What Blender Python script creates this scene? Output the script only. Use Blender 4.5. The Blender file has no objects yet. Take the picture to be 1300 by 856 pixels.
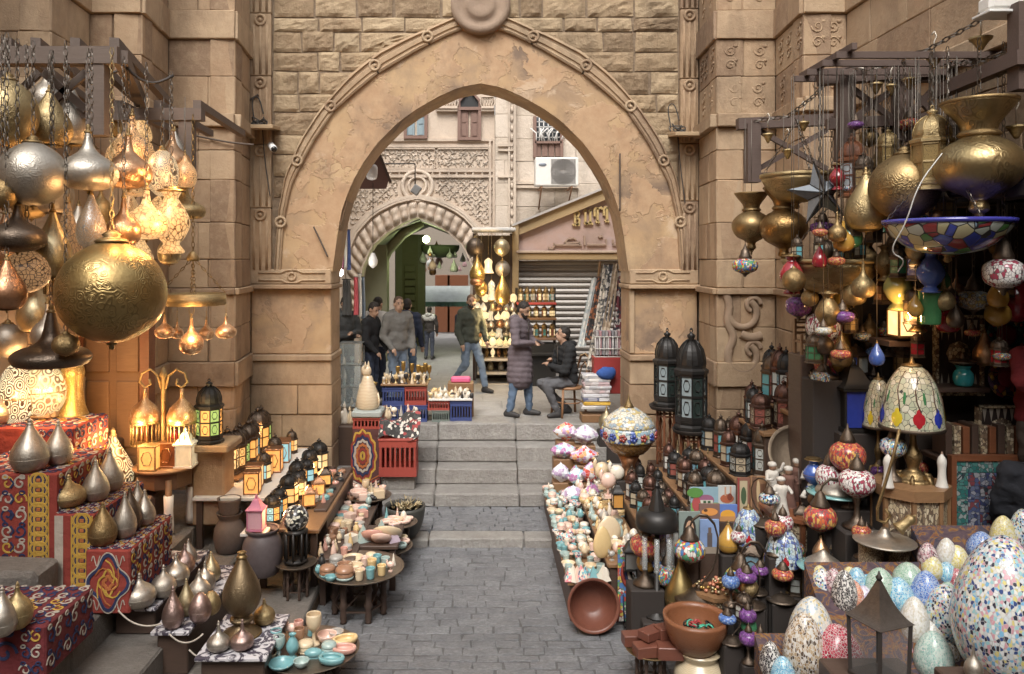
import bpy, math, random
from mathutils import Vector, Matrix, noise as mnoise
R = random.Random(7)
SC = bpy.context.scene
COL = SC.collection
PI = math.pi
F, VX, VY, H = 1000.0, 610.0, 330.0, 3.445     # focal length in photo pixels, vanishing point, eye height (m)
cam = bpy.data.cameras.new('camera'); camo = bpy.data.objects.new('camera', cam); COL.objects.link(camo)
camo.location = (0, 0, H); camo.rotation_euler = (PI/2, 0, 0)
cam.sensor_width = 36; cam.lens = F/1300*36; cam.shift_x = (650-VX)/1300; cam.shift_y = (VY-428)/1300
cam.clip_end = 500; cam.clip_start = .05
SC.camera = camo
W = bpy.data.worlds.new('World'); SC.world = W; W.use_nodes = True
wn = W.node_tree.nodes; wl = W.node_tree.links
sky = wn.new('ShaderNodeTexSky'); sky.sky_type = 'NISHITA'; sky.sun_disc = False
SUN_EL, SUN_AZ = math.radians(52), math.radians(190)
sky.sun_elevation = SUN_EL; sky.sun_rotation = SUN_AZ; sky.dust_density = 4; sky.ozone_density = .6
hs = wn.new('ShaderNodeHueSaturation'); hs.inputs['Saturation'].default_value = .12
wl.new(sky.outputs[0], hs.inputs['Color']); wl.new(hs.outputs[0], wn['Background'].inputs['Color'])
wn['Background'].inputs['Strength'].default_value = .15
sun = bpy.data.lights.new('sun', 'SUN'); suno = bpy.data.objects.new('sun', sun); COL.objects.link(suno)
sun.energy = 1.3; sun.angle = math.radians(30); sun.color = (1, .95, .87)
suno.rotation_euler = Vector((-math.sin(SUN_AZ)*math.cos(SUN_EL), -math.cos(SUN_AZ)*math.cos(SUN_EL), -math.sin(SUN_EL))).to_track_quat('-Z', 'Y').to_euler()
SC.view_settings.view_transform = 'Standard'; SC.view_settings.look = 'None'; SC.view_settings.gamma = 1
SC.view_settings.exposure = .8
SC.render.engine = 'CYCLES'
SC.cycles.use_denoising = True; SC.cycles.max_bounces = 6; SC.cycles.diffuse_bounces = 4; SC.cycles.glossy_bounces = 3
SC.cycles.transmission_bounces = 4; SC.cycles.transparent_max_bounces = 8; SC.cycles.caustics_reflective = False
SC.cycles.caustics_refractive = False; SC.cycles.sample_clamp_indirect = 6
def P(px, py, Y): return Vector(((px-VX)*Y/F, Y, H-(py-VY)*Y/F))     # photo point at a distance
def G(px, py, z): return P(px, py, F*(H-z)/(py-VY))                   # photo point on a level surface
def lerp(a, b, t): return a+(b-a)*t
def interp(L, y):
    for (a, ya), (b, yb) in zip(L, L[1:]):
        if ya <= y <= yb: return lerp(a, b, (y-ya)/(yb-ya+1e-9))
    return L[-1][0] if y > L[-1][1] else L[0][0]
def chaikin(q, n=2):                          # round off a polyline
    q = [Vector(p) for p in q]
    for _ in range(n): q = [q[0]]+[v for a, b in zip(q, q[1:]) for v in (a.lerp(b, .25), a.lerp(b, .75))]+[q[-1]]
    return q
class MB:
    def __init__(s): s.v = []; s.f = []; s.m = []; s.sm = []
    def add(s, V, Fs, mi=0, smooth=False, M=None):
        n = len(s.v)
        s.v += [tuple(M @ Vector(p)) for p in V] if M else [tuple(p) for p in V]
        s.f += [tuple(i+n for i in f) for f in Fs]; s.m += [mi]*len(Fs); s.sm += [smooth]*len(Fs)
        return s
    def box(s, c, d, mi=0, rz=0, M=None, tx=1, ty=1):
        x, y, z = d[0]/2, d[1]/2, d[2]/2
        V = [(-x, -y, -z), (x, -y, -z), (x, y, -z), (-x, y, -z), (-x*tx, -y*ty, z), (x*tx, -y*ty, z), (x*tx, y*ty, z), (-x*tx, y*ty, z)]
        T = Matrix.Translation(c) @ Matrix.Rotation(rz, 4, 'Z')
        return s.add(V, [(3, 2, 1, 0), (4, 5, 6, 7), (0, 1, 5, 4), (1, 2, 6, 5), (2, 3, 7, 6), (3, 0, 4, 7)], mi, False, M @ T if M else T)
    def bar(s, a, b, w, h, mi=0):                     # rectangular bar from a to b
        a = Vector(a); b = Vector(b); d = b-a; L = d.length
        q = d.to_track_quat('X', 'Z').to_matrix().to_4x4()
        return s.box((0, 0, 0), (L, w, h), mi, 0, Matrix.Translation((a+b)/2) @ q)
    def cbox(s, c, d, b=.01, mi=0, M=None, jit=0):     # chamfered box
        V = []; Fs = []
        x, y, z = d[0]/2, d[1]/2, d[2]/2; b = min(b, x*.45, y*.45, z*.45)
        j = lambda: R.uniform(-jit, jit)
        for (zz, ins) in ((-z, b), (-z+b, 0), (z-b, 0), (z, b)):
            X, Y = x-ins, y-ins
            for (p, q) in ((-X+b*(ins == 0), -Y), (X-b*(ins == 0), -Y), (X, -Y+b*(ins == 0)), (X, Y-b*(ins == 0)), (X-b*(ins == 0), Y), (-X+b*(ins == 0), Y), (-X, Y-b*(ins == 0)), (-X, -Y+b*(ins == 0))):
                V.append((c[0]+p+j(), c[1]+q+j(), c[2]+zz+j()))
        for k in range(3):
            for i in range(8): Fs.append((k*8+i, k*8+(i+1) % 8, k*8+8+(i+1) % 8, k*8+8+i))
        Fs.append(tuple(reversed(range(8)))); Fs.append(tuple(range(24, 32)))
        return s.add(V, Fs, mi, False, M)
    def lathe(s, prof, n=24, c=(0, 0, 0), mi=0, smooth=True, M=None, rot=0, sq=None):
        V = []; Fs = []
        for (r, z) in prof:
            for i in range(n):
                a = rot+2*PI*i/n; V.append((c[0]+r*math.cos(a), c[1]+r*math.sin(a), c[2]+z))
        for k in range(len(prof)-1):
            for i in range(n):
                j = (i+1) % n; Fs.append((k*n+i, k*n+j, k*n+n+j, k*n+n+i))
        if prof[0][0] > 1e-4: Fs.append(tuple(reversed(range(n))))
        m = len(prof)*n
        if prof[-1][0] > 1e-4: Fs.append(tuple(range(m-n, m)))
        return s.add(V, Fs, mi, smooth, M)
    def tube(s, pts, r, n=6, mi=0, closed=False, smooth=True, M=None):
        pts = [Vector(p) for p in pts]; N = len(pts); V = []; Fs = []; up = None
        for i, p in enumerate(pts):
            if closed: t = pts[(i+1) % N]-pts[i-1]
            else: t = pts[min(i+1, N-1)]-pts[max(i-1, 0)]
            t = t.normalized() if t.length > 1e-9 else Vector((0, 0, 1))
            if up is None: up = t.orthogonal().normalized()
            up = (up-t*up.dot(t)); up = up.normalized() if up.length > 1e-6 else t.orthogonal().normalized()
            w = t.cross(up); rr = r[i] if isinstance(r, (list, tuple)) else r
            for k in range(n):
                a = 2*PI*k/n; V.append(p+up*rr*math.cos(a)+w*rr*math.sin(a))
        for i in range(N if closed else N-1):
            for k in range(n):
                l = (k+1) % n; j = (i+1) % N; Fs.append((i*n+k, i*n+l, j*n+l, j*n+k))
        if not closed: Fs += [tuple(reversed(range(n))), tuple(range(N*n-n, N*n))]
        return s.add(V, Fs, mi, smooth, M)
    def sph(s, c, r, nu=16, nv=10, mi=0, M=None, smooth=True):
        r = r if isinstance(r, (tuple, list)) else (r, r, r); V = []; Fs = []
        for j in range(nv+1):
            t = PI*j/nv
            for i in range(nu):
                a = 2*PI*i/nu; V.append((c[0]+r[0]*math.sin(t)*math.cos(a), c[1]+r[1]*math.sin(t)*math.sin(a), c[2]-r[2]*math.cos(t)))
        for j in range(nv):
            for i in range(nu):
                k = (i+1) % nu; Fs.append((j*nu+i, j*nu+k, j*nu+nu+k, j*nu+nu+i))
        return s.add(V, Fs, mi, smooth, M)
    def prism(s, poly, d, mi=0, M=None, smooth=False):   # polygon in XZ extruded from y=0 (front) to y=d
        n = len(poly); V = [(x, 0, z) for x, z in poly]+[(x, d, z) for x, z in poly]
        Fs = [tuple(range(n)), tuple(reversed(range(n, 2*n)))]+[(i, n+i, n+(i+1) % n, (i+1) % n) for i in range(n)]
        return s.add(V, Fs, mi, smooth, M)
    def grid(s, fn, nu, nv, mi=0, smooth=True, M=None):   # fn(u,v) -> point
        V = [fn(i/nu, j/nv) for j in range(nv+1) for i in range(nu+1)]
        Fs = [(j*(nu+1)+i, j*(nu+1)+i+1, (j+1)*(nu+1)+i+1, (j+1)*(nu+1)+i) for j in range(nv) for i in range(nu)]
        return s.add(V, Fs, mi, smooth, M)
    def ribbon(s, pts, w, th, n, mi=0, closed=False):    # raised flat strip along pts lying in the plane with normal n
        pts = [Vector(p) for p in pts]; n = Vector(n).normalized(); N = len(pts); V = []; Fs = []
        for i, p in enumerate(pts):
            t = (pts[(i+1) % N]-pts[i-1]) if closed else pts[min(i+1, N-1)]-pts[max(i-1, 0)]
            t.normalize(); q = n.cross(t)*(w/2)
            V += [p-q, p-q*.8+n*th, p+q*.8+n*th, p+q]
        for i in range(N if closed else N-1):
            j = (i+1) % N
            for k in range(3): Fs.append((i*4+k, i*4+k+1, j*4+k+1, j*4+k))
        return s.add(V, Fs, mi, False)
    def mesh(s, name, mats):
        me = bpy.data.meshes.new(name); me.from_pydata(s.v, [], s.f)
        mats = mats if isinstance(mats, (list, tuple)) else [mats]
        for m in mats: me.materials.append(m)
        me.polygons.foreach_set('material_index', s.m); me.polygons.foreach_set('use_smooth', s.sm)
        me.update(); return me
    def build(s, name, mats, parent=None, loc=None):
        o = bpy.data.objects.new(name, s.mesh(name, mats)); COL.objects.link(o)
        if parent: o.parent = parent
        if loc is not None: o.location = loc
        return o
THINGS = []
def tag(o, label, cat, group=None, kind=None):
    o['label'] = label; o['category'] = cat
    if group: o['group'] = group
    if kind: o['kind'] = kind
    THINGS.append(o); return o
def struct(o, kind='structure'): o['kind'] = kind; return o
def thing(name, label, cat, loc=(0, 0, 0), rz=0, group=None, scale=None):
    o = bpy.data.objects.new(name, None); COL.objects.link(o); o.location = loc; o.rotation_euler = (0, 0, rz); o.empty_display_size = .05
    if scale is not None: o.scale = scale if isinstance(scale, (tuple, list, Vector)) else (scale,)*3
    return tag(o, label, cat, group)
def link_mesh(name, me, parent=None, loc=None, rot=None, scale=None, mats=None):
    o = bpy.data.objects.new(name, me); COL.objects.link(o)
    if parent: o.parent = parent
    if loc is not None: o.location = loc
    if rot is not None: o.rotation_euler = rot
    if scale is not None: o.scale = scale
    if mats:
        for i, m in enumerate(mats):
            o.material_slots[i].link = 'OBJECT'; o.material_slots[i].material = m
    return o
MATS = {}
class NT:
    def __init__(s, name):
        s.m = bpy.data.materials.new(name); s.m.use_nodes = True; s.t = s.m.node_tree; s.N = s.t.nodes; s.L = s.t.links
        s.b = s.N['Principled BSDF']; s._tc = None
    def n(s, typ, **kw):
        o = s.N.new('ShaderNode'+typ)
        for k, v in kw.items(): setattr(o, k, v)
        return o
    def set(s, inp, v):
        if hasattr(v, 'links') or isinstance(v, bpy.types.NodeSocket): s.L.new(v, inp)
        else:
            if hasattr(inp.default_value, '__len__') and len(inp.default_value) == 4 and len(v) == 3: v = (*v, 1)
            inp.default_value = v
    def co(s, kind='Object', scale=None, rnd=0):
        if s._tc is None: s._tc = s.n('TexCoord')
        c = s._tc.outputs[kind]
        if rnd:
            oi = s.n('ObjectInfo'); mu = s.math('MULTIPLY', oi.outputs['Random'], rnd)
            va = s.n('VectorMath', operation='ADD'); s.L.new(c, va.inputs[0]); s.L.new(mu, va.inputs[1]); c = va.outputs[0]
        if scale:
            mp = s.n('Mapping'); s.L.new(c, mp.inputs[0]); mp.inputs['Scale'].default_value = scale; c = mp.outputs[0]
        return c
    def noise(s, scale, detail=4, rough=.6, co=None, dist=0):
        o = s.n('TexNoise'); s.set(o.inputs['Scale'], scale); s.set(o.inputs['Detail'], detail); s.set(o.inputs['Roughness'], rough); s.set(o.inputs['Distortion'], dist)
        s.L.new(co or s.co(), o.inputs['Vector']); return o.outputs['Fac']
    def voro(s, scale, feature='F1', co=None, out='Distance', rnd=1):
        o = s.n('TexVoronoi', feature=feature); s.set(o.inputs['Scale'], scale); s.set(o.inputs['Randomness'], rnd)
        s.L.new(co or s.co(), o.inputs['Vector']); return o.outputs[out]
    def math(s, op, a, b=0., c=None, clamp=False):
        o = s.n('Math', operation=op, use_clamp=clamp); s.set(o.inputs[0], a); s.set(o.inputs[1], b)
        if c is not None: s.set(o.inputs[2], c)
        return o.outputs[0]
    def ramp(s, fac, stops, const=False):
        o = s.n('ValToRGB'); e = o.color_ramp
        if const: e.interpolation = 'CONSTANT'
        while len(e.elements) < len(stops): e.elements.new(.5)
        for el, (p, c) in zip(e.elements, stops): el.position = p; el.color = (*c, 1) if len(c) == 3 else c
        s.L.new(fac, o.inputs[0]); return o.outputs[0]
    def mix(s, fac, a, b, mode='MIX'):
        o = s.n('Mix', data_type='RGBA', blend_type=mode); s.set(o.inputs[0], fac); s.set(o.inputs[6], a); s.set(o.inputs[7], b); return o.outputs[2]
    def rand(s): return s.n('ObjectInfo').outputs['Random']
    def bump(s, h, strength=.5, dist=.01, prev=None):
        o = s.n('Bump'); s.set(o.inputs['Strength'], strength); s.set(o.inputs['Distance'], dist); s.L.new(h, o.inputs['Height'])
        if prev is not None: s.L.new(prev, o.inputs['Normal'])
        return o.outputs[0]
    def done(s, col=None, rough=None, metal=None, nrm=None, emit=None, es=None, **kw):
        I = s.b.inputs
        for k, v in (('Base Color', col), ('Roughness', rough), ('Metallic', metal), ('Normal', nrm), ('Emission Color', emit), ('Emission Strength', es)):
            if v is not None: s.set(I[k], v)
        for k, v in kw.items(): s.set(I[k.replace('_', ' ')], v)
        return s.m
def cached(fn):
    def w(*a):
        k = (fn.__name__,)+a
        if k not in MATS: MATS[k] = fn(*a)
        return MATS[k]
    return w
@cached
def m_plain(col, rough=.6, metal=0., var=.12, bs=60.):
    t = NT('painted'); n = t.noise(bs*.3, 5)
    c = t.mix(t.math('MULTIPLY', n, 1.), tuple(x*(1-var) for x in col), tuple(min(1, x*(1+var)) for x in col))
    return t.done(c, t.math('MULTIPLY_ADD', n, .2, rough-.1), metal, t.bump(t.noise(bs, 4), .12, .004))
@cached
def m_stone(c1=(.405, .272, .165), c2=(.25, .165, .105), c3=(.48, .355, .23), bump=.5, rough=.9):
    t = NT('sandstone'); co = t.co(rnd=7.)
    rn = t.rand()
    base = t.ramp(rn, [(0, c2), (.3, c1), (.6, tuple(.5*(a+b) for a, b in zip(c1, c3))), (1, c3)])
    big = t.noise(1.3, 5, .6, co); mid = t.noise(9, 6, .7, co); fine = t.noise(70, 4, .7, co)
    c = t.mix(t.ramp(big, [(.35, (0, 0, 0)), (.7, (1, 1, 1))]), base, t.mix(.55, base, c2))
    c = t.mix(t.math('MULTIPLY', t.ramp(mid, [(.45, (0, 0, 0)), (.75, (1, 1, 1))]), .6), c, c3)
    c = t.mix(t.math('MULTIPLY', t.ramp(t.noise(.9, 7, .7, t.co(scale=(1, 1, .45))), [(.5, (0, 0, 0)), (.68, (1, 1, 1))]), .6), c, tuple(x*.42 for x in c2))
    pit = t.ramp(t.voro(22, co=co), [(.0, (0, 0, 0)), (.16, (1, 1, 1))])
    c = t.mix(t.math('MULTIPLY', t.math('SUBTRACT', 1., pit), .3), c, (.1, .065, .04))
    nb = t.bump(mid, bump, .03); nb = t.bump(fine, bump*.8, .006, nb); nb = t.bump(pit, bump*.5, .006, nb)
    return t.done(c, rough, 0., nb)
@cached
def m_plaster():
    t = NT('old_plaster'); co = t.co()
    a = t.noise(.75, 6, .62, co, .6); b = t.noise(1.7, 7, .65, co, .3); f = t.noise(60, 4, .7, co); g = t.noise(4.5, 6, .7, co)
    c = t.ramp(a, [(.33, (.20, .14, .10)), (.42, (.35, .24, .15)), (.52, (.44, .295, .165)), (.66, (.50, .355, .21))])
    c = t.mix(t.ramp(b, [(.49, (0, 0, 0)), (.505, (1, 1, 1))]), c, t.ramp(g, [(.3, (.38, .235, .135)), (.7, (.49, .34, .21))]))
    c = t.mix(t.math('MULTIPLY', t.ramp(t.noise(2.2, 5, .7, co, .5), [(.6, (0, 0, 0)), (.66, (1, 1, 1))]), .6), c, (.55, .42, .30))
    c = t.mix(t.math('MULTIPLY', t.ramp(t.noise(1.15, 7, .72, t.co(scale=(1, 1, .7))), [(.5, (0, 0, 0)), (.66, (1, 1, 1))]), .5), c, (.15, .105, .08))
    nb = t.bump(t.ramp(b, [(.49, (0, 0, 0)), (.505, (1, 1, 1))]), .6, .012); nb = t.bump(g, .3, .02, nb); nb = t.bump(f, .4, .004, nb)
    return t.done(c, .9, 0., nb)
@cached
def m_mortar():
    t = NT('mortar'); n = t.noise(14, 6, .7); c = t.ramp(n, [(.3, (.15, .105, .07)), (.7, (.27, .2, .135))])
    return t.done(c, .95, 0., t.bump(n, .7, .03))
@cached
def m_paving(c1=(.235, .24, .255), c2=(.36, .362, .375), c3=(.115, .117, .128)):
    t = NT('street_stone'); co = t.co(); ro = t.rand()
    n = t.noise(6, 6, .7, co); w = t.noise(26, 5, .75, t.co(scale=(1, 2.6, 1))); f = t.noise(110, 3, .7, co)
    c = t.mix(t.ramp(w, [(.42, (0, 0, 0)), (.62, (1, 1, 1))]), c1, c2)
    c = t.mix(t.math('MULTIPLY', t.ramp(n, [(.4, (0, 0, 0)), (.75, (1, 1, 1))]), .6), c, c3)
    c = t.mix(t.math('MULTIPLY', ro, .3), c, c3)
    c = t.mix(t.math('MULTIPLY', t.ramp(t.noise(1.1, 6, .7), [(.5, (0, 0, 0)), (.7, (1, 1, 1))]), .45), c, tuple(x*.55 for x in c1))
    nb = t.bump(w, 1., .034); nb = t.bump(f, .4, .004, nb)
    return t.done(c, t.math('MULTIPLY_ADD', n, .3, .45), 0., nb)
@cached
def m_metal(col=(.62, .45, .2), dark=(.12, .08, .04), rough=.33, engr=1., sc=9.):
    t = NT('engraved_metal'); co = t.co('Generated', rnd=3.)
    v = t.voro(sc*1.3, 'SMOOTH_F1', co); ring = t.math('SINE', t.math('MULTIPLY', v, 34.))
    msk = t.noise(2.6, 3, .5, co); eng = t.math('MULTIPLY', ring, t.ramp(msk, [(.44, (0, 0, 0)), (.56, (1, 1, 1))]))
    pat = t.noise(5, 6, .7, co); hm = t.voro(26, co=co)
    c = t.mix(t.ramp(pat, [(.35, (0, 0, 0)), (.75, (1, 1, 1))]), col, tuple(lerp(a, b, .55) for a, b in zip(col, dark)))
    c = t.mix(t.math('MULTIPLY', t.ramp(eng, [(.4, (0, 0, 0)), (.7, (1, 1, 1))]), .5*engr), c, dark)
    c = t.mix(t.math('MULTIPLY', t.rand(), .35), c, tuple(x*.55 for x in col))
    nb = t.bump(hm, .22, .004); nb = t.bump(eng, .3*engr, .004, nb)
    return t.done(c, t.math('MULTIPLY_ADD', pat, .3, rough-.1), .92, nb)
@cached
def m_pierced(col=(.55, .34, .16), lit=(1., .55, .2), es=9., sc=9., kind=0):
    t = NT('pierced_metal'); co = t.co('Generated', rnd=2.)
    if kind == 0: v = t.voro(sc, 'DISTANCE_TO_EDGE', co); hole = t.ramp(v, [(.05, (0, 0, 0)), (.075, (1, 1, 1))])
    elif kind == 1: v = t.math('SINE', t.math('MULTIPLY', t.voro(sc*.7, 'F1', co), 30.)); hole = t.ramp(v, [(.0, (0, 0, 0)), (.12, (1, 1, 1))])
    else: v = t.voro(sc*2.2, 'F1', co); hole = t.ramp(v, [(.22, (1, 1, 1)), (.3, (0, 0, 0))])
    var = t.noise(2.2, 2, .5, co)
    em = t.mix(var, tuple(x*.75 for x in lit), tuple(min(1, x*1.2+.08) for x in lit))
    nb = t.bump(hole, .6, .004)
    return t.done(t.mix(hole, col, tuple(x*.35 for x in lit)), .4, t.math('SUBTRACT', .9, t.math('MULTIPLY', hole, .9)), nb, em, t.math('MULTIPLY', hole, es))
@cached
def m_glow(col, es):
    t = NT('lit_glass'); n = t.noise(3, 3, .5, t.co('Generated', rnd=5.))
    return t.done(tuple(.06+.3*x for x in col), .25, 0., None, col, t.math('MULTIPLY_ADD', n, es, es*.5))
@cached
def m_glass(col, rough=.08, tr=.0):
    t = NT('coloured_glass'); n = t.noise(12, 3)
    c = t.mix(n, tuple(x*.75 for x in col), col)
    return t.done(c, rough, 0., t.bump(n, .2, .004), Coat_Weight=.5, Alpha=1-tr*.82)
@cached
def m_mosaic(pal, sc=12., grout=(.55, .52, .48), rough=.2, ew=.06, lit=0., seed=0.):
    t = NT('mosaic'); co = t.co('Object', rnd=5.)
    v = t.n('TexVoronoi', feature='F1'); t.set(v.inputs['Scale'], sc); t.set(v.inputs['Randomness'], .85); t.L.new(co, v.inputs['Vector'])
    e = t.voro(sc, 'DISTANCE_TO_EDGE', co, 'Distance', .85)
    sp = t.n('SeparateColor'); t.L.new(v.outputs['Color'], sp.inputs[0])
    k = len(pal); c = t.ramp(sp.outputs[0], [(i/k, p) for i, p in enumerate(pal)], True)
    c = t.mix(t.math('MULTIPLY', sp.outputs[1], .5), c, t.mix(1., c, (1.25, 1.22, 1.2), 'MULTIPLY'))
    g = t.ramp(e, [(ew*.7, (0, 0, 0)), (ew*1.2, (1, 1, 1))])
    c = t.mix(g, grout, c)
    tilt = t.math('MULTIPLY_ADD', sp.outputs[2], .35, 0.)
    kw = dict(emit=c, es=lit) if lit else {}
    return t.done(c, t.math('MULTIPLY_ADD', g, rough-.7, .7), 0., t.bump(t.math('ADD', g, tilt), .5, .006), Coat_Weight=.3, **kw)
@cached
def m_wood(c1=(.20, .10, .05), c2=(.11, .055, .03), rough=.5, sc=(1, 1, 9)):
    t = NT('wood'); co = t.co(scale=sc, rnd=4.); n = t.noise(6, 6, .65, co, 1.2); m = t.noise(40, 3, .6, co)
    c = t.mix(n, c1, c2); c = t.mix(t.math('MULTIPLY', t.rand(), .4), c, c2)
    return t.done(c, t.math('MULTIPLY_ADD', n, .2, rough-.1), 0., t.bump(m, .3, .004, t.bump(n, .25, .008)))
@cached
def m_cloth(col, col2=None, sc=260., rough=.92, fold=6.):
    t = NT('cloth'); n = t.noise(fold, 4, .55); w = t.noise(sc, 2, .5)
    c = t.mix(t.math('MULTIPLY', n, .8), col, col2 or tuple(x*.6 for x in col))
    return t.done(c, rough, 0., t.bump(w, .3, .003, t.bump(n, .7, .04)))
@cached
def m_alab(c1=(.72, .62, .45), c2=(.60, .45, .28), band=3., rough=.28):
    t = NT('banded_onyx'); co = t.co('Object', rnd=9.)
    n = t.noise(9, 4, .5, co, .4); w = t.n('TexWave', wave_type='BANDS', bands_direction='Z'); t.L.new(co, w.inputs[0]); t.set(w.inputs['Scale'], band*4); t.set(w.inputs['Distortion'], 5.); t.set(w.inputs['Detail'], 3.)
    c = t.mix(t.math('MULTIPLY', t.math('ADD', w.outputs['Fac'], n), .55), c1, c2)
    return t.done(c, rough, 0., t.bump(n, .1, .004), Subsurface_Weight=.0, Coat_Weight=.25)
YG = 10.6                                    # front face of the old gateway
KG = YG/F
def xg(o): return o*KG
def zg(y): return H-(y-VY)*KG
STONE = m_stone(); STONE_P = m_stone((.39, .265, .16), (.26, .175, .115), (.46, .34, .22)); STONE_Y = m_stone((.39, .28, .17), (.22, .15, .09), (.49, .375, .24), 1.3)
PLASTER = m_plaster(); MORTAR = m_mortar(); PAVE = m_paving()
ZC = 1.025                                   # level of the upper square
g = MB(); g.box((0, 40, -.15), (300, 300, .2)); struct(g.build('ground', m_paving((.2, .19, .18), (.3, .29, .28), (.12, .11, .1))))
st = MB(); st.box((0, 2, -.008), (9.6, 15.5, .06)); street = struct(st.build('street', m_paving((.14, .14, .145), (.19, .19, .195), (.09, .09, .09))))
def sett_mb(m, w, d, cx, cy, z, t=.05):
    b = .006; zz = [z+R.uniform(-.008, .008) for _ in range(4)]
    x0, x1, y0, y1 = cx-w/2+.0055, cx+w/2-.0055, cy-d/2+.0055, cy+d/2-.0055
    j = lambda: R.uniform(-.011, .011)
    c = [(x0+j(), y0+j()), (x1+j(), y0+j()), (x1+j(), y1+j()), (x0+j(), y1+j())]
    V = [(x, y, z-t) for x, y in c]+[(x, y, q-b) for (x, y), q in zip(c, zz)]
    mx, my = cx, cy
    V += [(mx+(x-mx)*(1-2*b/w), my+(y-my)*(1-2*b/d), q) for (x, y), q in zip(c, zz)]
    Fs = [(a+k, (a+1) % 4+k, (a+1) % 4+k+4, a+k+4) for k in (0, 4) for a in range(4)]+[(8, 9, 10, 11)]
    m.add(V, Fs)
rest = MB(); cnt = 0; y = 5.6
while y < 9.3:
    d = R.uniform(.105, .15); x = -2.4+R.uniform(-.2, 0)
    while x < 2.6:
        w = R.uniform(.15, .36); cx = x+w/2; cy = y+d/2
        vis = cy > 6.55 and -1.45 < cx < 1.0
        if vis and cnt < 298:
            m = MB(); sett_mb(m, w, d, cx, cy, .03); m.build('paving_stone', PAVE, street); cnt += 1
        else: sett_mb(rest, w, d, cx, cy, .03)
        x += w
    y += d
struct(rest.build('paving_stones', PAVE, street), 'stuff')
STEP = m_paving((.36, .34, .315), (.46, .44, .415), (.23, .21, .195)); CT = m_paving((.46, .45, .435), (.54, .525, .51), (.36, .345, .33))
ZS = [.14, .325, .545, .77, ZC]; YS = [9.34, 10.52, 10.95, 11.29, 11.63]
core = MB()
for z, y in zip(ZS, YS): core.box((-.05, (y+13)/2+.06, z/2-.03), (4.6, 13-y-.1, z-.06))
stairs = struct(core.build('stone_stairs', MORTAR))
for k, (z, y) in enumerate(zip(ZS, YS)):
    zp = ([0]+ZS)[k]; depth = .28 if k == 0 else (YS[k+1]-y+.1 if k < 4 else .6)
    for (xa, xb) in ((-2.25, -.62), (-.62, .52), (.52, 2.2)):
        m = MB(); m.cbox(((xa+xb)/2, y+depth/2, (z+zp)/2+R.uniform(-.006, .006)), (xb-xa-.006, depth, z-zp), .018, 0, None, .006)
        m.build('step_slab', STEP, stairs)
land = MB(); y = 9.63
while y < 10.5:
    d = .115; x = -2.2
    while x < 2.2:
        w = R.uniform(.15, .34); sett_mb(land, w, d, x+w/2, y+d/2, .145); x += w
    y += d
struct(land.build('landing_stones', PAVE, stairs), 'stuff')
sq = MB(); sq.box((1, 28.2, ZC-.1), (22, 32, .18)); square = struct(sq.build('upper_square', CT))
m = MB(); y = 12.24
while y < 17.5:
    x = -3.2+R.uniform(-.5, 0)
    while x < 3.4:
        w = R.uniform(.7, 1.1)
        if x > -2.6: mm = MB(); mm.cbox((x+w/2, y+.3, ZC-.02), (w-.012, .588, .05), .006); mm.build('square_slab', CT, square)
        x += w
    y += .6
LEDGE = m_paving((.25, .225, .20), (.33, .30, .27), (.16, .14, .125))
ledge = MB(); ledge.box((-3.4, 5, .08), (3.6, 11, .1)); ledges = struct(ledge.build('stone_ledges', MORTAR))
for (x1, x0, z) in ((-1.6, -2.5, .2), (-2.48, -3.05, .42), (-3.0, -5.2, .65)):
    zl = {.2: -.02, .42: .15, .65: .38}[z]; y = 1.
    while y < 10.3:
        L = R.uniform(.9, 1.5); m = MB(); m.cbox(((x0+x1)/2, y+L/2, (z+zl)/2+R.uniform(-.006, .006)), (x1-x0, L-.012, z-zl), .02, 0, None, .008)
        m.build('ledge_slab', LEDGE, ledges); y += L
HI = [(0, 106), (27, 111), (54, 123), (80, 138), (103, 154), (132, 183), (149, 207), (162, 230), (171, 252), (177, 271), (182, 300), (186, 330), (188, 345)]
HOI = [(0, 32), (35, 42), (79, 64), (131, 95), (160, 119), (185, 142), (213, 183), (239, 234), (249, 280), (253, 345)]
HOO = [(0, 12), (35, 23), (61, 35), (90, 47), (131, 68), (166, 97), (201, 137), (228, 178), (247, 222), (256, 270), (261, 345)]
def resamp(L, n):
    P_ = [Vector(p) for p in L]; d = [0]
    for a, b in zip(P_, P_[1:]): d.append(d[-1]+(b-a).length)
    out = []
    for i in range(n+1):
        t = d[-1]*i/n; k = max(j for j in range(len(d)) if d[j] <= t+1e-9); k = min(k, len(P_)-2)
        out.append(P_[k].lerp(P_[k+1], (t-d[k])/(d[k+1]-d[k])))
    return out
def full(L, n):                               # whole curve, left foot over apex to right foot, in metres
    h = [(xg(p.x), zg(p.y)) for p in resamp(L, n)]
    return [(-x, z) for x, z in reversed(h)]+h[1:]
NI = 30
CI, COI, COO = full(HI, NI), full(HOI, NI), full(HOO, NI)
gate = thing('stone_gateway', 'huge old stone gateway with a pointed arch over the steps', 'gateway', (0, YG, 0))
def nz(x, y, z, s=1.): return mnoise.noise(Vector((x*s, y*s, z*s)))
ZT = 8.2; XW = 3.2
def rim(i):
    t = i/(2*NI)
    z0 = zg(345)
    per = (ZT-z0)*2+2*XW; q = t*per
    if q < ZT-z0: return (-XW, z0+q)
    q -= ZT-z0
    if q < 2*XW: return (-XW+q, ZT)
    return (XW, ZT-(q-2*XW))
core = MB(); V = []; Fs = []; n = 2*NI+1
for i in range(n):
    a = CI[i]; b = rim(i)
    V += [(a[0]*1.004, .03, a[1]+.004), (b[0], .03, b[1]), (a[0]*1.004, .68, a[1]+.004), (b[0], .68, b[1])]
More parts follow.
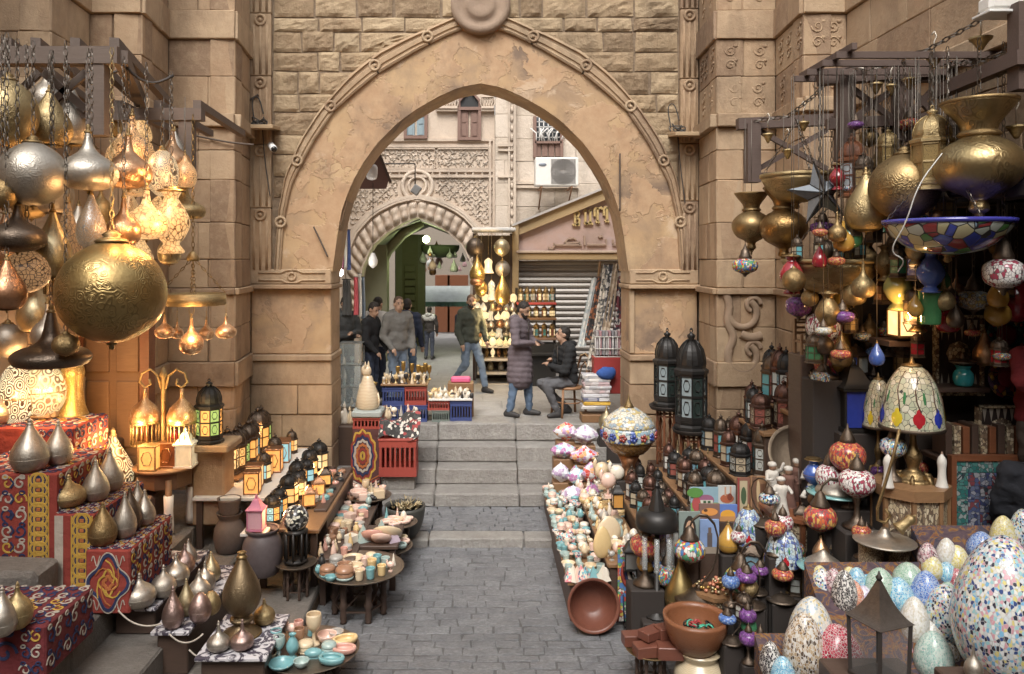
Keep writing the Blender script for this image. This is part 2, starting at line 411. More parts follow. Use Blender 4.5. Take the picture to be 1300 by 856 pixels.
for i in range(n-1):
    a, b = i*4, i*4+4
    Fs += [(a, b, b+1, a+1), (a+2, a+3, b+3, b+2), (a+1, b+1, b+3, a+3)]
core.add(V, Fs)
core.build('mortar_core', MORTAR, gate)
m = MB(); n = 2*NI
def fr(u, v):
    i = min(int(u*n+.5), n); a = CI[i]; b = COI[i]; x, z = lerp(a[0], b[0], v), lerp(a[1], b[1], v)
    return (x, .0+.012*nz(x, 3, z, 1.3)+.005*nz(x, 7, z, 5), z)
m.grid(fr, n, 8, 0, True)
def sf(u, v):
    i = min(int(u*n+.5), n); a = CI[i]; e = .012*nz(a[0]*2, v*2, a[1]*2)
    return (a[0]+e, .0+.7*v+(.012*nz(a[0], 3, a[1], 1.3)+.005*nz(a[0], 7, a[1], 5))*(v == 0), a[1]+e*.5*(v > 0))
m.grid(lambda u, v: sf(1-u, v), n, 5, 0, True)
m.build('arch_plaster', PLASTER, gate)
def curve_pt(C, t):
    q = t*(len(C)-1); i = min(int(q), len(C)-2); a, b = C[i], C[i+1]; return Vector((lerp(a[0], b[0], q-i), lerp(a[1], b[1], q-i)))
PROF = [(0, .02), (0, -.045), (.12, -.06), (.2, -.035), (.3, -.035), (.36, -.055), (.62, -.055), (.68, -.035), (.8, -.035), (.86, -.065), (1, -.05), (1, .05)]
SEG = [0, .07, .16, .25, .335, .42, .475, .525, .58, .665, .75, .84, .93, 1]
for a, b in zip(SEG, SEG[1:]):
    m = MB(); k = 6; pr = R.uniform(-.006, .006); a2, b2 = a+.0012, b-.0012
    def fn(u, v):
        t = lerp(a2, b2, u); q = v*(len(PROF)-1); i = int(round(q)); w, y = PROF[i]
        if 0 < i < len(PROF)-1 and (u < .06 or u > .94): y = min(y+.012, .0)
        A, B = curve_pt(COI, t), curve_pt(COO, t); p = A.lerp(B, w); return (p.x, y+pr, p.y)
    m.grid(fn, k, len(PROF)-1, 0, False)
    m.build('archivolt_segment', STONE_P, gate)
def ringm(m, c, r, t, y): m.tube([(c[0]+r*math.cos(a*PI/8), y, c[1]+r*math.sin(a*PI/8)) for a in range(16)], t, 6, 0, True)
for t in (.07, .16, .25, .335, .42, .58, .665, .75, .84, .93):
    c = (curve_pt(COI, t)+curve_pt(COO, t))/2; m = MB(); ringm(m, c, .065, .02, -.045); m.sph((c.x, -.045, c.y), (.025, .018, .025), 10, 6); m.build('carved_ring', STONE_P, gate)
kz = zg(8); m = MB()
KM = Matrix.Translation((0, .02, kz)) @ Matrix.Rotation(PI/2, 4, 'X')
m.lathe([(.40, -.02), (.40, .13), (.35, .17), (.30, .135), (.22, .12), (.2, .15), (.15, .165), (.08, .15), (.0, .145)], 28, mi=0, M=KM)
m.build('keystone_medallion', m_stone((.27, .19, .14), (.2, .14, .1), (.34, .25, .18)), gate)
def rough_stone(m, c, dep=.09, rel=.02):            # c: 4 corners (x,z) bl, br, tr, tl
    bl, br, tr, tl = [Vector(q) for q in c]; n = 8; k = 6; sd = R.random()*50
    def fn(u, v):
        p = bl.lerp(br, u).lerp(tl.lerp(tr, u), v); e = min(u, 1-u)*n; f = min(v, 1-v)*k
        edge = min(1, e)*min(1, f); x, z = p.x, p.y
        if e < .01 or f < .01:
            cc = (bl+br+tr+tl)/4; q = .985+.03*nz(x*3, sd, z*3); x = cc.x+(x-cc.x)*q; z = cc.y+(z-cc.y)*q
            y = .016
        else: y = .002-rel*(.3+nz(x*7, sd, z*7)*1.3+nz(x*19, sd, z*19)*.7)*(1 if min(e, f) > 1.01 else .7)
        return (x, y, z)
    m.grid(fn, n, k, 0, False)
    N = len(m.v); ring = [i for i in range(n+1)]+[(j+1)*(n+1)-1 for j in range(1, k+1)]+[k*(n+1)+i for i in range(n-1, -1, -1)]+[j*(n+1) for j in range(k-1, 0, -1)]
    b = N-(n+1)*(k+1); ring = [b+i for i in ring]; L = len(ring)
    m.v += [(m.v[i][0], dep, m.v[i][2]) for i in ring]
    for i in range(L): m.f.append((ring[(i+1) % L], ring[i], N+i, N+(i+1) % L)); m.m.append(0); m.sm.append(False)
def hom(y): return interp([(o, yy) for o, yy in HOO], y)-8 if y > 14 else 0
yy = -52
while yy < 235:
    h = R.uniform(18, 31); y0, y1 = yy, yy+h-1.2; yy += h
    for side in (-1, 1):
        i0, i1 = hom(y0), hom(y1); lim = 264 if side < 0 else 252
        if lim-i1 < 8: continue
        xs = [lim]; 
        while xs[-1]-i1 > 85: xs.append(xs[-1]-R.uniform(30, 62))
        if xs[-1]-i1 > 50: xs.append((xs[-1]+i1)/2)
        xs.append(None)
        for a, b in zip(xs, xs[1:]):
            at0 = at1 = a-1; b0, b1 = (b+1, b+1) if b is not None else (max(i0, .5), max(i1, .5))
            if at1-b1 < 4: continue
            if y0 < 12 and b is None: b0 = b1 = max(b0, .5)
            c = [(side*xg(b1), zg(y1)), (side*xg(at1), zg(y1)), (side*xg(at0), zg(y0)), (side*xg(b0), zg(y0))]
            if side < 0: c = [c[1], c[0], c[3], c[2]]
            c = [(q[0]+(R.uniform(-.012, .012) if i_ in ((0, 1, 2, 3)) else 0), q[1]+R.uniform(-.012, .012)) for i_, q in enumerate(c)]; m = MB(); rough_stone(m, c, .095, R.uniform(.008, .03)); m.build('wall_stone', STONE_Y, gate)
m = MB(); m.box((0, .05, (zg(-52)+ZT)/2), (6.0, .1, ZT-zg(-52))); m.build('upper_wall', STONE_Y, gate)
for x0, x1 in ((xg(-292), xg(-265)), (xg(253), xg(276))):
    z = zg(345)
    while z < ZT:
        h = R.uniform(.75, .95); m = MB(); m.cbox(((x0+x1)/2, .08, z+h/2), (x1-x0, .24, h-.008), .01)
        for fx in (.2, .5, .8): m.tube([(lerp(x0, x1, fx), -.04, z+.03), (lerp(x0, x1, fx), -.04, z+h-.16)], .017, 6)
        ringm(m, ((x0+x1)/2, z+h-.09), .065, .022, -.045); m.sph(((x0+x1)/2, -.045, z+h-.09), (.03, .02, .03), 8, 6)
        m.build('moulding_block', STONE_P, gate); z += h
for sd in (-1, 1):
    xi, xo = xg(189), xg(276 if sd > 0 else 292)
    def bx(nm, xa, xb, ya, yb, y0, dep, mat=STONE_P, b=.012):
        m = MB(); zt, zb = zg(ya), zg(yb); m.cbox((sd*(xa+xb)/2, y0+dep/2, (zt+zb)/2), (xb-xa, dep, zt-zb), b, 0, None, .003); return m
    m = bx('', xi, xo, 342, 361, -.04, .72)
    zc = zg(351); r0, r1 = sd*(xi+.08), sd*(xo-.12); cx = (r0+r1)/2
    for q in (-.05, .05):
        m.tube([(r0, -.045, zc+q), (cx-sd*.14, -.045, zc+q), (cx-sd*.07, -.045, zc+q*1.7), (cx+sd*.07, -.045, zc+q*1.7), (cx+sd*.14, -.045, zc+q), (r1, -.045, zc+q)], .014, 5)
    ringm(m, (cx, zc), .05, .018, -.045)
    m.build('impost_block', STONE_P, gate)
    m = bx('', xi-.02, xo+.02, 361.3, 367, -.09, .8); m.build('impost_ledge', STONE, gate)
    m = bx('', xi+.01, xo, 367.2, 450, .015, .66, PLASTER); m.build('pier_panel', PLASTER, gate)
    for xa, xb in ((xi, xi+.07),) if sd > 0 else ():
        m = bx('', xa, xb, 368, 449, -.03, .1); m.build('panel_frame', STONE, gate)
    m = bx('', xi-.01, xo+.02, 450.2, 458, -.07, .78); m.build('base_moulding', STONE_P, gate)
    m = bx('', xi+.0, xo, 458.2, 488, -.03, .72); m.build('base_block', STONE, gate)
    ys = [488.2, 527, 568, 610, 655]
    for a, b in zip(ys, ys[1:]):
        sp = R.uniform(.35, .65)
        m = bx('', xi-.005, lerp(xi, xo, sp)-.004, a, b-1, -.01+R.uniform(-.01, .01), .7); m.build('footing_block', STONE, gate)
        m = bx('', lerp(xi, xo, sp)+.004, xo, a, b-1, -.01+R.uniform(-.01, .01), .7); m.build('footing_block', STONE, gate)
m = MB(); a = (-xg(182), zg(258)); m.prism([(a[0]-.02, a[1]), (a[0]+.13, a[1]+.03), (a[0]+.02, zg(292)), (a[0]-.12, zg(296))], .5); m.build('broken_corbel', STONE_P, gate, (0, .05, 0))
ZL = [0, .62, 1.15, 1.62, 1.90, 2.2, 2.62, 3.02, 3.10, 3.45, 3.9, 4.42, 4.78, 5.06, 5.22, 5.68, 6.13, 6.48, 7.0, 7.6, 8.2]
CORN = {(3.02, 3.10): .05, (5.06, 5.22): .07, (6.13, 6.48): .04, (1.9, 2.2): .04}
def vine(m, x0, x1, z0, z1, y, M, n=5):
    k = max(1, int((z1-z0)/.16))
    for i in range(k):
        zc = z0+(i+.5)*(z1-z0)/k; r = min(.07, (z1-z0)/k*.45)
        for xc in ([(x0+x1)/2] if x1-x0 < .3 else [lerp(x0, x1, .27), lerp(x0, x1, .73)]):
            pts = []
            for q in range(15):
                a = q/14*2.6*PI+R.uniform(-.1, .1)+i*PI; rr = r*(1-q/17); pts.append((xc+rr*math.cos(a), y, zc+rr*math.sin(a)))
            m.tube(pts, .009, 4, 0, False, True, M)
            m.sph((xc+r*.9, y, zc+r*.8), (.03, .012, .02), 6, 4, 0, M)
def wall_seg(par, A, B, zs=ZL, carve=(), mat=STONE, thick=.3, wmin=.5, wmax=.95):
    A = Vector(A); B = Vector(B); d = B-A; L = d.length; ang = math.atan2(d.y, d.x)
    M = Matrix.Translation((A.x, A.y, 0)) @ Matrix.Rotation(ang, 4, 'Z')
    bk = MB(); bk.box((L/2, .16, (zs[0]+zs[-1])/2), (L-.06, .2, zs[-1]-zs[0]), 0, 0, M); bk.build('backing_masonry', MORTAR, par)
    for z0, z1 in zip(zs, zs[1:]):
        pr = CORN.get((z0, z1), 0); x = 0; corn = pr > 0
        while x < L-.01:
            w = R.uniform(wmin, wmax) if L > 1 else (L if corn else R.choice((L, L*.45, L*.6)))
            if L-x-w < .25: w = L-x
            m = MB(); p = pr+R.uniform(0, .009); e = p if (x < .01 or x+w > L-.01) else 0
            m.cbox((x+w/2, -p+thick/2, (z0+z1)/2), (w-.005+(.02 if e and corn else 0), thick, z1-z0-.005), .009, 0, M, .0035)
            if (z0, z1) in carve and w > .2: vine(m, x+.05, x+w-.05, z0+.05, z1-.05, -p-.004, M)
            m.build('stone_block', mat, par); x += w
lw = thing('stone_wall', 'stepped sandstone wall and piers behind the hanging lamps on the left', 'wall', (0, 0, 0))
rw = thing('stone_wall', 'carved sandstone wall and piers behind the brass lamps on the right', 'wall', (0, 0, 0))
pl = [(-4.8, -7), (-4.8, 7.7), (-4.2, 7.7), (-4.27, 8.6), (-3.70, 8.6), (-3.81, 9.6), (-2.995, 9.6), (-3.09, 10.55)]
for a, b in zip(pl, pl[1:]):
    if a[1] < 0:
        m = MB(); m.box((-5, .35, 4.3), (.4, 14.7, 8.6)); m.build('plain_wall', STONE, lw)  # unseen stretch beyond the frame, added for the lighting
    else: wall_seg(lw, a, b)
pr_ = [(2.93, 10.55), (2.88, 9.6), (3.6, 9.6), (3.526, 8.6), (4.0, 8.6), (4.0, 7.0), (4.0, 4.2)]
CV = ((5.22, 5.68), (5.68, 6.13), (6.48, 7.0))
for i, (a, b) in enumerate(zip(pr_, pr_[1:])):
    wall_seg(rw, a, b, zs=ZL if i < 5 else ZL[10:], carve=CV if i < 4 else ((6.48, 7.0), (7.0, 7.6)), mat=STONE_P if i % 2 == 0 else STONE)
m = MB(); m.box((4.2, -1.4, 4.3), (.4, 11.1, 8.6)); m.build('plain_wall', STONE, rw)
for par, x, y in ((lw, -4.45, 7.95), (lw, -4.0, 8.85), (lw, -4.0, 9.85), (lw, -3.3, 10.8), (lw, -4.5, 8.85), (lw, -5.0, 7.95), (rw, 3.15, 10.8), (rw, 3.85, 9.85), (rw, 4.25, 8.85)):
    m = MB(); m.box((x, y, 4.1), (.4, .4, 8.2)); m.build('corner_masonry', MORTAR, par)
m = MB(); c = P(945, 430, 9.58)
def arab(pts, w): m.tube(chaikin([(c.x+a*.0096, 0, c.z-b*.0096) for a, b in pts]), w*.5, 8, M=Matrix.Translation((0, 9.585, 0)) @ Matrix.Diagonal((1, .6 if w > .09 else .75, 1, 1)))
for oy in (-34, 22):
    arab([(18*math.cos(q)-2, oy+18*math.sin(q)+2) for q in [i*PI/8-1.0 for i in range(13)]], .085)
    arab([(9*math.cos(q)+12, oy-9+9*math.sin(q)) for q in [i*PI/6+2 for i in range(9)]], .06)
arab([(-24, -60), (-18, -40), (-22, -20), (-12, -2), (-22, 18), (-18, 40), (-8, 52)], .10); arab([(-4, -6), (8, 0), (22, -4)], .11)
m.build('carved_arabesque', m_stone((.31, .22, .15), (.26, .18, .12), (.36, .26, .18), .3), rw)
bh = thing('shade_house', 'added unseen house behind the viewer that shades the street', 'building', (0, -6, 0))  # unseen block added behind the camera to shade the foreground
m = MB(); m.box((0, -2.5, 5), (14, 5, 10)); m.build('wall', STONE, bh)
m = MB(); m.box((5.1, 7.1, 1.95), (2.2, .2, 3.9)); m.box((6.2, 5.6, 1.95), (.2, 3., 3.9)); m.box((5.2, 4.1, 1.95), (2.2, .2, 3.9)); m.box((5.05, 5.6, 3.98), (2.5, 3.2, .16)); m.build('shop_recess', m_plain((.07, .055, .045), .9), rw)
m = MB(); m.box((5.1, 5.6, .15), (2.3, 3., .3)); m.build('recess_floor', LEDGE, rw)
o = thing('security_camera', 'small white bullet security camera on the left of the arch', 'camera', P(345, 186, 10.35)); m = MB(); m.tube([(-.04, .1, .03), (.06, -.12, -.05)], .045, 10); m.build('housing', m_plain((.7, .7, .68), .4), o); m = MB(); m.tube([(.06, -.12, -.05), (.068, -.137, -.056)], .038, 10); m.build('lens', m_plain((.02, .02, .02), .2), o); m = MB(); m.bar((-.03, .08, .04), (-.1, .28, .08), .02, .02); m.build('bracket', m_plain((.5, .5, .48)), o)
for px, y, w, lb in ((335, 162, .34, 'weathered wooden ledge above the security camera'), (868, 171, .32, 'weathered wooden ledge with loose cables right of the arch')):
    o = thing('wooden_ledge', lb, 'ledge', P(px, y, 10.4)); m = MB(); m.cbox((0, 0, 0), (w, .42, .05), .006, 0, Matrix.Rotation(.1, 4, 'X')); m.build('board', m_plain((.42, .30, .18), .8), o); m = MB()
    for k in range(7): m.tube(chaikin([(R.uniform(-.2, .05), R.uniform(-.1, .1), R.uniform(0, .14)) for _ in range(5)]), .008, 4)
    m.tube(chaikin([(-w*.45, .1, .1), (-w*.6, .12, .4), (-w*.3, .12, .45), (-w*.1, .1, .2)]), .009, 4); m.tube(chaikin([(-.05, .12, 0), (-.02, .1, -.4), (.05, .12, -.9)]), .008, 4); m.build('cable_tangle', m_plain((.06, .055, .05), .8), o)
for pts, lb in (([(787, 195), (787, 268)], 'thin iron conduit running down the right plaster'), ([(398, 288), (404, 300), (416, 326)], 'bent iron hook and rod on the left plaster'), ([(247, 172), (290, 181), (322, 184)], 'sagging cable along the left pier'), ([(328, 120), (312, 130), (314, 165)], 'curved iron bar beside the left moulding')):
    Y = 9.55 if pts[0][0] == 247 else 10.54; m = MB(); m.tube(chaikin([P(*a, Y) for a in pts]), .012, 5); tag(m.build('iron_fixing', m_plain((.10, .075, .06), .8)), lb, 'fixing')
PR = dict(
    drop=[(.28, .02), (.40, .07), (.485, .19), (.5, .30), (.46, .42), (.36, .55), (.235, .68), (.13, .80), (.07, .89)],
    squat=[(.26, .02), (.42, .09), (.495, .24), (.5, .36), (.44, .5), (.31, .61), (.18, .69), (.10, .77), (.06, .87)],
    onion=[(.10, 0), (.30, .03), (.45, .11), (.5, .24), (.47, .36), (.36, .46), (.22, .54), (.12, .63), (.075, .75), (.055, .88)],
    globe=[(.02, 0), (.16, .028), (.3, .095), (.42, .20), (.485, .33), (.5, .45), (.48, .57), (.41, .70), (.3, .80), (.17, .87), (.12, .90)],
    urn=[(.05, 0), (.12, .04), (.10, .12), (.2, .17), (.40, .25), (.5, .38), (.48, .50), (.36, .60), (.22, .66), (.2, .72), (.24, .80), (.36, .90), (.42, .96)],
    hat=[(.10, 0), (.40, .02), (.49, .10), (.5, .19), (.42, .28), (.24, .36), (.14, .46), (.10, .6), (.07, .78), (.05, .9)],
    egg=[(.20, 0), (.33, .07), (.44, .19), (.495, .34), (.5, .45), (.46, .6), (.38, .74), (.27, .87), (.15, .955), (.06, .99), (0, 1)],
    long=[(.22, 0), (.42, .05), (.5, .16), (.47, .3), (.38, .45), (.26, .6), (.15, .75), (.08, .88)],
    vase=[(.3, 0), (.36, .03), (.28, .1), (.22, .16), (.36, .25), (.5, .42), (.48, .56), (.34, .72), (.2, .84), (.22, .9), (.3, .97)],
    bell=[(.5, 0), (.5, .03), (.44, .1), (.36, .25), (.32, .45), (.34, .6), (.38, .72), (.3, .84), (.14, .92), (.07, .97)],
    jar=[(.33, 0), (.42, .05), (.5, .3), (.48, .6), (.36, .78), (.33, .84), (.4, .95), (.42, 1)],
    pot=[(.34, 0), (.42, .04), (.5, .34), (.49, .62), (.42, .82), (.36, .88), (.42, .95), (.42, 1)],
    cup=[(.34, 0), (.4, .04), (.42, .3), (.46, .7), (.5, 1)],
    bowl=[(.22, 0), (.28, .04), (.4, .3), (.48, .7), (.5, 1)],
    dish=[(.2, 0), (.3, .1), (.44, .5), (.5, 1)],
    bottle=[(.32, 0), (.46, .05), (.5, .2), (.46, .38), (.26, .52), (.16, .62), (.15, .84), (.22, .9), (.2, 1)],
    cyl=[(.5, 0), (.5, 1)],
    chal=[(.4, 0), (.42, .04), (.16, .12), (.1, .3), (.12, .42), (.3, .5), (.46, .66), (.5, .85), (.46, 1)],
)
KIND = {}                                     # kind -> list of (part name, mesh, slot names, parent index)
def proto(fn): KIND[fn.__name__] = fn; return fn
def inner(prof, t=.05):                       # close a vessel with an inside wall
    return prof+[(max(r-t, .01), z-(.02 if i == 0 else 0)) for i, (r, z) in enumerate(reversed(prof[1:]))]+[(0, prof[1][1])]
_cache = {}
def get(kind):
    if kind not in _cache:
        name, *args = kind.split(':'); parts = []
        def part(nm, mb, slots, par=None): parts.append((nm, mb.mesh(nm, [None]*len(slots)), slots, par)); return len(parts)-1
        KIND[name](part, *args); _cache[kind] = parts
    return _cache[kind]
def sample(prof, n=3):                        # round a coarse profile with Catmull-Rom
    out = []
    for i in range(len(prof)-1):
        p = [Vector(prof[max(0, min(len(prof)-1, i+k))]) for k in (-1, 0, 1, 2)]
        for j in range(n):
            t = j/n; q = .5*((2*p[1])+(p[2]-p[0])*t+(2*p[0]-5*p[1]+4*p[2]-p[3])*t*t+(-p[0]+3*p[1]-3*p[2]+p[3])*t**3); out.append((max(0, q.x), q.y))
    return out+[prof[-1]]
@proto
def lamp(part, prof='drop', seg=28):          # metal lamp body with cap and finial
    p = PR[prof]; m = MB(); sp = sample(p); m.lathe(sp, int(seg)); b = part('body', m, ['body'])
    k = max(range(len(sp)), key=lambda i: sp[i][0]); m = MB(); m.lathe([(sp[k][0]-.01, sp[k][1]-.014), (sp[k][0]+.012, sp[k][1]), (sp[k][0]-.01, sp[k][1]+.014)], int(seg)); part('seam_band', m, ['trim'])
    r, z = p[-1]; m = MB(); m.lathe([(r*1.1, z-.015), (r*1.5, z), (r*1.1, z+.02), (r*.8, z+.04), (r*1.2, z+.06), (r*.7, (z+1.06)/2), (.02, 1)], 14); part('finial', m, ['trim'])
    if p[0][1] > .01: m = MB(); m.lathe([(p[0][0]*.9, 0), (p[0][0]*1.02, .008), (p[0][0], .03)], 16); part('foot', m, ['trim'])
@proto
def pend(part, prof='globe', seg=28):         # hanging lamp: lathe body, collar, knob below
    p = PR[prof]; m = MB(); sp = sample(p); m.lathe(sp, int(seg)); part('body', m, ['body'])
    r, z = p[-1]; m = MB(); m.lathe([(r*1.05, z-.02), (r*1.35, z-.005), (r*1.1, z+.02), (r*.6, z+.035), (r*.75, z+.06), (.03, 1)], 14); part('collar', m, ['trim'])
    m = MB(); m.lathe([(.0, -.06), (.025, -.045), (.02, -.02), (.05, -.01), (p[0][0]+.03, .012)], 12); part('bottom_knob', m, ['trim'])
@proto
def urn(part):
    m = MB(); sp = sample(PR['urn']); m.lathe(inner(sp, .02), 32); part('body', m, ['body'])
    m = MB(); m.lathe([(.215, .665), (.25, .69), (.215, .72)], 28); part('neck_ring', m, ['trim'])
    m = MB(); m.lathe([(.41, .955), (.435, .965), (.435, .985), (.41, .99)], 28); part('rim', m, ['trim'])
    m = MB(); m.lathe([(0, -.08), (.03, -.06), (.025, -.03), (.06, -.01), (.06, .015)], 12); part('bottom_knob', m, ['trim'])
@proto
def solid(part, prof='egg', seg=24): m = MB(); m.lathe(sample(PR[prof]) if prof != 'cyl' else PR[prof], int(seg)); part('body', m, ['body'])
@proto
def vessel(part, prof='bowl', seg=22): m = MB(); m.lathe(inner(sample(PR[prof], 2)), int(seg)); part('body', m, ['body'])
@proto
def banded(part, prof='pot', seg=20):         # lidded round box in two stones
    m = MB(); m.lathe([(.42, 0), (.49, .08), (.5, .25)], int(seg), mi=0); m.lathe([(.5, .25), (.5, .32), (.49, .48), (.485, .5)], int(seg), mi=1); m.lathe([(.44, .5), (.44, .53)], int(seg), mi=0); part('box', m, ['body', 'trim'])
    m = MB(); m.lathe([(.49, .53), (.5, .58), (.5, .68), (.44, .84), (.25, .96), (0, 1)], int(seg)); part('lid', m, ['lid'])
@proto
def pyramid(part, seg=4):
    m = MB(); m.lathe([(.7, 0), (.7, .02), (.02, 1)], 4, smooth=False, rot=PI/4); part('body', m, ['body'])
    m = MB(); z0, z1 = .3, .46; m.lathe([(.7*(1-z0)+.012, z0), (.7*(1-z1)+.012, z1)], 4, smooth=False, rot=PI/4); part('stripe', m, ['trim'])
@proto
def cone(part): m = MB(); m.lathe([(.5, 0), (.48, .04), (.2, .6), (.03, 1)], 10); part('body', m, ['body'])
@proto
def oval(part):                               # oval soap dish with a hollow
    m = MB(); m.lathe(inner([(.34, 0), (.46, .25), (.5, .7), (.47, 1)], .1), 20); part('body', m, ['body'])
@proto
def scarab(part):
    m = MB(); m.sph((0, 0, .45), (.5, .5, .5), 14, 8); m.box((0, 0, .06), (.7, .8, .12)); part('shell', m, ['body'])
    m = MB(); m.sph((.42, 0, .3), (.2, .3, .3), 10, 6); part('head', m, ['trim'])
    m = MB(); m.tube([(-.48, 0, .55), (-.2, 0, .93), (.1, 0, .98), (.3, 0, .8)], .03, 5); part('wing_line', m, ['trim'])
@proto
def cat(part):                                # seated cat statuette
    m = MB(); m.lathe([(.36, 0), (.4, .05), (.42, .18), (.36, .36), (.26, .52), (.19, .64), (.16, .7)], 16); m.sph((-.06, 0, .8), (.2, .17, .13), 12, 8)
    for s in (-1, 1): m.tube([(-.2, s*.1, .5), (-.3, s*.12, .25), (-.36, s*.12, .02)], [.07, .065, .08], 6)
    part('body', m, ['body'])
    for s in (-1, 1): m = MB(); m.lathe([(.065, 0), (.03, .1), (.005, .14)], 6, c=(-.03, s*.1, .87)); part('ear', m, ['body'])
    m = MB(); m.tube([(.38, .1, .05), (.44, .1, .2), (.36, .1, .34)], .04, 5); part('tail', m, ['body'])
@proto
def bird(part):
    m = MB(); m.sph((0, 0, .55), (.42, .3, .25), 12, 8); m.tube([(-.3, 0, .62), (-.4, 0, .75), (-.3, 0, .88)], [.16, .1, .1], 7); m.box((0, 0, .05), (.4, .4, .1)); m.tube([(0, 0, .05), (0, 0, .4)], .07, 5); part('body', m, ['body'])
    m = MB(); m.lathe([(.06, 0), (.0, .16)], 6, M=Matrix.Translation((-.38, 0, .9)) @ Matrix.Rotation(-PI/2, 4, 'Y')); part('beak', m, ['trim'])
@proto
def lantern(part, n='6', full_='1'):          # faceted lantern: base, posts, panes, dome, finial
    n = int(n); r = .44; ap = math.cos(PI/n); rot = PI/2+PI/n
    m = MB(); m.lathe([(.5, 0), (.5, .03), (.44, .05), (.46, .075), (.46, .1)], n, smooth=False, rot=rot); part('base', m, ['metal'])
    m = MB(); c = [(r*math.cos(rot+2*PI*i/n), r*math.sin(rot+2*PI*i/n)) for i in range(n)]
    for i in range(n):
        a, b = c[i], c[(i+1) % n]
        m.tube([(*a, .1), (*a, .56)], .026, 4, smooth=False)
        for z in (.115, .33, .54): m.tube([(*a, z), (*b, z)], .016 if z == .33 else .022, 4, smooth=False)
    part('frame', m, ['metal'])
    def pane(i, m):
        a, b = Vector((*c[i], 0))*.97, Vector((*c[(i+1) % n], 0))*.97
        m.add([a+Vector((0, 0, .1)), b+Vector((0, 0, .1)), b+Vector((0, 0, .56)), a+Vector((0, 0, .56)), a*.97+Vector((0, 0, .1)), b*.97+Vector((0, 0, .1)), b*.97+Vector((0, 0, .56)), a*.97+Vector((0, 0, .56))], [(0, 1, 2, 3), (7, 6, 5, 4), (3, 2, 6, 7), (0, 4, 5, 1)])
        mid = (a+b)/2*1.02; t = (b-a).normalized()                       # keyhole-shaped grille on the pane
        if full_ == '1':
            w = (b-a).length*.3
            m2.tube([mid+t*(w*math.cos(q))+Vector((0, 0, .44+.06*math.sin(q))) for q in [k*PI/3 for k in range(6)]], .01, 3, 0, True)
            m2.tube([mid+t*(w*math.cos(q))+Vector((0, 0, .22+.07*math.sin(q))) for q in [k*PI/3 for k in range(6)]], .01, 3, 0, True)
    m2 = MB()
    if full_ == '1':
        for i in range(n): m = MB(); pane(i, m); part('pane', m, [('glass', 'glass2')[i % 2]])
        part('grille', m2, ['metal'])
    else:
        m = MB()
        for i in range(n): pane(i, m); m.m[-4:] = [i % 2]*4
        part('panes', m, ['glass', 'glass2'])
    m = MB(); m.lathe([(.5, .555), (.5, .59), (.42, .61), (.42, .64)], n, smooth=False, rot=rot)
    m.lathe(sample([(.41, .64), (.40, .70), (.34, .78), (.22, .84), (.09, .875)], 2), n*2, rot=rot, smooth=False)
    for i in range(n):
        a = rot+2*PI*i/n; m.tube([(q*math.cos(a), q*math.sin(a), z) for q, z in ((.42, .64), (.41, .70), (.35, .785), (.23, .845), (.1, .88))], .016, 4)
    part('dome', m, ['metal'])
    m = MB(); m.lathe([(.09, .87), (.07, .89), (.12, .915), (.12, .935), (.05, .95), (.03, .965)], 10); m.tube([(.045*math.cos(q), 0, .975+.022*math.sin(q)) for q in [k*PI/4 for k in range(8)]], .012, 4, 0, True); part('finial', m, ['metal'])
@proto
def square_lantern(part):                     # square tin house lantern with pitched roof
    m = MB(); m.box((0, 0, .025), (.9, .9, .05)); 
    for x in (-1, 1):
        for y in (-1, 1): m.box((x*.39, y*.39, .3), (.06, .06, .56))
    m.box((0, 0, .59), (.94, .94, .04)); part('frame', m, ['metal'])
    for i in range(4):
        m = MB(); M = Matrix.Rotation(i*PI/2, 4, 'Z'); m.box((0, -.38, .31), (.7, .015, .5), 0, 0, M); part('pane', m, [('glass', 'glass2')[i % 2]])
    m = MB(); m.lathe(sample([(.70, .61), (.52, .66), (.36, .75), (.24, .85), (.12, .9)], 3), 4, smooth=False, rot=PI/4); part('roof', m, ['metal'])
    m = MB(); m.lathe([(.11, .9), (.07, .93), (.09, .95), (.03, 1)], 8); part('finial', m, ['metal'])
@proto
def candle_box(part):                         # lit square tea-light box
    m = MB(); m.cbox((0, 0, .04), (1, 1, .08), .02); m.cbox((0, 0, .96), (1, 1, .08), .02)
    for x in (-1, 1):
        for y in (-1, 1): m.box((x*.46, y*.46, .5), (.08, .08, .86))
    part('frame', m, ['metal'])
    for i in range(4):
        m = MB(); M = Matrix.Rotation(i*PI/2, 4, 'Z'); m.box((0, -.45, .5), (.86, .02, .84), 0, 0, M); part('pane', m, ['glass'])
    m = MB(); m.tube([(.3*math.cos(q), -.49, .5+.3*math.sin(q)) for q in [k*PI/3 for k in range(6)]], .03, 4, 0, True); part('rosette', m, ['metal'])
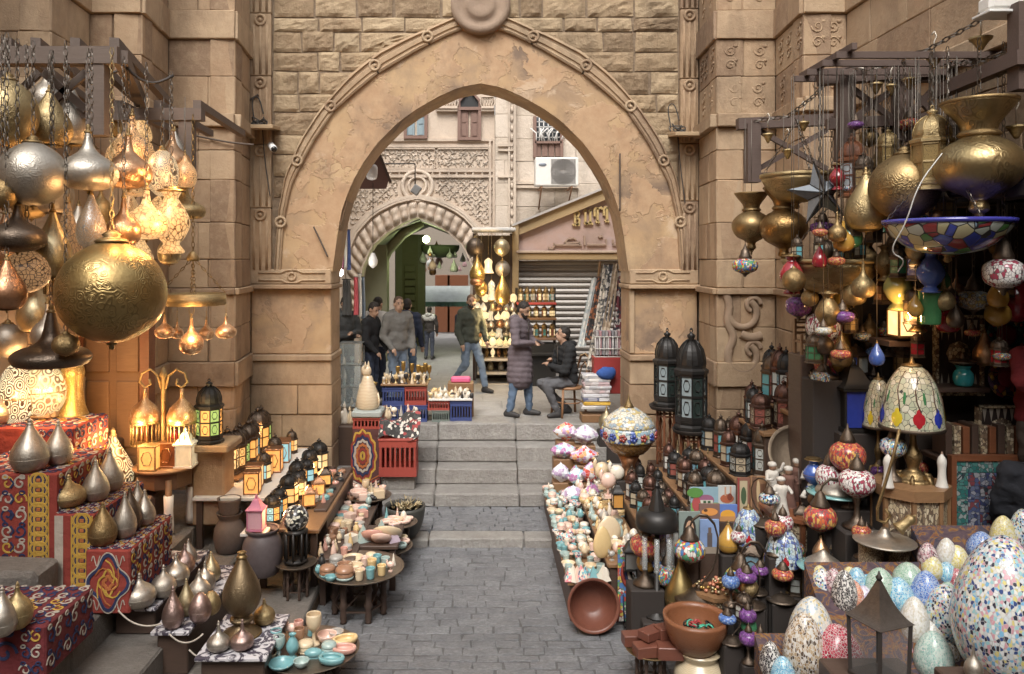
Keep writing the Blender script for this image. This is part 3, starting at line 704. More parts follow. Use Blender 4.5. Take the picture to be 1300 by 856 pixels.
@proto
def mosaic_lamp(part):                        # table lamp: mosaic globe hanging from a hooked stem over a domed foot
    m = MB(); m.lathe([(.5, 0), (.5, .02), (.42, .04), (.3, .07), (.2, .11), (.1, .13)], 24); part('foot', m, ['metal'])
    m = MB(); pts = [(0, 0, .12), (.05, 0, .2)]+[(.22+.30*math.cos(q)*1.0-.06, 0, .62+.34*math.sin(q)) for q in [PI*1.12-i*PI/9 for i in range(10)]]
    pts = [(.02, 0, .12), (.1, 0, .2), (.3, 0, .34), (.42, 0, .52), (.44, 0, .72), (.36, 0, .88), (.2, 0, .97), (.03, 0, .98), (-.12, 0, .92), (-.18, 0, .84)]
    m.tube(pts, .02, 6); m.sph((.02, 0, .13), .05, 8, 6); part('stem', m, ['metal'])
    m = MB(); m.lathe([(.03, .86), (.1, .82), (.12, .78), (.2, .72), (.2, .70)], 16, c=(-.18, 0, 0)); part('cap', m, ['metal'])
    m = MB(); m.lathe(sample([(.19, .70), (.3, .65), (.34, .58), (.3, .51), (.17, .46)], 3), 24, c=(-.18, 0, 0)); part('globe', m, ['mosaic'])
    m = MB(); m.lathe([(.0, .40), (.03, .42), (.14, .455), (.18, .47)], 14, c=(-.18, 0, 0)); part('lower_cap', m, ['metal'])
@proto
def mosaic_pend(part):
    m = MB(); m.lathe(sample([(.18, .12), (.42, .2), (.5, .34), (.45, .48), (.22, .56)], 3), 28); part('globe', m, ['mosaic'])
    m = MB(); m.lathe([(.24, .55), (.26, .6), (.2, .68), (.16, .8), (.1, .86), (.05, .93), (.02, 1)], 18); part('cap', m, ['metal'])
    m = MB(); m.lathe([(0, 0), (.05, .02), (.07, .07), (.18, .11), (.2, .135)], 14); part('lower_cap', m, ['metal'])
@proto
def mosaic_stand(part):                       # mosaic globe on a turned metal column
    m = MB(); m.lathe([(.4, 0), (.4, .03), (.22, .08), (.1, .16), (.07, .3), (.12, .38), (.16, .42)], 18); part('column', m, ['metal'])
    m = MB(); m.lathe(sample([(.16, .41), (.42, .5), (.5, .6), (.44, .71), (.2, .78)], 3), 24); part('globe', m, ['mosaic'])
    m = MB(); m.lathe([(.22, .77), (.2, .82), (.12, .9), (.04, .95), (.02, 1)], 14); part('cap', m, ['metal'])
TIFF = [(.5, 0), (.495, .05), (.48, .22), (.44, .45), (.36, .68), (.24, .86), (.13, .95)]
@proto
def tiffany(part, fl='1'):                    # leaded glass dome with tulips
    m = MB(); sp = sample(TIFF); m.lathe(sp, 32); part('shade', m, ['glass'])
    m = MB(); m.lathe([(.49, -.02), (.51, -.015), (.51, .03), (.495, .035)], 32); part('rim', m, ['lead'])
    m = MB(); m.lathe([(.15, .93), (.16, .96), (.1, .98), (.05, .99), (.03, 1.05), (.01, 1.08)], 16); part('cap', m, ['metal'])
    if fl == '1':
        def on(a, z, off): r = interp([(r, zz) for r, zz in TIFF], z)+off; return (r*math.cos(a), r*math.sin(a), z)
        for k in range(9):
            a = k*2*PI/9; leaf = MB()
            leaf.tube([on(a+.1*math.sin(z*9+k), z, .004) for z in (.3, .45, .6, .75, .88)], .011, 4); part('stem', leaf, ['stem'])
            m = MB(); nm = k % 3
            for dx, dz, w in ((-.09, .0, .075), (.09, 0, .075), (0, -.05, .08), (0, .07, .07)):
                V = [on(a, .2+dz, .014)]+[on(a+dx+w*1.4*math.cos(q), .2+dz+.085*math.sin(q), .006) for q in [i*PI/4 for i in range(8)]]
                m.add(V, [(0, i+1, (i+1) % 8+1) for i in range(8)])
            part('flower', m, [('red', 'blue', 'yellow')[nm]])
            m = MB(); V = [on(a+.22, .5, .012)]+[on(a+.22+.06*math.cos(q), .5+.1*math.sin(q), .005) for q in [i*PI/3 for i in range(6)]]; m.add(V, [(0, i+1, (i+1) % 6+1) for i in range(6)]); part('leaf', m, ['leafg'])
@proto
def lampfoot(part):
    m = MB(); m.lathe(sample([(.5, 0), (.5, .06), (.34, .1), (.3, .16), (.14, .24), (.2, .38), (.24, .48), (.12, .62), (.08, .8), (.13, .92), (.05, 1)], 2), 18); part('column', m, ['metal'])
    m = MB()
    for k in range(6): a = k*PI/3; m.tube([(.3*math.cos(a), .3*math.sin(a), .12), (.46*math.cos(a), .46*math.sin(a), .1), (.54*math.cos(a), .54*math.sin(a), .0)], [.05, .06, .07], 6)
    part('claw_feet', m, ['metal'])
@proto
def tray_table(part, k='3', lw='.035'):       # round metal tray on a folding turned-leg stool
    m = MB(); m.lathe([(0, .93), (.44, .93), (.46, .94), (.5, .99), (.5, 1), (.47, .985), (.45, .962), (0, .96)], 36); part('tray', m, ['tray'])
    n = 6
    for i in range(n):
        a = 2*PI*i/n; lw_ = float(lw); m = MB()
        m.lathe([(lw_*1.2, 0), (lw_*.8, .04), (lw_*1.2, .1), (lw_, .2), (lw_, .3), (lw_*1.5, .36), (lw_, .42), (lw_, .62), (lw_*1.5, .68), (lw_, .74), (lw_*1.2, .93)], 8, c=(.27*math.cos(a), .27*math.sin(a), 0)); part('leg', m, ['wood'])
    m = MB()
    for i in range(n):
        a, b = 2*PI*i/n, 2*PI*(i+1)/n
        for z in (.22, .82): m.bar((.27*math.cos(a), .27*math.sin(a), z), (.27*math.cos(b), .27*math.sin(b), z), .02, .03)
        m.bar((.27*math.cos(a), .27*math.sin(a), .24), (.27*math.cos(b), .27*math.sin(b), .8), .012, .012)
    part('rails', m, ['wood'])
@proto
def inlaid_table(part, n='8'):                # polygonal inlaid side table with arched sides
    n = int(n); rot = PI/2+PI/n; m = MB(); m.lathe([(.5, .94), (.5, 1)], n, smooth=False, rot=rot); part('top', m, ['wood'])
    for i in range(n):
        a, b = rot+2*PI*i/n, rot+2*PI*(i+1)/n; A, B = Vector((.45*math.cos(a), .45*math.sin(a), 0)), Vector((.45*math.cos(b), .45*math.sin(b), 0))
        m = MB(); m.bar(A+Vector((0, 0, .0)), A+Vector((0, 0, .94)), .05, .05); part('leg', m, ['wood'])
        m = MB(); V = []
        for j in range(9):
            t = j/8; p = A.lerp(B, t); z = .3+.35*(1-(2*t-1)**2)**.5; V += [p+Vector((0, 0, .94)), p+Vector((0, 0, z))]
        V2 = [v*.93 for v in V]
        for v, w in zip(V2, V): v.z = w.z
        m.add(V+V2, [(2*j, 2*j+1, 2*j+3, 2*j+2) for j in range(8)]+[(18+2*j, 18+2*j+2, 18+2*j+3, 18+2*j+1) for j in range(8)]+[(2*j+1, 19+2*j, 21+2*j, 2*j+3) for j in range(8)]); part('arched_panel', m, ['inlay'])
@proto
def crate(part):
    m = MB(); t = .04
    for s in (-1, 1):
        for z, h in ((.12, .24), (.88, .24)):
            m.box((0, s*(.5-t/2), z), (1, t, h)); m.box((s*(.5-t/2), 0, z), (t, 1-2*t, h))
    for s in (-1, 1): m.cbox((0, s*.5, .95), (1.02, .05, .05), .01); m.cbox((s*.5, 0, .95), (.05, .94, .05), .01)
    part('rim', m, ['body'])
    m = MB()
    for s in (-1, 1):
        for i in range(8): x = -.45+i*.1286; m.box((x, s*(.5-t/2-.003), .5), (.05, t-.01, .53)); m.box((s*(.5-t/2-.003), x*.95, .5), (t-.01, .05, .53))
    part('slats', m, ['body'])
    m = MB(); m.box((0, 0, .03), (.9, .9, .04)); part('bottom', m, ['body'])
@proto
def box(part, b='.02'): m = MB(); m.cbox((0, 0, .5), (1, 1, 1), float(b)); part('body', m, ['body'])
@proto
def slab(part): m = MB(); m.cbox((0, 0, .5), (1, 1, 1), .02, 0, None, .004); part('top', m, ['body'])
def make(name, kind, loc, scale, label, cat, mats, rz=0, group=None, tilt=None, extra=None):
    o = thing(name, label, cat, loc, rz, group, scale)
    if tilt: o.rotation_euler = (tilt[0], tilt[1], rz)
    pl_ = get(kind)
    if len(pl_) == 1 and not extra:           # one piece: the thing is its mesh
        THINGS.pop(); bpy.data.objects.remove(o); nm, me, sl, _ = pl_[0]
        o = link_mesh(name, me, None, loc, (*(tilt or (0, 0)), rz), scale, [mats[s] for s in sl])
        return tag(o, label, cat, group)
    for nm, me, sl, par in pl_: link_mesh(nm, me, o, None, None, None, [mats.get(s) or mats.get(ALT.get(s)) for s in sl])
    return o
ALT = dict(trim='body', lid='trim', glass2='glass', wood='metal', tray='metal', lead='metal', red='glass', inlay='wood')
def stand(name, kind, box, label, cat, mats, z=None, Y=None, rz=0, group=None, depth=None, tilt=None, hs_=1):
    """put a thing so that its base rests on level z (or at distance Y) and it fills the photo box x0,x1,y0,y1"""
    x0, x1, y0, y1 = box
    if Y is None: Y = F*(H-z)/(y1-VY)
    p = P((x0+x1)/2, y1, Y); w = (x1-x0)*Y/F; h = (y1-y0)*Y/F*hs_
    return make(name, kind, p, (w, depth or w, h), label, cat, mats, rz, group, tilt)
def chain_mb(m, a, b, L=.05, r=.005, mi=0):
    L *= .72; r *= .62
    a, b = Vector(a), Vector(b); d = b-a; n = max(1, int(d.length/L)); q = d.to_track_quat('Z', 'Y').to_matrix().to_4x4()
    n = min(n, 70)
    step = d.length/n
    for i in range(n):
        M = Matrix.Translation(a+d*(i+.5)/n) @ q @ Matrix.Rotation((i % 2)*PI/2, 4, 'Z')
        m.tube([(step*.28*math.cos(t), 0, step*.66*math.sin(t)) for t in [k*PI/3 for k in range(6)]], r, 3, mi, True, False, M)
def hang(name, kind, box, Y, label, cat, mats, top=None, group=None, rz=0, hook=True, depth=None):
    """hanging thing filling the photo box at distance Y, on a chain that rises to height top (m)"""
    x0, x1, y0, y1 = box; o = stand(name, kind, box, label, cat, mats, None, Y, rz, group, depth)
    if o.type == 'MESH': return o
    h = (y1-y0)*Y/F; w = (x1-x0)*Y/F; z1 = o.location.z+h
    if top and top > z1+.03:
        m = MB(); cd = group and ('crowding' in group or Y > 6.7)
        if cd: m.tube([(0, 0, h*.98), (0, 0, top-o.location.z)], .003, 4)
        else: chain_mb(m, (0, 0, h*.98), (0, 0, top-o.location.z), .07, .006)
        c = m.build('cord' if cd else 'chain', mats.get('chain') or mats.get('metal') or mats.get('trim') or mats['body'], o)
        c.scale = (1/o.scale.x, 1/o.scale.y, 1/o.scale.z)
    return o
def bulb(loc, power, col=(1., .55, .22), r=.04):
    L = bpy.data.lights.new('lamp_light', 'POINT'); L.energy = power*1.5; L.color = col; L.shadow_soft_size = r
    o = bpy.data.objects.new('lamp_light', L); COL.objects.link(o); o.location = loc; return o
BRASS = m_metal((.50, .38, .20), (.10, .07, .035), .45); BRASS_D = m_metal((.36, .25, .12), (.06, .04, .02), .42); SILVER = m_metal((.56, .51, .44), (.13, .11, .09), .43, .5); SILVER_B = m_metal((.6, .55, .47), (.13, .10, .08), .34, .3)
COPPER = m_metal((.50, .27, .15), (.12, .05, .03), .35, .7); PALEBR = m_metal((.58, .49, .31), (.15, .11, .06), .36, .5, 14.); BRONZE = m_metal((.17, .13, .10), (.03, .025, .02), .42, .6)
ROSE = m_metal((.50, .36, .32), (.14, .09, .08), .33, .6); GOLD = m_metal((.6, .42, .15), (.3, .16, .05), .25, .6, 16.)
BLACKM = m_plain((.035, .033, .032), .45, .6); CHAINM = m_plain((.16, .14, .12), .45, .8); IRON = m_plain((.06, .05, .045), .6, .5)
WOOD_D = m_wood((.10, .062, .045), (.055, .035, .027)); WOOD_R = m_wood((.26, .10, .045), (.15, .055, .028), .4); WOOD_M = m_wood((.30, .17, .08), (.17, .09, .045)); WOOD_G = m_wood((.17, .125, .10), (.10, .075, .062), .75, (1, 9, 9))
WHITE = m_plain((.72, .70, .66), .5); CLAY = m_plain((.12, .095, .085), .7, 0., .3, 30.); BLACK = m_plain((.02, .02, .02), .6)
TRAYM = m_metal((.30, .24, .19), (.1, .08, .06), .45, .8, 14.)
PALE = m_stone((.57, .465, .37), (.49, .39, .31), (.63, .53, .43), .5); PALE2 = m_stone((.59, .50, .41), (.51, .43, .345), (.65, .56, .47), .9)
Y2 = 18.0; K2 = Y2/F
def x2(px): return (px-VX)*K2
def z2(py): return H-(py-VY)*K2
port = thing('portal_building', 'pale stone building with a carved pointed portal and shuttered windows across the square', 'building', (0, Y2, 0))
PI_ = [(0, 276), (15, 281), (38, 295), (58, 313), (70, 341), (74, 370), (74, 462)]; PO_ = [(0, 247), (30, 253), (58, 267), (82, 293), (95, 330), (98, 380), (98, 462)]
def full2(Hf, n, cx=530):
    h = [(p.x*K2, z2(p.y)) for p in resamp(Hf, n)]; X = x2(cx); return [(X-a, b) for a, b in reversed(h)]+[(X+a, b) for a, b in h[1:]]
QI, QO = full2(PI_, 20), full2(PO_, 20)
m = MB(); n = len(QI); xl, xr, zt = -6.5, x2(628), 11.0; V = []; Fs = []
for i, (a, b) in enumerate(QI):
    t = i/(n-1); per = (zt-ZC)*2+(xr-xl); q = t*per
    if q < zt-ZC: e = (xl, ZC+q)
    elif q < zt-ZC+xr-xl: e = (xl+q-(zt-ZC), zt)
    else: e = (xr, zt-(q-(zt-ZC)-(xr-xl)))
    V += [(a, 0, b), (e[0], 0, e[1]), (a, .6, b)]
for i in range(n-1): a, b = 3*i, 3*i+3; Fs += [(a, b, b+1, a+1), (a+2, b+2, b, a)]
m.add(V, Fs); m.build('wall', PALE, port)
for i in range(5, 36):                       # cushion voussoirs
    a, b = QI[i], QI[i+1]; A, B = QO[i], QO[i+1]; m = MB()
    def fn(u, v, a=a, b=b, A=A, B=B):
        s0 = Vector(a).lerp(Vector(b), lerp(.06, .94, u)); s1 = Vector(A).lerp(Vector(B), lerp(.06, .94, u)); p = s0.lerp(s1, lerp(.08, .72, v))
        return (p.x, -.01-.11*math.sin(PI*u)**.6*(1 if 0 < v < 1 else 0)-.03*math.sin(v*9), p.y)
    m.grid(fn, 4, 5, 0, True); m.build('voussoir', PALE, port)
m = MB()
for off, w in ((.84, .05), (.95, .09)):
    m.ribbon([(lerp(a[0], b[0], off), -.005, lerp(a[1], b[1], off)) for a, b in zip(QI, QO)], w, .09, (0, -1, 0))
c = (x2(530), z2(236)); m.tube([(c[0]+.34*math.cos(q), -.03, c[1]+.34*math.sin(q)) for q in [i*PI/10 for i in range(20)]], .05, 6, 0, True); m.tube([(c[0]+.2*math.cos(q), -.03, c[1]+.2*math.sin(q)) for q in [i*PI/8 for i in range(16)]], .035, 6, 0, True)
m.build('portal_moulding', PALE, port)
m = MB()
def frame2(x0, x1, y0, y1, w=.07): m.ribbon([(x2(x0), 0, z2(y0)), (x2(x1), 0, z2(y0)), (x2(x1), 0, z2(y1)), (x2(x0), 0, z2(y1))], w, .05, (0, -1, 0), 0, True)
for y in (178, 186, 217, 224): m.ribbon([(-5, 0, z2(y)), (x2(627 if y != 186 else 622), 0, z2(y))], .08, .06, (0, -1, 0))
for x in (622, 627): m.ribbon([(x2(x), 0, z2(176)), (x2(x), 0, z2(300))], .06, .067, (0, -1, 0))
frame2(470, 552, 189, 214, .04); frame2(556, 620, 189, 214, .04)
for px in range(470, 622, 21): m.tube([(x2(px)+.09*math.cos(q), -.03, z2(220.5)+.07*math.sin(q)) for q in [i*PI/6 for i in range(12)]], .03, 4, 0, True)
m.build('frieze_frame', PALE, port)
m = MB(); rr = random.Random(3)
for px in range(472, 620, 5):
    for py in (193, 199, 205, 211): 
        a = rr.uniform(0, 6); r = .045; m.tube([(x2(px+rr.uniform(-2, 2))+r*math.cos(a+q), -.012, z2(py)+r*1.2*math.sin(a+q)) for q in (0, 1.2, 2.4, 3.4)], .016, 3)
for px in range(448, 624, 6):
    for py in range(228, 330, 6):
        dx, dy = abs(px-530), py
        if dx < interp([(o, y) for o, y in PO_], py)+6 and py > 246: continue
        if abs(px-530) < 26 and py < 262: continue
        a = rr.uniform(0, 6); r = .05; m.tube([(x2(px)+r*math.cos(a+q), -.01, z2(py)+r*math.sin(a+q)) for q in (0, 1.2, 2.4, 3.6)], .017, 3)
struct(m.build('interlace_carving', PALE2, port), 'stuff')
SHUT = m_wood((.26, .16, .12), (.17, .10, .08), .7); SHUTB = m_plain((.24, .31, .34), .6)
def win(x0, x1, y0, y1, par, mats, bars=0, Y=0, arch=False):
    w, h = x2(x1)-x2(x0), z2(y0)-z2(y1); c = ((x2(x0)+x2(x1))/2, Y, (z2(y0)+z2(y1))/2); fr_ = MB()
    for s in (-1, 1): fr_.box((c[0]+s*(w/2), Y-.04, c[2]), (.07, .14, h)); fr_.box((c[0], Y-.045, c[2]+s*h/2), (w+.07, .15, .07))
    f = fr_.build('window', mats[0], par)
    for s in (-1, 1): m = MB(); m.cbox((c[0]+s*w/4, Y-.03, c[2]), (w/2-.05, .05, h-.08), .008); m.box((c[0]+s*w/4, Y-.062, c[2]+h*.2), (w/2-.14, .02, h*.3)); m.box((c[0]+s*w/4, Y-.062, c[2]-h*.22), (w/2-.14, .02, h*.36)); m.build('shutter', mats[1], f)
    return f
win(515, 541, 144, 175, port, (SHUT, SHUTB)); win(583, 609, 139, 177, port, (SHUT, SHUT))
m = MB(); c0, c1, cm = x2(583), x2(609), x2(596)
m.ribbon([(c0, -.02, z2(139)), (c0, -.02, z2(129)), (cm, -.02, z2(114)), (c1, -.02, z2(129)), (c1, -.02, z2(139))], .07, .07, (0, -1, 0)); m.build('arch_frame', SHUT, port)
m = MB(); m.prism([(c0, z2(138)), (c1, z2(138)), (c1, z2(129)), (cm, z2(115)), (c0, z2(129))], .02); m.build('arch_shade', BLACK, port, (0, -.015, 0))  # flat black sheet, the shade of a recess painted as its colour
for (xa, xb) in ((554, 581), (611, 627)):
    m = MB(); z0, z1 = z2(138), z2(124)
    for z in (z0, z1): m.box(((x2(xa)+x2(xb))/2, -.12, z), (x2(xb)-x2(xa), .1, .05))
    k = int((xb-xa)/3.2)
    for i in range(k):
        x = lerp(x2(xa), x2(xb), (i+.5)/k); m.tube([(x+.05*math.cos(q), -.12, (z0+z1)/2+.11*math.sin(q)) for q in [j*PI/4 for j in range(8)]], .016, 4, 0, True)
    m.box(((x2(xa)+x2(xb))/2, -.06, z0-.05), (x2(xb)-x2(xa), .14, .06)); m.build('pierced_railing', PALE, port)
wing = thing('pale_house', 'pale block house with a barred window above the kiosk roof', 'building', (0, Y2, 0))
zs = [ZC+i*.52 for i in range(20)]
wall_seg(wing, (x2(628.5), Y2-.12), (x2(655), Y2-.12), zs[:-1], mat=PALE2, wmin=.3, wmax=.5, thick=.4)
wall_seg(wing, (x2(655), Y2+.1), (5.5, Y2+.1), zs[:-1], mat=PALE2)
for o in wing.children: o.location.y = -Y2
m = MB()
for px, w in ((646, .05), (653, .07)): m.ribbon([(x2(px), -.13, z2(100)), (x2(px), -.13, z2(330))], w, .05, (0, -1, 0))
for y in (186, 192, 225): m.ribbon([(x2(632), -.13, z2(y)), (x2(651), -.13, z2(y))], .06, .06, (0, -1, 0))
for y in range(105, 300, 12): m.sph((x2(649.5), -.14, z2(y)), (.04, .04, .07), 6, 4)
for y in (232, 237): m.box(((x2(655)+x2(735))/2, .08, z2(y)), (x2(735)-x2(655), .12, .06))
m.build('corner_carving', PALE, wing)
f = MB(); wx0, wx1, wz0, wz1 = x2(679), x2(713), z2(200), z2(148)
for x in (wx0, wx1): f.box((x, .04, (wz0+wz1)/2), (.07, .16, wz1-wz0))
f.box(((wx0+wx1)/2, .035, z2(181)), (wx1-wx0, .15, .05)); fo = f.build('window', SHUT, wing)
m = MB(); m.box(((wx0+wx1)/2, .088, (z2(181)+wz1)/2), (wx1-wx0, .02, wz1-z2(181))); m.build('pane', m_plain((.10, .11, .12), .2), fo)
m = MB()
for i in range(1, 6): x = lerp(wx0, wx1, i/6); m.tube([(x, .02, z2(181)), (x, .02, wz1)], .014, 4)
for i in range(1, 5): z = lerp(z2(181), wz1, i/5); m.tube([(wx0, .02, z), (wx1, .02, z)], .014, 4)
for i in range(9): x = lerp(wx0, wx1, (i+.4)/9); m.tube([(x, -.02, z2(181)), (x+R.uniform(-.1, .1), -.04, z2(170)), (x+R.uniform(-.15, .15), -.02, z2(163))], .02, 4)
m.build('window_bars', m_plain((.62, .60, .57), .6), fo)
for i in range(4): x = lerp(wx0, wx1, (i+.5)/4); m = MB(); m.cbox((x, .06, (z2(181)+wz0)/2), ((wx1-wx0)/4-.02, .06, z2(181)-wz0-.04), .008); m.build('shutter_board', SHUT, fo)
acY = 17.3; c = P(706, 219, acY); ac = thing('air_conditioner', 'white air conditioner unit on brackets above the kiosk roof', 'air conditioner', (c.x, acY, c.z-.31))
m = MB(); m.cbox((0, 0, .31), (.94, .36, .62), .02); m.build('casing', WHITE, ac)
m = MB(); gx = .14
for i in range(8): m.tube([(gx+(.06+.03*i)*math.cos(q), -.195, .31+(.06+.03*i)*math.sin(q)) for q in [k*PI/8 for k in range(16)]], .006, 4, 0, True)
for i in range(14): m.bar((gx-.24+i*.037, -.197, .05), (gx-.24+i*.037, -.197, .57), .008, .006)
m.build('fan_grille', m_plain((.16, .15, .14), .5), ac)
m = MB(); m.box((gx, -.183, .31), (.54, .008, .54)); m.build('grille_back', m_plain((.33, .31, .29), .6), ac)
m = MB(); m.lathe([(.085, 0), (.085, .008), (.075, .012)], 20, M=Matrix.Translation((-.31, -.18, .46)) @ Matrix.Rotation(PI/2, 4, 'X') @ Matrix.Diagonal((1, .45, 1, 1))); m.build('badge', m_plain((.2, .22, .25), .4, .3), ac)
for s in (-.33, .33): m = MB(); m.bar((s, -.15, -.02), (s, .75, -.02), .04, .04); m.bar((s, -.1, -.03), (s, .75, -.45), .03, .03); m.build('bracket', m_plain((.3, .17, .1), .7), ac)
YK = 15.9; kx = lambda px: (px-VX)*YK/F; kz_ = lambda py: H-(py-VY)*YK/F
PINK = NT('pink_plaster'); _n = PINK.noise(1.6, 6, .65); _h = PINK.noise(30, 4, .7)
PINK = PINK.done(PINK.ramp(_n, [(.3, (.34, .25, .21)), (.5, (.45, .32, .28)), (.7, (.44, .35, .34))]), .85, 0., PINK.bump(_h, .4, .006))
OCHRE = m_wood((.46, .33, .17), (.34, .24, .13), .7, (1, 1, 1)); TRIM = m_stone((.48, .37, .29), (.4, .3, .24), (.52, .42, .33), .3)
ki = thing('shop_kiosk', 'pink gabled shop front with raised sign letters and a grey roller shutter', 'shop', (0, YK, 0))
xR = kx(880); slope = lambda px: 289-(px-660)*52/128
m = MB(); m.prism([(kx(656), kz_(322)), (xR, kz_(322)), (xR, kz_(slope(880)+6)), (kx(656), kz_(slope(656)+6))], .3); m.build('gable_wall', PINK, ki)
m = MB(); m.add([(kx(653), -.12, kz_(slope(653)+9)), (xR, -.12, kz_(slope(880)+9)), (xR, -.12, kz_(slope(880)-5)), (kx(653), -.12, kz_(slope(653)-5)), (kx(653), 1.4, kz_(slope(653)+9)), (xR, 1.4, kz_(slope(880)+9)), (xR, 1.4, kz_(slope(880)-5)), (kx(653), 1.4, kz_(slope(653)-5))], [(0, 1, 2, 3), (7, 6, 5, 4), (3, 2, 6, 7), (0, 4, 5, 1), (0, 3, 7, 4), (1, 5, 6, 2)]); m.build('sloping_beam', OCHRE, ki)
m = MB(); m.add([(kx(650), -.2, kz_(slope(650)-5)), (xR, -.2, kz_(slope(880)-5)), (xR, -.2, kz_(slope(880)-8)), (kx(650), -.2, kz_(slope(650)-8)), (kx(650), 1.5, kz_(slope(650)-5)), (xR, 1.5, kz_(slope(880)-5)), (xR, 1.5, kz_(slope(880)-8)), (kx(650), 1.5, kz_(slope(650)-8))], [(0, 1, 2, 3), (7, 6, 5, 4), (3, 2, 6, 7), (0, 4, 5, 1), (0, 3, 7, 4), (1, 5, 6, 2)]); m.build('roof_sheet', m_plain((.55, .52, .49), .5, .3), ki)
m = MB(); m.cbox(((kx(655)+xR)/2, -.02, kz_(326)), (xR-kx(655), .3, .13), .012); m.build('lintel', OCHRE, ki)
m = MB(); m.cbox(((kx(655)+xR)/2, -.04, kz_(320)), (xR-kx(655), .34, .05), .012); m.build('lintel_moulding', TRIM, ki)
m = MB(); m.cbox((kx(654), -.03, (kz_(284)+ZC)/2), (.13, .3, kz_(284)-ZC), .012); m.build('post', OCHRE, ki)
SHG = m_plain((.33, .305, .28), .45, .4); z = ZC+.02; k = 0; sl = MB(); sl.lathe([(.07, 0), (.07, 0)], 3)
zt_ = kz_(331); nsl = 21; hh = (zt_-ZC)/nsl
sm = MB(); Lx = xR-kx(658); sm.add([(x, y, zz) for x in (0, Lx) for y, zz in ((.02, 0), (-.02, hh*.25), (-.025, hh*.6), (.0, hh*.97), (.05, hh*.97), (.05, 0))], [(i, 6+i, 6+(i+1) % 6, (i+1) % 6) for i in range(6)]); sme = sm.mesh('shutter_slat', SHG)
for i in range(nsl): link_mesh('shutter_slat', sme, ki, (kx(658), .1, ZC+i*hh))
GOLDL = m_plain((.60, .45, .21), .45, .25); u = YK/F
def letter(strokes, w, mat, ox, oy, sc, th=.06, nm='letter'):
    m = MB()
    for st in strokes: m.ribbon([(kx(ox+a*sc), -.002, kz_(oy+b*sc)) for a, b in st], w, th, (0, -1, 0)); 
    return m.build(nm, mat, ki)
D = [[(-3, 21), (0, 19), (3, 22)], [(4, 21), (8, 19), (11, 22)]]
foot = lambda x: [(x-2.6, 20.5), (x, 18.5), (x+2.6, 20.8)]
letter([[(2, 1), (2, 19)], [(0, 1.5), (5, 0), (8, 3), (6, 8), (3, 9)], [(4, 9), (8.5, 12), (8, 17), (4, 20)], foot(1), foot(6)], .05, GOLDL, 728, 268.5, .88)
letter([[(2, 1), (2, 18)], [(9, 0), (9, 19)], [(2, 18), (5, 20), (9, 17)], [(0, 3), (3, 0)], [(7, 3), (10, 0)], foot(3), foot(10)], .05, GOLDL, 741, 266.5, .9)
letter([[(5, 1), (5, 19)], [(0, 5), (2, 1), (6, 2), (10, 0), (11, 3)], [(1, 5), (1, 12)], foot(5)], .055, GOLDL, 753.5, 263.5, .95)
letter([[(5, 1), (5, 19)], [(0, 5), (2, 1), (6, 2), (10, 0), (11, 3)], [(1, 5), (1, 12)], foot(5)], .055, GOLDL, 765.5, 262.5, .95)
letter([[(5, 1), (5, 19)], [(0, 5), (2, 1), (6, 2), (10, 0), (11, 3)], foot(5)], .055, GOLDL, 777.5, 261.5, .95)
SGN = m_plain((.36, .26, .20), .6)
letter([[(-2, 5), (-1, 7), (2, 7.5), (5, 4), (5, 0)], [(5, 2.5), (40, 2.5)], [(18, 0), (22, -5), (29, -6.5), (33, -4)], [(19, .3), (37, -.5)], [(37, 2.5), (37, -2)]], .04, SGN, 698.5, 308.5, 1, .05, 'sign_word')
letter([[(0, 3), (0, -9)], [(3, 2.2), (27, 2.2), (27, -5)]], .045, SGN, 742, 308.5, 1, .05, 'sign_word')
letter([[(0, 0), (1.5, 1.5), (3, 0), (4.5, 1.5)]], .05, SGN, 760, 299.5, 1, .05, 'sign_dots')
letter([[(0, 2.2), (12, 2.2)], [(1, 2), (1, -4)], [(6, 2), (6, -2)]], .045, SGN, 777, 308.5, 1, .05, 'sign_word')
GREEN = m_plain((.17, .165, .10), .85, 0., .35, 5.); GREEND = m_plain((.12, .115, .08), .8, 0., .3, 8.); GW = m_wood((.16, .15, .07), (.10, .095, .045), .7)
tn = thing('covered_passage', 'green lit vaulted passage behind the carved portal', 'passage', (0, Y2, 0))
m = MB(); xa, xb = x2(450), x2(606); T = [(xa, ZC), (xa, z2(340)), (xa+.25, z2(312)), (x2(500), z2(290)), (x2(530), z2(278)), (x2(566), z2(292)), (xb-.25, z2(312)), (xb, z2(340)), (xb, ZC)]
V = [(x, y, z) for y in (.62, 4.4) for x, z in T]; m.add(V, [(i, 9+i, 10+i, i+1) for i in range(8)]); m.build('vault', GREEND, tn)
m = MB(); m.box(((xa+xb)/2, 9.6, 4.7), (xb-xa+4, .15, 7.6)); m.build('end_wall', m_plain((.24, .20, .16), .8), tn)
m = MB(); m.tube([(x2(473), .9, ZC), (x2(474), .9, z2(345)), (x2(486), .95, z2(318)), (x2(505), 1., z2(296)), (x2(530), 1.1, z2(279))], .13, 6); m.build('vault_rib', GREEN, tn)
m = MB(); m.box((xa+.35, 1.0, 2.4), (.6, .5, 2.8)); m.build('green_pier', GREEN, tn)
for k, (px, w) in enumerate(((507, .14), (521, .3), (535, .14))):
    Yd = 22; X = (px-VX)*Yd/F; m = MB(); m.cbox((X, Yd-Y2, 2.6), (w*1.6, .2, 3.1), .02); m.build('door_post', GREEN if k != 1 else GW, tn)
for i in range(9): m = MB(); m.cbox(((521-VX)*.022, 21.85-Y2, 1.6+i*.2), (.3, .06, .17), .01); m.build('shutter_board', GW, tn)
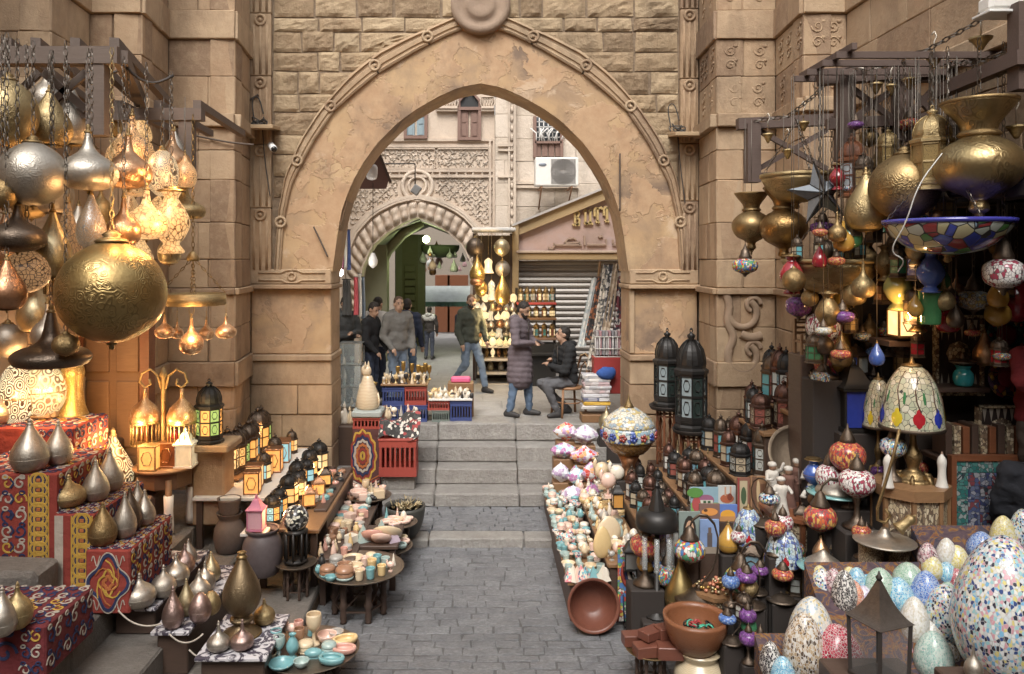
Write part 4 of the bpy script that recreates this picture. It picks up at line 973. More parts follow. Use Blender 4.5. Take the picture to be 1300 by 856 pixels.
for px, w in ((562, .5), (581, .7)): m = MB(); Yd = 26; m.cbox(((px-VX)*Yd/F, Yd-Y2, 2.0), (w, .1, 1.9), .02); m.build('brown_door', WOOD_R, tn)
m = MB(); m.grid(lambda a, b: (lerp((534-VX)*.0235, (597-VX)*.0235, a), 23.5-Y2-b*.9, 3.445-(48-b*.0)*.0235+(.35-.55*b)), 8, 3); m.grid(lambda a, b: (lerp((534-VX)*.0235, (597-VX)*.0235, a), 22.6-Y2+.01*math.sin(a*40), 2.10+b*.14), 24, 1, 1); m.build('awning', [m_cloth((.62, .66, .64)), m_cloth((.20, .34, .34))], tn)
m = MB(); m.lathe(sample([(.02, -.05), (.3, .0), (.5, .16), (.52, .3)], 2), 18, c=((559-VX)*.0215, 21.5-Y2, H+.1)); m.build('hanging_basket', m_plain((.10, .12, .06), .8), tn)
gl = P(541, 304, 19.5); m = MB(); m.sph((gl.x, gl.y-Y2, gl.z), .09, 12, 8); m.build('green_lamp', m_glow((.75, 1., .45), 14), tn); bulb(gl+Vector((0, -.15, -.12)), 16, (.85, 1., .55), .08)
gd = random.Random(11)
for i in range(26):
    Yd = gd.uniform(20, 25.5); px = gd.choice((gd.uniform(536, 560), gd.uniform(570, 600))); py = gd.uniform(318, 350); s = gd.uniform(.1, .22); p = P(px, py, Yd)
    o = make('hanging_ware', 'lamp:'+gd.choice(('onion', 'drop', 'long')), p, (s, s, s*1.6), gd.choice(('small white ware', 'small brown ware', 'small pink ware'))+' hanging in the lit passage', 'ware', dict(body=gd.choice((WHITE, COPPER, m_plain((.5, .3, .3))))), 0, 'wares hung in the passage')
cY = 12.6; cp = lambda px, py, Y=cY: P(px, py, Y)
cn = thing('wooden_canopy', 'brown wooden canopy sticking out behind the arch on the left', 'canopy', (0, 0, 0)); m = MB()
m.add([cp(436, 240), cp(490, 240), cp(480, 193), cp(436, 205), cp(436, 240, 14), cp(490, 240, 14), cp(480, 193, 14), cp(436, 205, 14), cp(494, 228), cp(494, 228, 14)], [(0, 1, 8, 2, 3), (4, 7, 6, 9, 5), (3, 2, 6, 7), (0, 4, 5, 1), (1, 5, 9, 8), (8, 9, 6, 2), (0, 3, 7, 4)]); m.build('canopy_boards', m_wood((.16, .08, .06), (.1, .05, .04), .7), cn)
m = MB(); m.bar(cp(480, 191), cp(496, 232), .05, .04); m.bar(cp(480, 191, 14), cp(496, 232, 14), .05, .04); m.build('barge_board', WOOD_D, cn)
m = MB(); m.bar(cp(436, 238), (-3.4, 12.6, cp(436, 238).z), .1, .1); m.bar(cp(436, 238, 14), (-3.4, 14, cp(436, 238, 14).z), .1, .1); m.build('support_arm', WOOD_D, cn)
sw = thing('side_house', 'pale house along the left side of the square', 'building', (-4.2, 14.6, 0)); m = MB(); m.box((.2, 0, 4.8), (1.1, 6.3, 7.6)); m.build('wall', PALE2, sw)
sw = thing('side_house', 'pale house along the right side of the square behind the scarf stand', 'building', (4.4, 13.5, 0)); m = MB(); m.box((.2, -.3, 4.8), (1.1, 4.2, 7.6)); m.build('wall', PALE2, sw)
def pend_lamp(name, box, Y, label, top, mats, kind='pend:bottle'): return hang(name, kind, box, Y, label, 'lamp', mats, top)
o = thing('street_lantern', 'white plastic lamp tube hanging under the brown canopy', 'lamp', P(472, 229, 12.2)); m = MB(); m.lathe(sample([(.0, 0), (.07, .02), (.09, .1), (.09, .2), (.06, .24)], 2), 16); m.build('cover', m_plain((.78, .78, .8), .3), o); m = MB(); m.lathe([(.05, .24), (.05, .3), (.02, .32)], 10); m.tube([(0, 0, .3), (0, 0, .42)], .01, 5); m.build('socket', IRON, o)
o = thing('street_lantern', 'white egg-shaped bulb on a long cord left of the passage', 'lamp', P(473.5, 341, 12.6)); m = MB(); m.lathe(sample([(0, 0), (.06, .05), (.075, .13), (.04, .22), (.03, .25)], 2), 14); m.build('cover', m_plain((.8, .8, .8), .3), o); m = MB(); m.tube([(0, 0, .25), (0, 0, 1.37)], .007, 4); m.build('cord', IRON, o)
o = thing('flood_light', 'small square floodlight hanging from an iron arm before the portal', 'lamp', P(495, 208, 15)); e = P(527, 208, 15)-P(495, 208, 15); m = MB(); m.tube([(-1.4, .2, 0), (0, 0, 0), e, e+Vector((0, 0, -.4))], .015, 5); m.build('arm', IRON, o); m = MB(); m.cbox((0, 0, 0), (.16, .1, .18), .02, 0, Matrix.Translation(e+Vector((.02, 0, -.5))) @ Matrix.Rotation(.6, 4, 'Y')); m.build('housing', m_plain((.2, .2, .2)), o)
o = thing('bare_bulb', 'bright bare white bulb lit beside the left jamb of the arch', 'bulb', P(431, 346, 11.9)); m = MB(); m.sph((0, 0, 0), .06, 12, 8); m.build('glass', m_glow((1, .98, .92), 30), o); m = MB(); m.lathe([(.03, .05), (.035, .14)], 8); m.tube([(0, 0, .14), (0, 0, .5)], .007, 4); m.build('socket', WHITE, o); bulb(P(433, 346, 11.8)+Vector((0, -.1, 0)), 12, (1, .95, .85), .05)
sc = random.Random(5); SCARF = [m_cloth(c) for c in ((.55, .12, .14), (.10, .14, .32), (.7, .66, .6), (.5, .2, .32), (.12, .12, .12), (.35, .42, .5))]
for i, (px, y0, y1, w) in enumerate(((434, 290, 345, 5), (438.5, 288, 340, 4), (443, 292, 343, 4), (452, 352, 400, 6), (457, 348, 402, 5), (461, 352, 405, 5), (440, 355, 400, 12))):
    Yc = 12.4+.1*i; o = thing('hanging_scarf', ['pink striped scarf', 'white scarf', 'dark blue scarf', 'red checked scarf', 'white and red scarf', 'blue scarf', 'dark shawl'][i]+' hanging at the stall left of the arch', 'scarf', P(px, y1, Yc), 0, 'scarves at the left stall'); h = (y1-y0)*Yc/F; ww = w*Yc/F
    m = MB(); ph = sc.uniform(0, 6); m.grid(lambda a, b: ((a-.5)*ww*(1-.3*b), .03*math.sin(a*14+ph)+.02*math.sin(b*5), b*h), 10, 6); m.grid(lambda a, b: ((a-.5)*ww*(1-.3*b), .035+.03*math.sin(a*14+ph)+.02*math.sin(b*5), b*h), 10, 6); m.build('cloth', SCARF[(3, 2, 1, 0, 2, 5, 4)[i]], o)
    m = MB(); m.bar((-ww/2, .015, h), (ww/2, .015, h), .015, .02); m.build('hanger', IRON, o)
YL = 15.5; GLOWW = m_pierced((.5, .36, .2), (1, .78, .45), 5, 8.)
ls = thing('lamp_stall', 'white roofed lamp stall with tiered shelves beside the pink kiosk', 'stall', (0, YL, 0))
lx = lambda px: (px-VX)*YL/F; lz = lambda py: H-(py-VY)*YL/F
m = MB(); m.cbox(((lx(600)+lx(653))/2, .2, lz(292)), (lx(653)-lx(598), 1.0, .07), .02); m.build('roof', WHITE, ls)
m = MB(); m.box(((lx(604)+lx(652))/2, .55, (lz(298)+ZC)/2), (lx(652)-lx(604), .05, lz(298)-ZC)); m.build('back_panel', m_plain((.10, .075, .055), .8), ls)
for px in (602, 650): m = MB(); m.box((lx(px), .3, (lz(296)+ZC)/2), (.06, .06, lz(296)-ZC)); m.build('post', WOOD_D, ls)
for y in (437.5, 454, 471, 485): m = MB(); m.cbox(((lx(606)+lx(652))/2, .1, lz(y)-.02), (lx(652)-lx(606), .75, .04), .006); m.build('shelf', m_plain((.42, .38, .33), .6), ls)
fl = random.Random(21); LITS = [m_pierced((.5, .33, .16), (1, .72, .36), .55, 8.), m_pierced((.55, .5, .42), (1, .85, .6), .55, 7., 1), m_glow((1, .74, .4), .6)]; MET = [PALEBR, SILVER, COPPER, GOLD, SILVER_B]
for (px, py, w, h, kd, mt) in ((603, 313, 23, 28, 'globe', BRONZE), (637, 313, 20, 25, 'globe', PALEBR), (606, 341, 20, 36, 'drop', GOLD), (620, 337, 14, 20, 'bell', LITS[2]), (638, 340, 19, 24, 'globe', SILVER), (605, 355, 17, 16, 'squat', COPPER), (638, 366, 20, 42, 'drop', GOLD), (624, 368, 12, 26, 'bell', LITS[1]), (611, 365, 16, 24, 'globe', GOLD)):
    Yl = YL-.3-fl.uniform(0, .3); hang('hanging_lamp', 'pend:'+kd, (px-w/2, px+w/2, py-h/2, py+h/2), Yl, {'globe': 'round', 'drop': 'teardrop', 'bell': 'lit bell-shaped', 'squat': 'squat'}[kd]+{BRONZE: ' dark', PALEBR: ' pale brass', GOLD: ' gold', SILVER: ' silver', COPPER: ' copper'}.get(mt, ' glowing')+' lamp hanging at the white roofed stall', 'lamp', dict(body=mt, trim=BRASS_D), lz(294), 'lamps hung at the stall')
for y in range(378, 434, 11):
    for px in range(606, 652, 9):
        mt = fl.choice(LITS+MET+LITS); kd = fl.choice(('drop', 'globe', 'bell', 'onion', 'squat')); p = px+fl.uniform(-2, 2); w = fl.uniform(8, 11); h = fl.uniform(10, 14)
        lit = 'lit ' if mt in LITS else ''
        hang('hanging_lamp', 'pend:%s:14' % kd, (p-w/2, p+w/2, y-h/2, y+h/2), YL-.05-.2*((y//11) % 2), 'little '+lit+{'globe': 'round', 'drop': 'teardrop', 'bell': 'bell', 'squat': 'squat', 'onion': 'onion'}[kd]+' lamp on the '+('upper' if y < 400 else 'lower')+' back of the stall', 'lamp', dict(body=mt, trim=BRASS_D), None, 'little lamps on the stall back')
for y, n, h, ms in ((437.5, 7, 17, (m_glass((.20, .38, .38)), m_glass((.5, .45, .4)), m_glass((.25, .4, .3)))), (454, 6, 13, (COPPER, BRASS_D, LITS[2])), (471, 4, 15, (SILVER, PALEBR, SILVER_B))):
    for i in range(n):
        px = lerp(610, 649, i/(n-1)); w = 34/n; stand('shelf_lamp', 'lamp:'+('drop' if y == 471 else 'vase')+':14', (px-w/2, px+w/2, y-h, y-.6), {437.5: 'teal glass jar lamp on the top shelf of the stall', 454: 'brown jar lamp on the middle shelf of the stall', 471: 'silver teardrop lamp on the low shelf of the stall'}[y], 'lamp', dict(body=ms[i % 3], trim=BRASS_D), None, YL+.0, 0, 'lamps on the stall shelves')
for px, py, pw in ((620, 340, 9), (625, 395, 11), (622, 425, 8)): bulb(P(px, py, YL-.9), pw, (1, .7, .35), .1)
YS2 = 15.2; sx = lambda px: (px-VX)*YS2/F; sz = lambda py: H-(py-VY)*YS2/F
ss = thing('lamp_shelf', 'narrow shelf with red boards full of lanterns before the shutter', 'shelf', (0, YS2, 0))
for y, mt in ((384, m_plain((.42, .07, .06))), (403.5, WOOD_M), (429, m_plain((.2, .12, .08)))): m = MB(); m.cbox(((sx(656)+sx(706))/2, .1, sz(y)-.02), (sx(706)-sx(656), .4, .04), .006); m.build('shelf_board', mt, ss)
for px in (656.5, 705.5): m = MB(); m.box((sx(px), .28, (sz(366)+ZC)/2), (.05, .05, sz(366)-ZC)); m.build('upright', IRON, ss)
m = MB(); m.box(((sx(657)+sx(705))/2, .05, (sz(436)+ZC)/2), (sx(705)-sx(659), .4, sz(436)-ZC)); m.build('base_cabinet', BLACK, ss)
GT = [m_glass((.12, .35, .42)), m_glass((.6, .5, .3)), m_glass((.10, .3, .3)), m_glass((.55, .6, .55)), m_glass((.3, .12, .1)), m_glow((1, .75, .4), .5)]
for y, n, h in ((383.5, 6, 20), (403, 5, 16), (428.5, 5, 20), (446, 5, 9)):
    for i in range(n):
        px = lerp(661, 701, i/(n-1)); w = 8 if y < 440 else 7
        if y < 440: stand('shelf_lantern', 'lantern:6:0', (px-w/2, px+w/2, y-h, y), {383.5: 'lantern on the red top board', 403: 'little lit lantern on the second board', 428.5: 'lantern on the third board'}[y]+' before the shutter', 'lantern', dict(metal=BRASS_D, glass=GT[(i*2+int(y)) % 6] if y != 403 else GT[5], glass2=GT[(i+1) % 6]), None, YS2+.1, 0, 'lanterns on the red shelf')
        else: stand('onyx_cone', 'cone', (px-w/2, px+w/2, y-h, y-.4), ('white', 'green', 'pink')[i % 3]+' onyx cone on the black cabinet before the shutter', 'ornament', dict(body=(m_alab(), m_plain((.3, .5, .38)), m_plain((.6, .35, .36)))[i % 3]), None, YS2, 0, 'cones on the black cabinet')
m = MB(); m.cbox(((sx(662)+sx(705))/2, -.16, sz(446)-.03), (sx(705)-sx(660), .28, .05), .006); m.build('cabinet_ledge', BLACK, ss)
TMP = bpy.data.scenes.new('workshop')
def fuse(name, prims, voxel, mat, parent, disp=None, it=5):
    """one continuous skin round tapered limbs and ellipsoids, via voxel remesh"""
    m = MB()
    for p in prims:
        if p[0] == 'c':
            a, b = Vector(p[1]), Vector(p[2]); d = b-a; L = max(d.length, 1e-4); q = Matrix.Translation(a) @ d.to_track_quat('Z', 'Y').to_matrix().to_4x4(); ra, rb = p[3], p[4]
            pr = [(ra*math.sin(t), -ra*math.cos(t)) for t in (0, .4, .8, 1.2, 1.57)]+[(rb*math.cos(t), L+rb*math.sin(t)) for t in (0, .4, .8, 1.2, 1.57)]
            pr[0] = (0, pr[0][1]); pr[-1] = (0, pr[-1][1]); m.lathe(pr, 12, M=q @ Matrix.Diagonal((p[5] if len(p) > 5 else 1, 1, 1, 1)))
        else: m.sph((0, 0, 0), p[2], 16, 10, 0, Matrix.Translation(p[1]) @ (p[3] if len(p) > 3 else Matrix()))
    o = m.build(name, mat); md = o.modifiers.new('r', 'REMESH'); md.mode = 'VOXEL'; md.voxel_size = voxel
    s = o.modifiers.new('s', 'SMOOTH'); s.iterations = it; s.factor = .5
    TMP.collection.objects.link(o); COL.objects.unlink(o); 
    with bpy.context.temp_override(scene=TMP, view_layer=TMP.view_layers[0]): dg = bpy.context.evaluated_depsgraph_get(); dg.update(); me = bpy.data.meshes.new_from_object(o.evaluated_get(dg)); old = o.data
    o.modifiers.clear(); TMP.collection.objects.unlink(o); COL.objects.link(o); o.data = me; bpy.data.meshes.remove(old)
    if disp:
        for v in me.vertices: v.co += v.normal*disp(v.co)
    me.polygons.foreach_set('use_smooth', [True]*len(me.polygons)); me.name = name
    if not me.materials: me.materials.append(mat)
    o.parent = parent; return o
SKIN = m_plain((.42, .26, .18), .5, 0., .06); HAIRB = m_plain((.022, .017, .014), .7); HAIRBR = m_plain((.10, .06, .04), .7)
JEAN = m_cloth((.13, .19, .28), (.07, .11, .18)); JEANL = m_cloth((.22, .28, .36), (.13, .18, .25)); JEAND = m_cloth((.045, .06, .10)); GREYT = m_cloth((.13, .13, .14)); SHOE = m_plain((.035, .033, .033), .6)
def wr(amp, s=9., seed=0.): return lambda c: amp*(mnoise.noise(Vector((c.x*s+seed, c.y*s, c.z*s*1.4)))+.5*mnoise.noise(Vector((c.x*s*2.3, c.y*s*2.3+seed, c.z*s*3.5))))
def person(label, loc, rz=0, sc=1., sitting=None, arms=None, legs=None, head=(0, 0), top=None, low=JEAN, hair=HAIRB, beard=None, coat=0., hood=None, puff=False, bulk=1., lean=0., pelz=.94, group=None, extra=None):
    """faces -Y before rz; +X is the person's left. arms/legs give elbow+wrist and knee+ankle for (left, right)."""
    o = thing('person', label, 'person', loc, rz, group, sc); V_ = Vector
    pel = V_((0, 0, pelz)); chest = V_((0, -lean*.3, pelz+.36)); nk = V_((0, -lean*.5, pelz+.56)); hd = V_((0, -lean*.62-.03+head[1]*-.001, pelz+.70))
    sh = [V_((s*.185, -lean*.48, pelz+.50)) for s in (1, -1)]; hp = [V_((s*.09, 0, pelz-.02)) for s in (1, -1)]
    arms = arms or [((.25, .02, pelz+.2), (.27, -.06, pelz-.05)), ((-.25, .02, pelz+.2), (-.27, -.06, pelz-.05))]
    legs = legs or [((.1, -.02, .5), (.11, .02, .09)), ((-.1, -.02, .5), (-.11, .02, .09))]
    HM = Matrix.Translation(hd) @ Matrix.Rotation(math.radians(head[0]), 4, 'Z') @ Matrix.Rotation(math.radians(head[1]), 4, 'X'); h_ = lambda x, y, z: HM @ V_((x, y, z)); R3 = HM.to_3x3().to_4x4()
    B = [('e', h_(0, .005, .035), (.076, .095, .10), R3), ('e', h_(0, -.035, -.045), (.056, .062, .07), R3), ('c', h_(0, -.09, .02), h_(0, -.112, -.015), .012, .017), ('c', h_(-.02, -.088, -.05), h_(.02, -.088, -.05), .012, .012), ('e', h_(.078, .01, .0), (.012, .022, .034), R3), ('e', h_(-.078, .01, .0), (.012, .022, .034), R3),
         ('c', nk-V_((0, 0, .06)), h_(0, .0, -.03), .062, .056), ('e', chest, (.165, .105, .2)), ('e', pel+V_((0, 0, .14)), (.14, .10, .16)), ('e', pel, (.16, .11, .12)), ('c', sh[0], sh[1], .07, .07)]
    hands = []
    for k in (0, 1):
        s = (1, -1)[k]; e, w = V_(arms[k][0]), V_(arms[k][1]); d = (w-e).normalized(); side = d.cross(V_((0, 0, 1)) if abs(d.z) < .8 else V_((0, -1, 0))).normalized(); up = side.cross(d)
        B += [('c', sh[k], e, .055, .042), ('c', e, w, .042, .028), ('e', w+d*.05, (.035, .035, .048), d.to_track_quat('Z', 'Y').to_matrix().to_4x4())]
        for f in range(4):
            r0 = w+d*.085+side*(.024-.016*f); r1 = r0+d*(.032-.004*abs(f-1.3))-up*.008; r2 = r1+d*.022-up*.024
            B += [('c', r0, r1, .0095, .009), ('c', r1, r2, .009, .0075)]
        B += [('c', w+d*.035+side*.03, w+d*.075+side*.052-up*.015, .011, .009)]
        kn, an = V_(legs[k][0]), V_(legs[k][1]); toe = V_((s*.03, -.15, -.045)); 
        if len(legs[k]) > 2: toe = V_(legs[k][2])
        B += [('c', hp[k], kn, .08, .055), ('c', kn, an, .055, .038), ('c', an, an+toe*.9, .03, .02)]
        sf_ = fuse('shoe', [('c', an+V_((0, .05, -.04)), an+toe*.6+V_((0, 0, -.012)), .052, .046), ('c', an+toe*.5+V_((0, 0, -.015)), an+toe*1.05, .046, .036), ('c', an+V_((0, .02, 0)), an+V_((0, 0, .02)), .052, .046)], .012, SHOE, o)
    fuse('body', B, .011, SKIN, o, None, 3)
    hr = [('e', h_(0, .018, .055), (.083, .098, .092), R3), ('e', h_(0, .055, .0), (.07, .055, .075), R3)]
    ho = fuse('hair', hr, .012, hair, o, wr(.006, 40), 2)
    me = ho.data                                # trim the hair to a hairline: pull face-side vertices inside the head
    inv = HM.inverted()
    for v in me.vertices:
        q = inv @ v.co
        if q.y < -.045 and q.z < .085 or (q.y < .02 and q.z < .02): v.co = HM @ V_((q.x*.8, q.y*.55+.02, q.z*.9))
    m = MB()
    for s in (-1, 1): m.sph(h_(s*.031, -.083, .022), (.013, .008, .007), 8, 5); m.bar(h_(s*.017, -.09, .043), h_(s*.048, -.083, .042), .006, .008)
    m.build('eyes_and_brows', HAIRB, o)
    if beard: fuse('beard', [('c', h_(-.052, -.04, -.045), h_(0, -.085, -.088), .026, .03), ('c', h_(.052, -.04, -.045), h_(0, -.085, -.088), .026, .03), ('c', h_(-.03, -.097, -.036), h_(.03, -.097, -.036), .007, .007)], .01, beard, o, wr(.005, 50), 2)
    b = bulk; T = [('e', chest+V_((0, .0, .03)), (.195*b, .135*b, .215)), ('e', pel+V_((0, 0, .16)), (.18*b, .13*b, .2)), ('e', pel+V_((0, 0, .02)), (.185*b, .135*b, .12)), ('c', sh[0], sh[1], .088*b, .088*b), ('c', nk-V_((0, 0, .07)), nk+V_((0, 0, .015)), .085, .072)]
    for k in (0, 1):
        e, w = V_(arms[k][0]), V_(arms[k][1]); T += [('c', sh[k], e, .083*b, .064*b), ('c', e, w, .064*b, .047*b)]
    if coat: T += [('c', pel+V_((0, 0, .05)), pel-V_((0, 0, coat)), .185*b, .2*b, 1.05)]
    dsp = (lambda c: .012*abs(math.sin((c.z+.02*math.sin(c.x*9))*PI/.085))-.006+.006*mnoise.noise(Vector(c)*14)) if puff else wr(.016, 9, loc[0])
    fuse('jacket' if puff or hood else 'sweater', T, .019, top, o, dsp, 4)
    if puff:
        m = MB(); m.tube([(0, chest.y-.14*b, nk.z-.02), (0, chest.y-.148*b, chest.z), (0, -.15*b, pel.z+.1), (0, -.205*b if coat else -.15*b, pel.z-coat)], .008, 5); m.build('zip', IRON, o)
    if hood: fuse('hood', [('c', nk+V_((s*.07, .03, .0)), nk+V_((s*.03, .11, -.01)), .05, .06) for s in (-1, 1)]+[('c', nk+V_((-.05, .1, .01)), nk+V_((.05, .1, .01)), .06, .06), ('c', nk+V_((-.08, -.02, -.02)), nk+V_((-.05, -.09, -.06)), .035, .025), ('c', nk+V_((.08, -.02, -.02)), nk+V_((.05, -.09, -.06)), .035, .025)], .015, hood, o, wr(.012, 14), 3)
    L = [('e', pel, (.172, .125, .125))]
    for k in (0, 1): kn, an = V_(legs[k][0]), V_(legs[k][1]); L += [('c', hp[k], kn, .098, .073), ('c', kn, lerp(kn, an, .93), .073, .058)]
    fuse('trousers', L, .018, low, o, wr(.016, 10, 3), 3)
    return o
R_ = math.radians
def at_feet(px, py, z=ZC): return G(px, py, z)
def at_head(px, py, Y, z=ZC): p = P(px, py, Y); s = (p.z-z)/1.785; p.z = z; return p, s
PUFFG = m_cloth((.155, .125, .14), (.10, .08, .09), 90.); 
def hd_(px, py, Y, r): p, q = at_head(px, py, Y); return p, r, q
a = person('man in a long grey-mauve puffer coat and jeans looking down at his phone', at_feet(660, 529), R_(62), 1.0, arms=[((.27, -.06, 1.16), (.06, -.24, 1.15)), ((-.28, -.06, 1.16), (-.06, -.24, 1.15))], legs=[((.12, -.08, .5), (.16, -.08, .09)), ((-.11, .05, .5), (-.12, .12, .09))], head=(0, 28), top=PUFFG, low=JEAN, beard=HAIRB, coat=.33, hood=PUFFG, puff=True, bulk=1.02)
ph = tag(MB().cbox((0, 0, 0), (.075, .14, .012), .003).build('phone', m_plain((.04, .04, .05), .2)), 'dark phone held in both hands by the man in the puffer coat', 'phone'); ph.location = a.location+Matrix.Rotation(R_(62), 3, 'Z') @ Vector((.0, -.345, 1.17)); ph.rotation_euler = (R_(25), 0, R_(62))
ch = P(722, 528, 12.25); ch.z = ZC
person('young man in a black puffer jacket sitting on a cane chair turned to the left', (ch.x, ch.y, ZC), R_(-72), 1., arms=[((.23, -.16, .72), (.05, -.33, .80)), ((-.23, -.16, .72), (0, -.30, .86))], legs=[((.13, -.44, .52), (.12, -.24, .09)), ((-.12, -.42, .50), (-.14, .02, .09))], head=(-14, -8), top=m_cloth((.02, .021, .023), (.012, .012, .013)), low=GREYT, coat=0, hood=m_cloth((.022, .022, .024)), puff=True, bulk=1.06, lean=.12, pelz=.55)
c = thing('cane_chair', 'bentwood cane chair under the seated young man', 'chair', (ch.x, ch.y, ZC), R_(-72)); CW = m_wood((.36, .20, .10), (.24, .12, .06), .4)
m = MB(); m.lathe([(.2, .42), (.225, .43), (.225, .455), (.2, .465)], 20); m.build('seat', CW, c)
for x, y in ((.17, -.17), (-.17, -.17), (.17, .17), (-.17, .17)): m = MB(); m.tube([(x, y, .43), (x*1.2, y*1.2, 0)], .02, 6); m.build('leg', CW, c)
m = MB(); m.tube([(.19, .19, .42), (.2, .24, .7), (.15, .28, .9), (0, .29, .95), (-.15, .28, .9), (-.2, .24, .7), (-.19, .19, .42)], .018, 6); m.tube([(.12, .21, .46), (.1, .27, .75), (0, .28, .82), (-.1, .27, .75), (-.12, .21, .46)], .012, 6); m.build('backrest', CW, c)
m = MB(); m.tube([(.2*math.cos(q), .2*math.sin(q), .22) for q in [i*PI/8 for i in range(16)]], .012, 5, 0, True); m.build('stretcher_ring', CW, c)
GRN = m_cloth((.075, .085, .065), (.045, .05, .04))
b = person('bearded man in an olive green jacket and light jeans striding past with a backpack', at_feet(597, 497), R_(38), 1., arms=[((.27, -.04, 1.15), (.25, -.16, .93)), ((-.27, .03, 1.15), (-.25, -.08, .9))], legs=[((.1, -.2, .52), (.12, -.3, .09)), ((-.1, .02, .5), (-.1, .36, .2), (0, -.1, -.11))], head=(-28, 0), top=GRN, low=JEANL, hair=HAIRBR, beard=HAIRB, hood=GRN, bulk=1.08)
bp = tag(MB().cbox((0, 0, 0), (.3, .16, .42), .05).build('backpack', m_cloth((.03, .035, .05))), 'dark backpack on the back of the striding bearded man', 'backpack'); bp.location = b.location+Matrix.Rotation(R_(38), 3, 'Z') @ Vector((0, .235, 1.2)); bp.rotation_euler = (0, 0, R_(38))
GRY = m_cloth((.22, .215, .20), (.15, .145, .135))
person('man in a light grey hooded jacket with a hand in his pocket looking towards us', *hd_(505, 376, 13.2, R_(38)), arms=[((.26, .0, 1.14), (.2, -.15, .93)), ((-.27, .02, 1.14), (-.2, -.15, .95))], head=(-15, 0), top=GRY, low=JEANL, hair=HAIRBR, hood=GRY, bulk=1.08)
person('man in a black zip sweater looking down in front of the white sweater', *hd_(471, 383, 13.0, R_(72)), arms=[((.25, -.05, 1.14), (.2, -.22, .96)), ((-.25, -.02, 1.14), (-.2, -.2, .95))], head=(-20, 22), top=m_cloth((.018, .019, .022)), low=JEAND)
person('man in a white sweater and dark jeans with his back half turned', *hd_(478, 377, 13.9, R_(150)), head=(10, 15), top=m_cloth((.55, .53, .50), (.42, .40, .38)), low=JEAND, bulk=1.1)
person('balding man in a dark grey hooded top folding his arms at the left jamb', *hd_(437, 375, 13.2, R_(42)), arms=[((.26, -.07, 1.15), (-.02, -.27, 1.18)), ((-.26, -.07, 1.15), (.05, -.24, 1.13))], head=(10, 28), top=m_cloth((.085, .09, .095)), low=JEAND, hood=m_cloth((.085, .09, .095)))
person('man in a navy hooded jacket and jeans seen from behind', *hd_(517, 379, 14.4, R_(175)), top=m_cloth((.03, .04, .075)), low=JEAN, hood=m_cloth((.03, .04, .075)))
BRN = m_cloth((.05, .043, .038)); k = person('boy with a white yoke on his brown jacket walking away into the passage', *hd_(545, 389, 19.2, R_(165)), arms=[((.27, .02, 1.15), (.34, -.02, .92)), ((-.27, .02, 1.15), (-.25, -.06, .9))], top=BRN, low=m_cloth((.07, .08, .11)), hood=m_cloth((.5, .49, .46)))
fuse('yoke', [('c', (-.17, .01, 1.43), (.17, .01, 1.43), .095, .095), ('c', (-.1, .06, 1.38), (.1, .06, 1.38), .1, .1)], .016, m_cloth((.5, .49, .46)), k, wr(.01, 12))
NAVY = m_cloth((.022, .024, .032), (.014, .015, .02))
nv = person('person in a dark navy coat at the right edge behind the giant mosaic egg', (4.33, 6.1, .31), R_(160), 1.02, arms=[((.25, -.05, 1.16), (.22, -.25, 1.0)), ((-.28, -.03, 1.15), (-.25, -.2, .98))], top=NAVY, low=JEAND, hood=NAVY, bulk=1.12)
REDC = m_cloth((.20, .018, .022), (.12, .012, .015))
person('person in a red sweater and brown trousers with a bent arm at the right edge', (4.54, 6.42, 1.22), R_(20), 1., arms=[((.25, .02, 1.15), (.27, -.06, .9)), ((-.38, -.14, 1.26), (-.14, -.22, 1.47))], top=REDC, low=m_cloth((.08, .06, .05)), bulk=1.05)
tag(MB().cbox((4.54, 6.42, .76), (.5, .4, .9), .02).build('wooden_crate', WOOD_D), 'dark wooden box under the person in red at the right edge', 'box')
bpy.data.scenes.remove(TMP)
BEAM_Z = 4.97
fr = thing('timber_rack', 'grey timber hanging frame with crossed braces carrying the left lamps', 'frame', (-3.6, 6, 0))
def beam(a, b, w=.1, h=.1, nm='beam', mt=WOOD_G, par=fr):
    m = MB(); o_ = Vector(par.location); m.bar(Vector(a)-o_, Vector(b)-o_, w, h); return m.build(nm, mt, par)
B0, B1 = P(-120, 72, 6.0), P(153, 72, 6.0); beam(B0, B1, .12, .13)
B2, B3 = P(100, 146, 7.2), P(258, 146, 7.2); beam(B2, B3, .11, .11)
p = P(126, 80, 6.02); beam((p.x, 6.02, p.z), (p.x, 6.02, p.z-.56), .14, .14, 'post'); p = P(238, 152, 7.22); beam((p.x, 7.22, p.z), (p.x, 7.22, p.z-.56), .12, .12, 'post')
for px in (8, 45, 95, 145): a = P(px, 72, 6.0); beam((a.x, 6.0, a.z+.11), (a.x-.5, 8.3, a.z+.11), .07, .07, 'rafter')
for px in (150, 200, 250): a = P(px, 146, 7.2); beam((a.x, 7.2, a.z+.1), (a.x-.1, 8.9, a.z+.1), .07, .07, 'rafter')
for a, b in (((0, 92), (50, 142)), ((50, 92), (0, 142)), ((55, 92), (110, 140)), ((110, 92), (55, 140))): beam(P(*a, 6.25), P(*b, 6.25), .03, .06, 'brace')
for a in (B0, B1): beam((a.x, 6.0, a.z), (a.x, 6.0, .6) if a is B0 else (a.x-.6, 7.75, a.z), .1, .1, 'post')
beam(P(0, 145, 6.3), P(122, 145, 6.3), .07, .08)
m = MB(); o_ = Vector(fr.location)
for k in range(4):
    a, b = P(-30+k*60, 50+8*k, 6.1), P(40+k*60, 60+12*k, 6.3); m.tube([(a.lerp(b, t)+Vector((0, 0, -.12*math.sin(t*PI))))-o_ for t in [i/8 for i in range(9)]], .012, 5)
m.build('cable', IRON, fr)
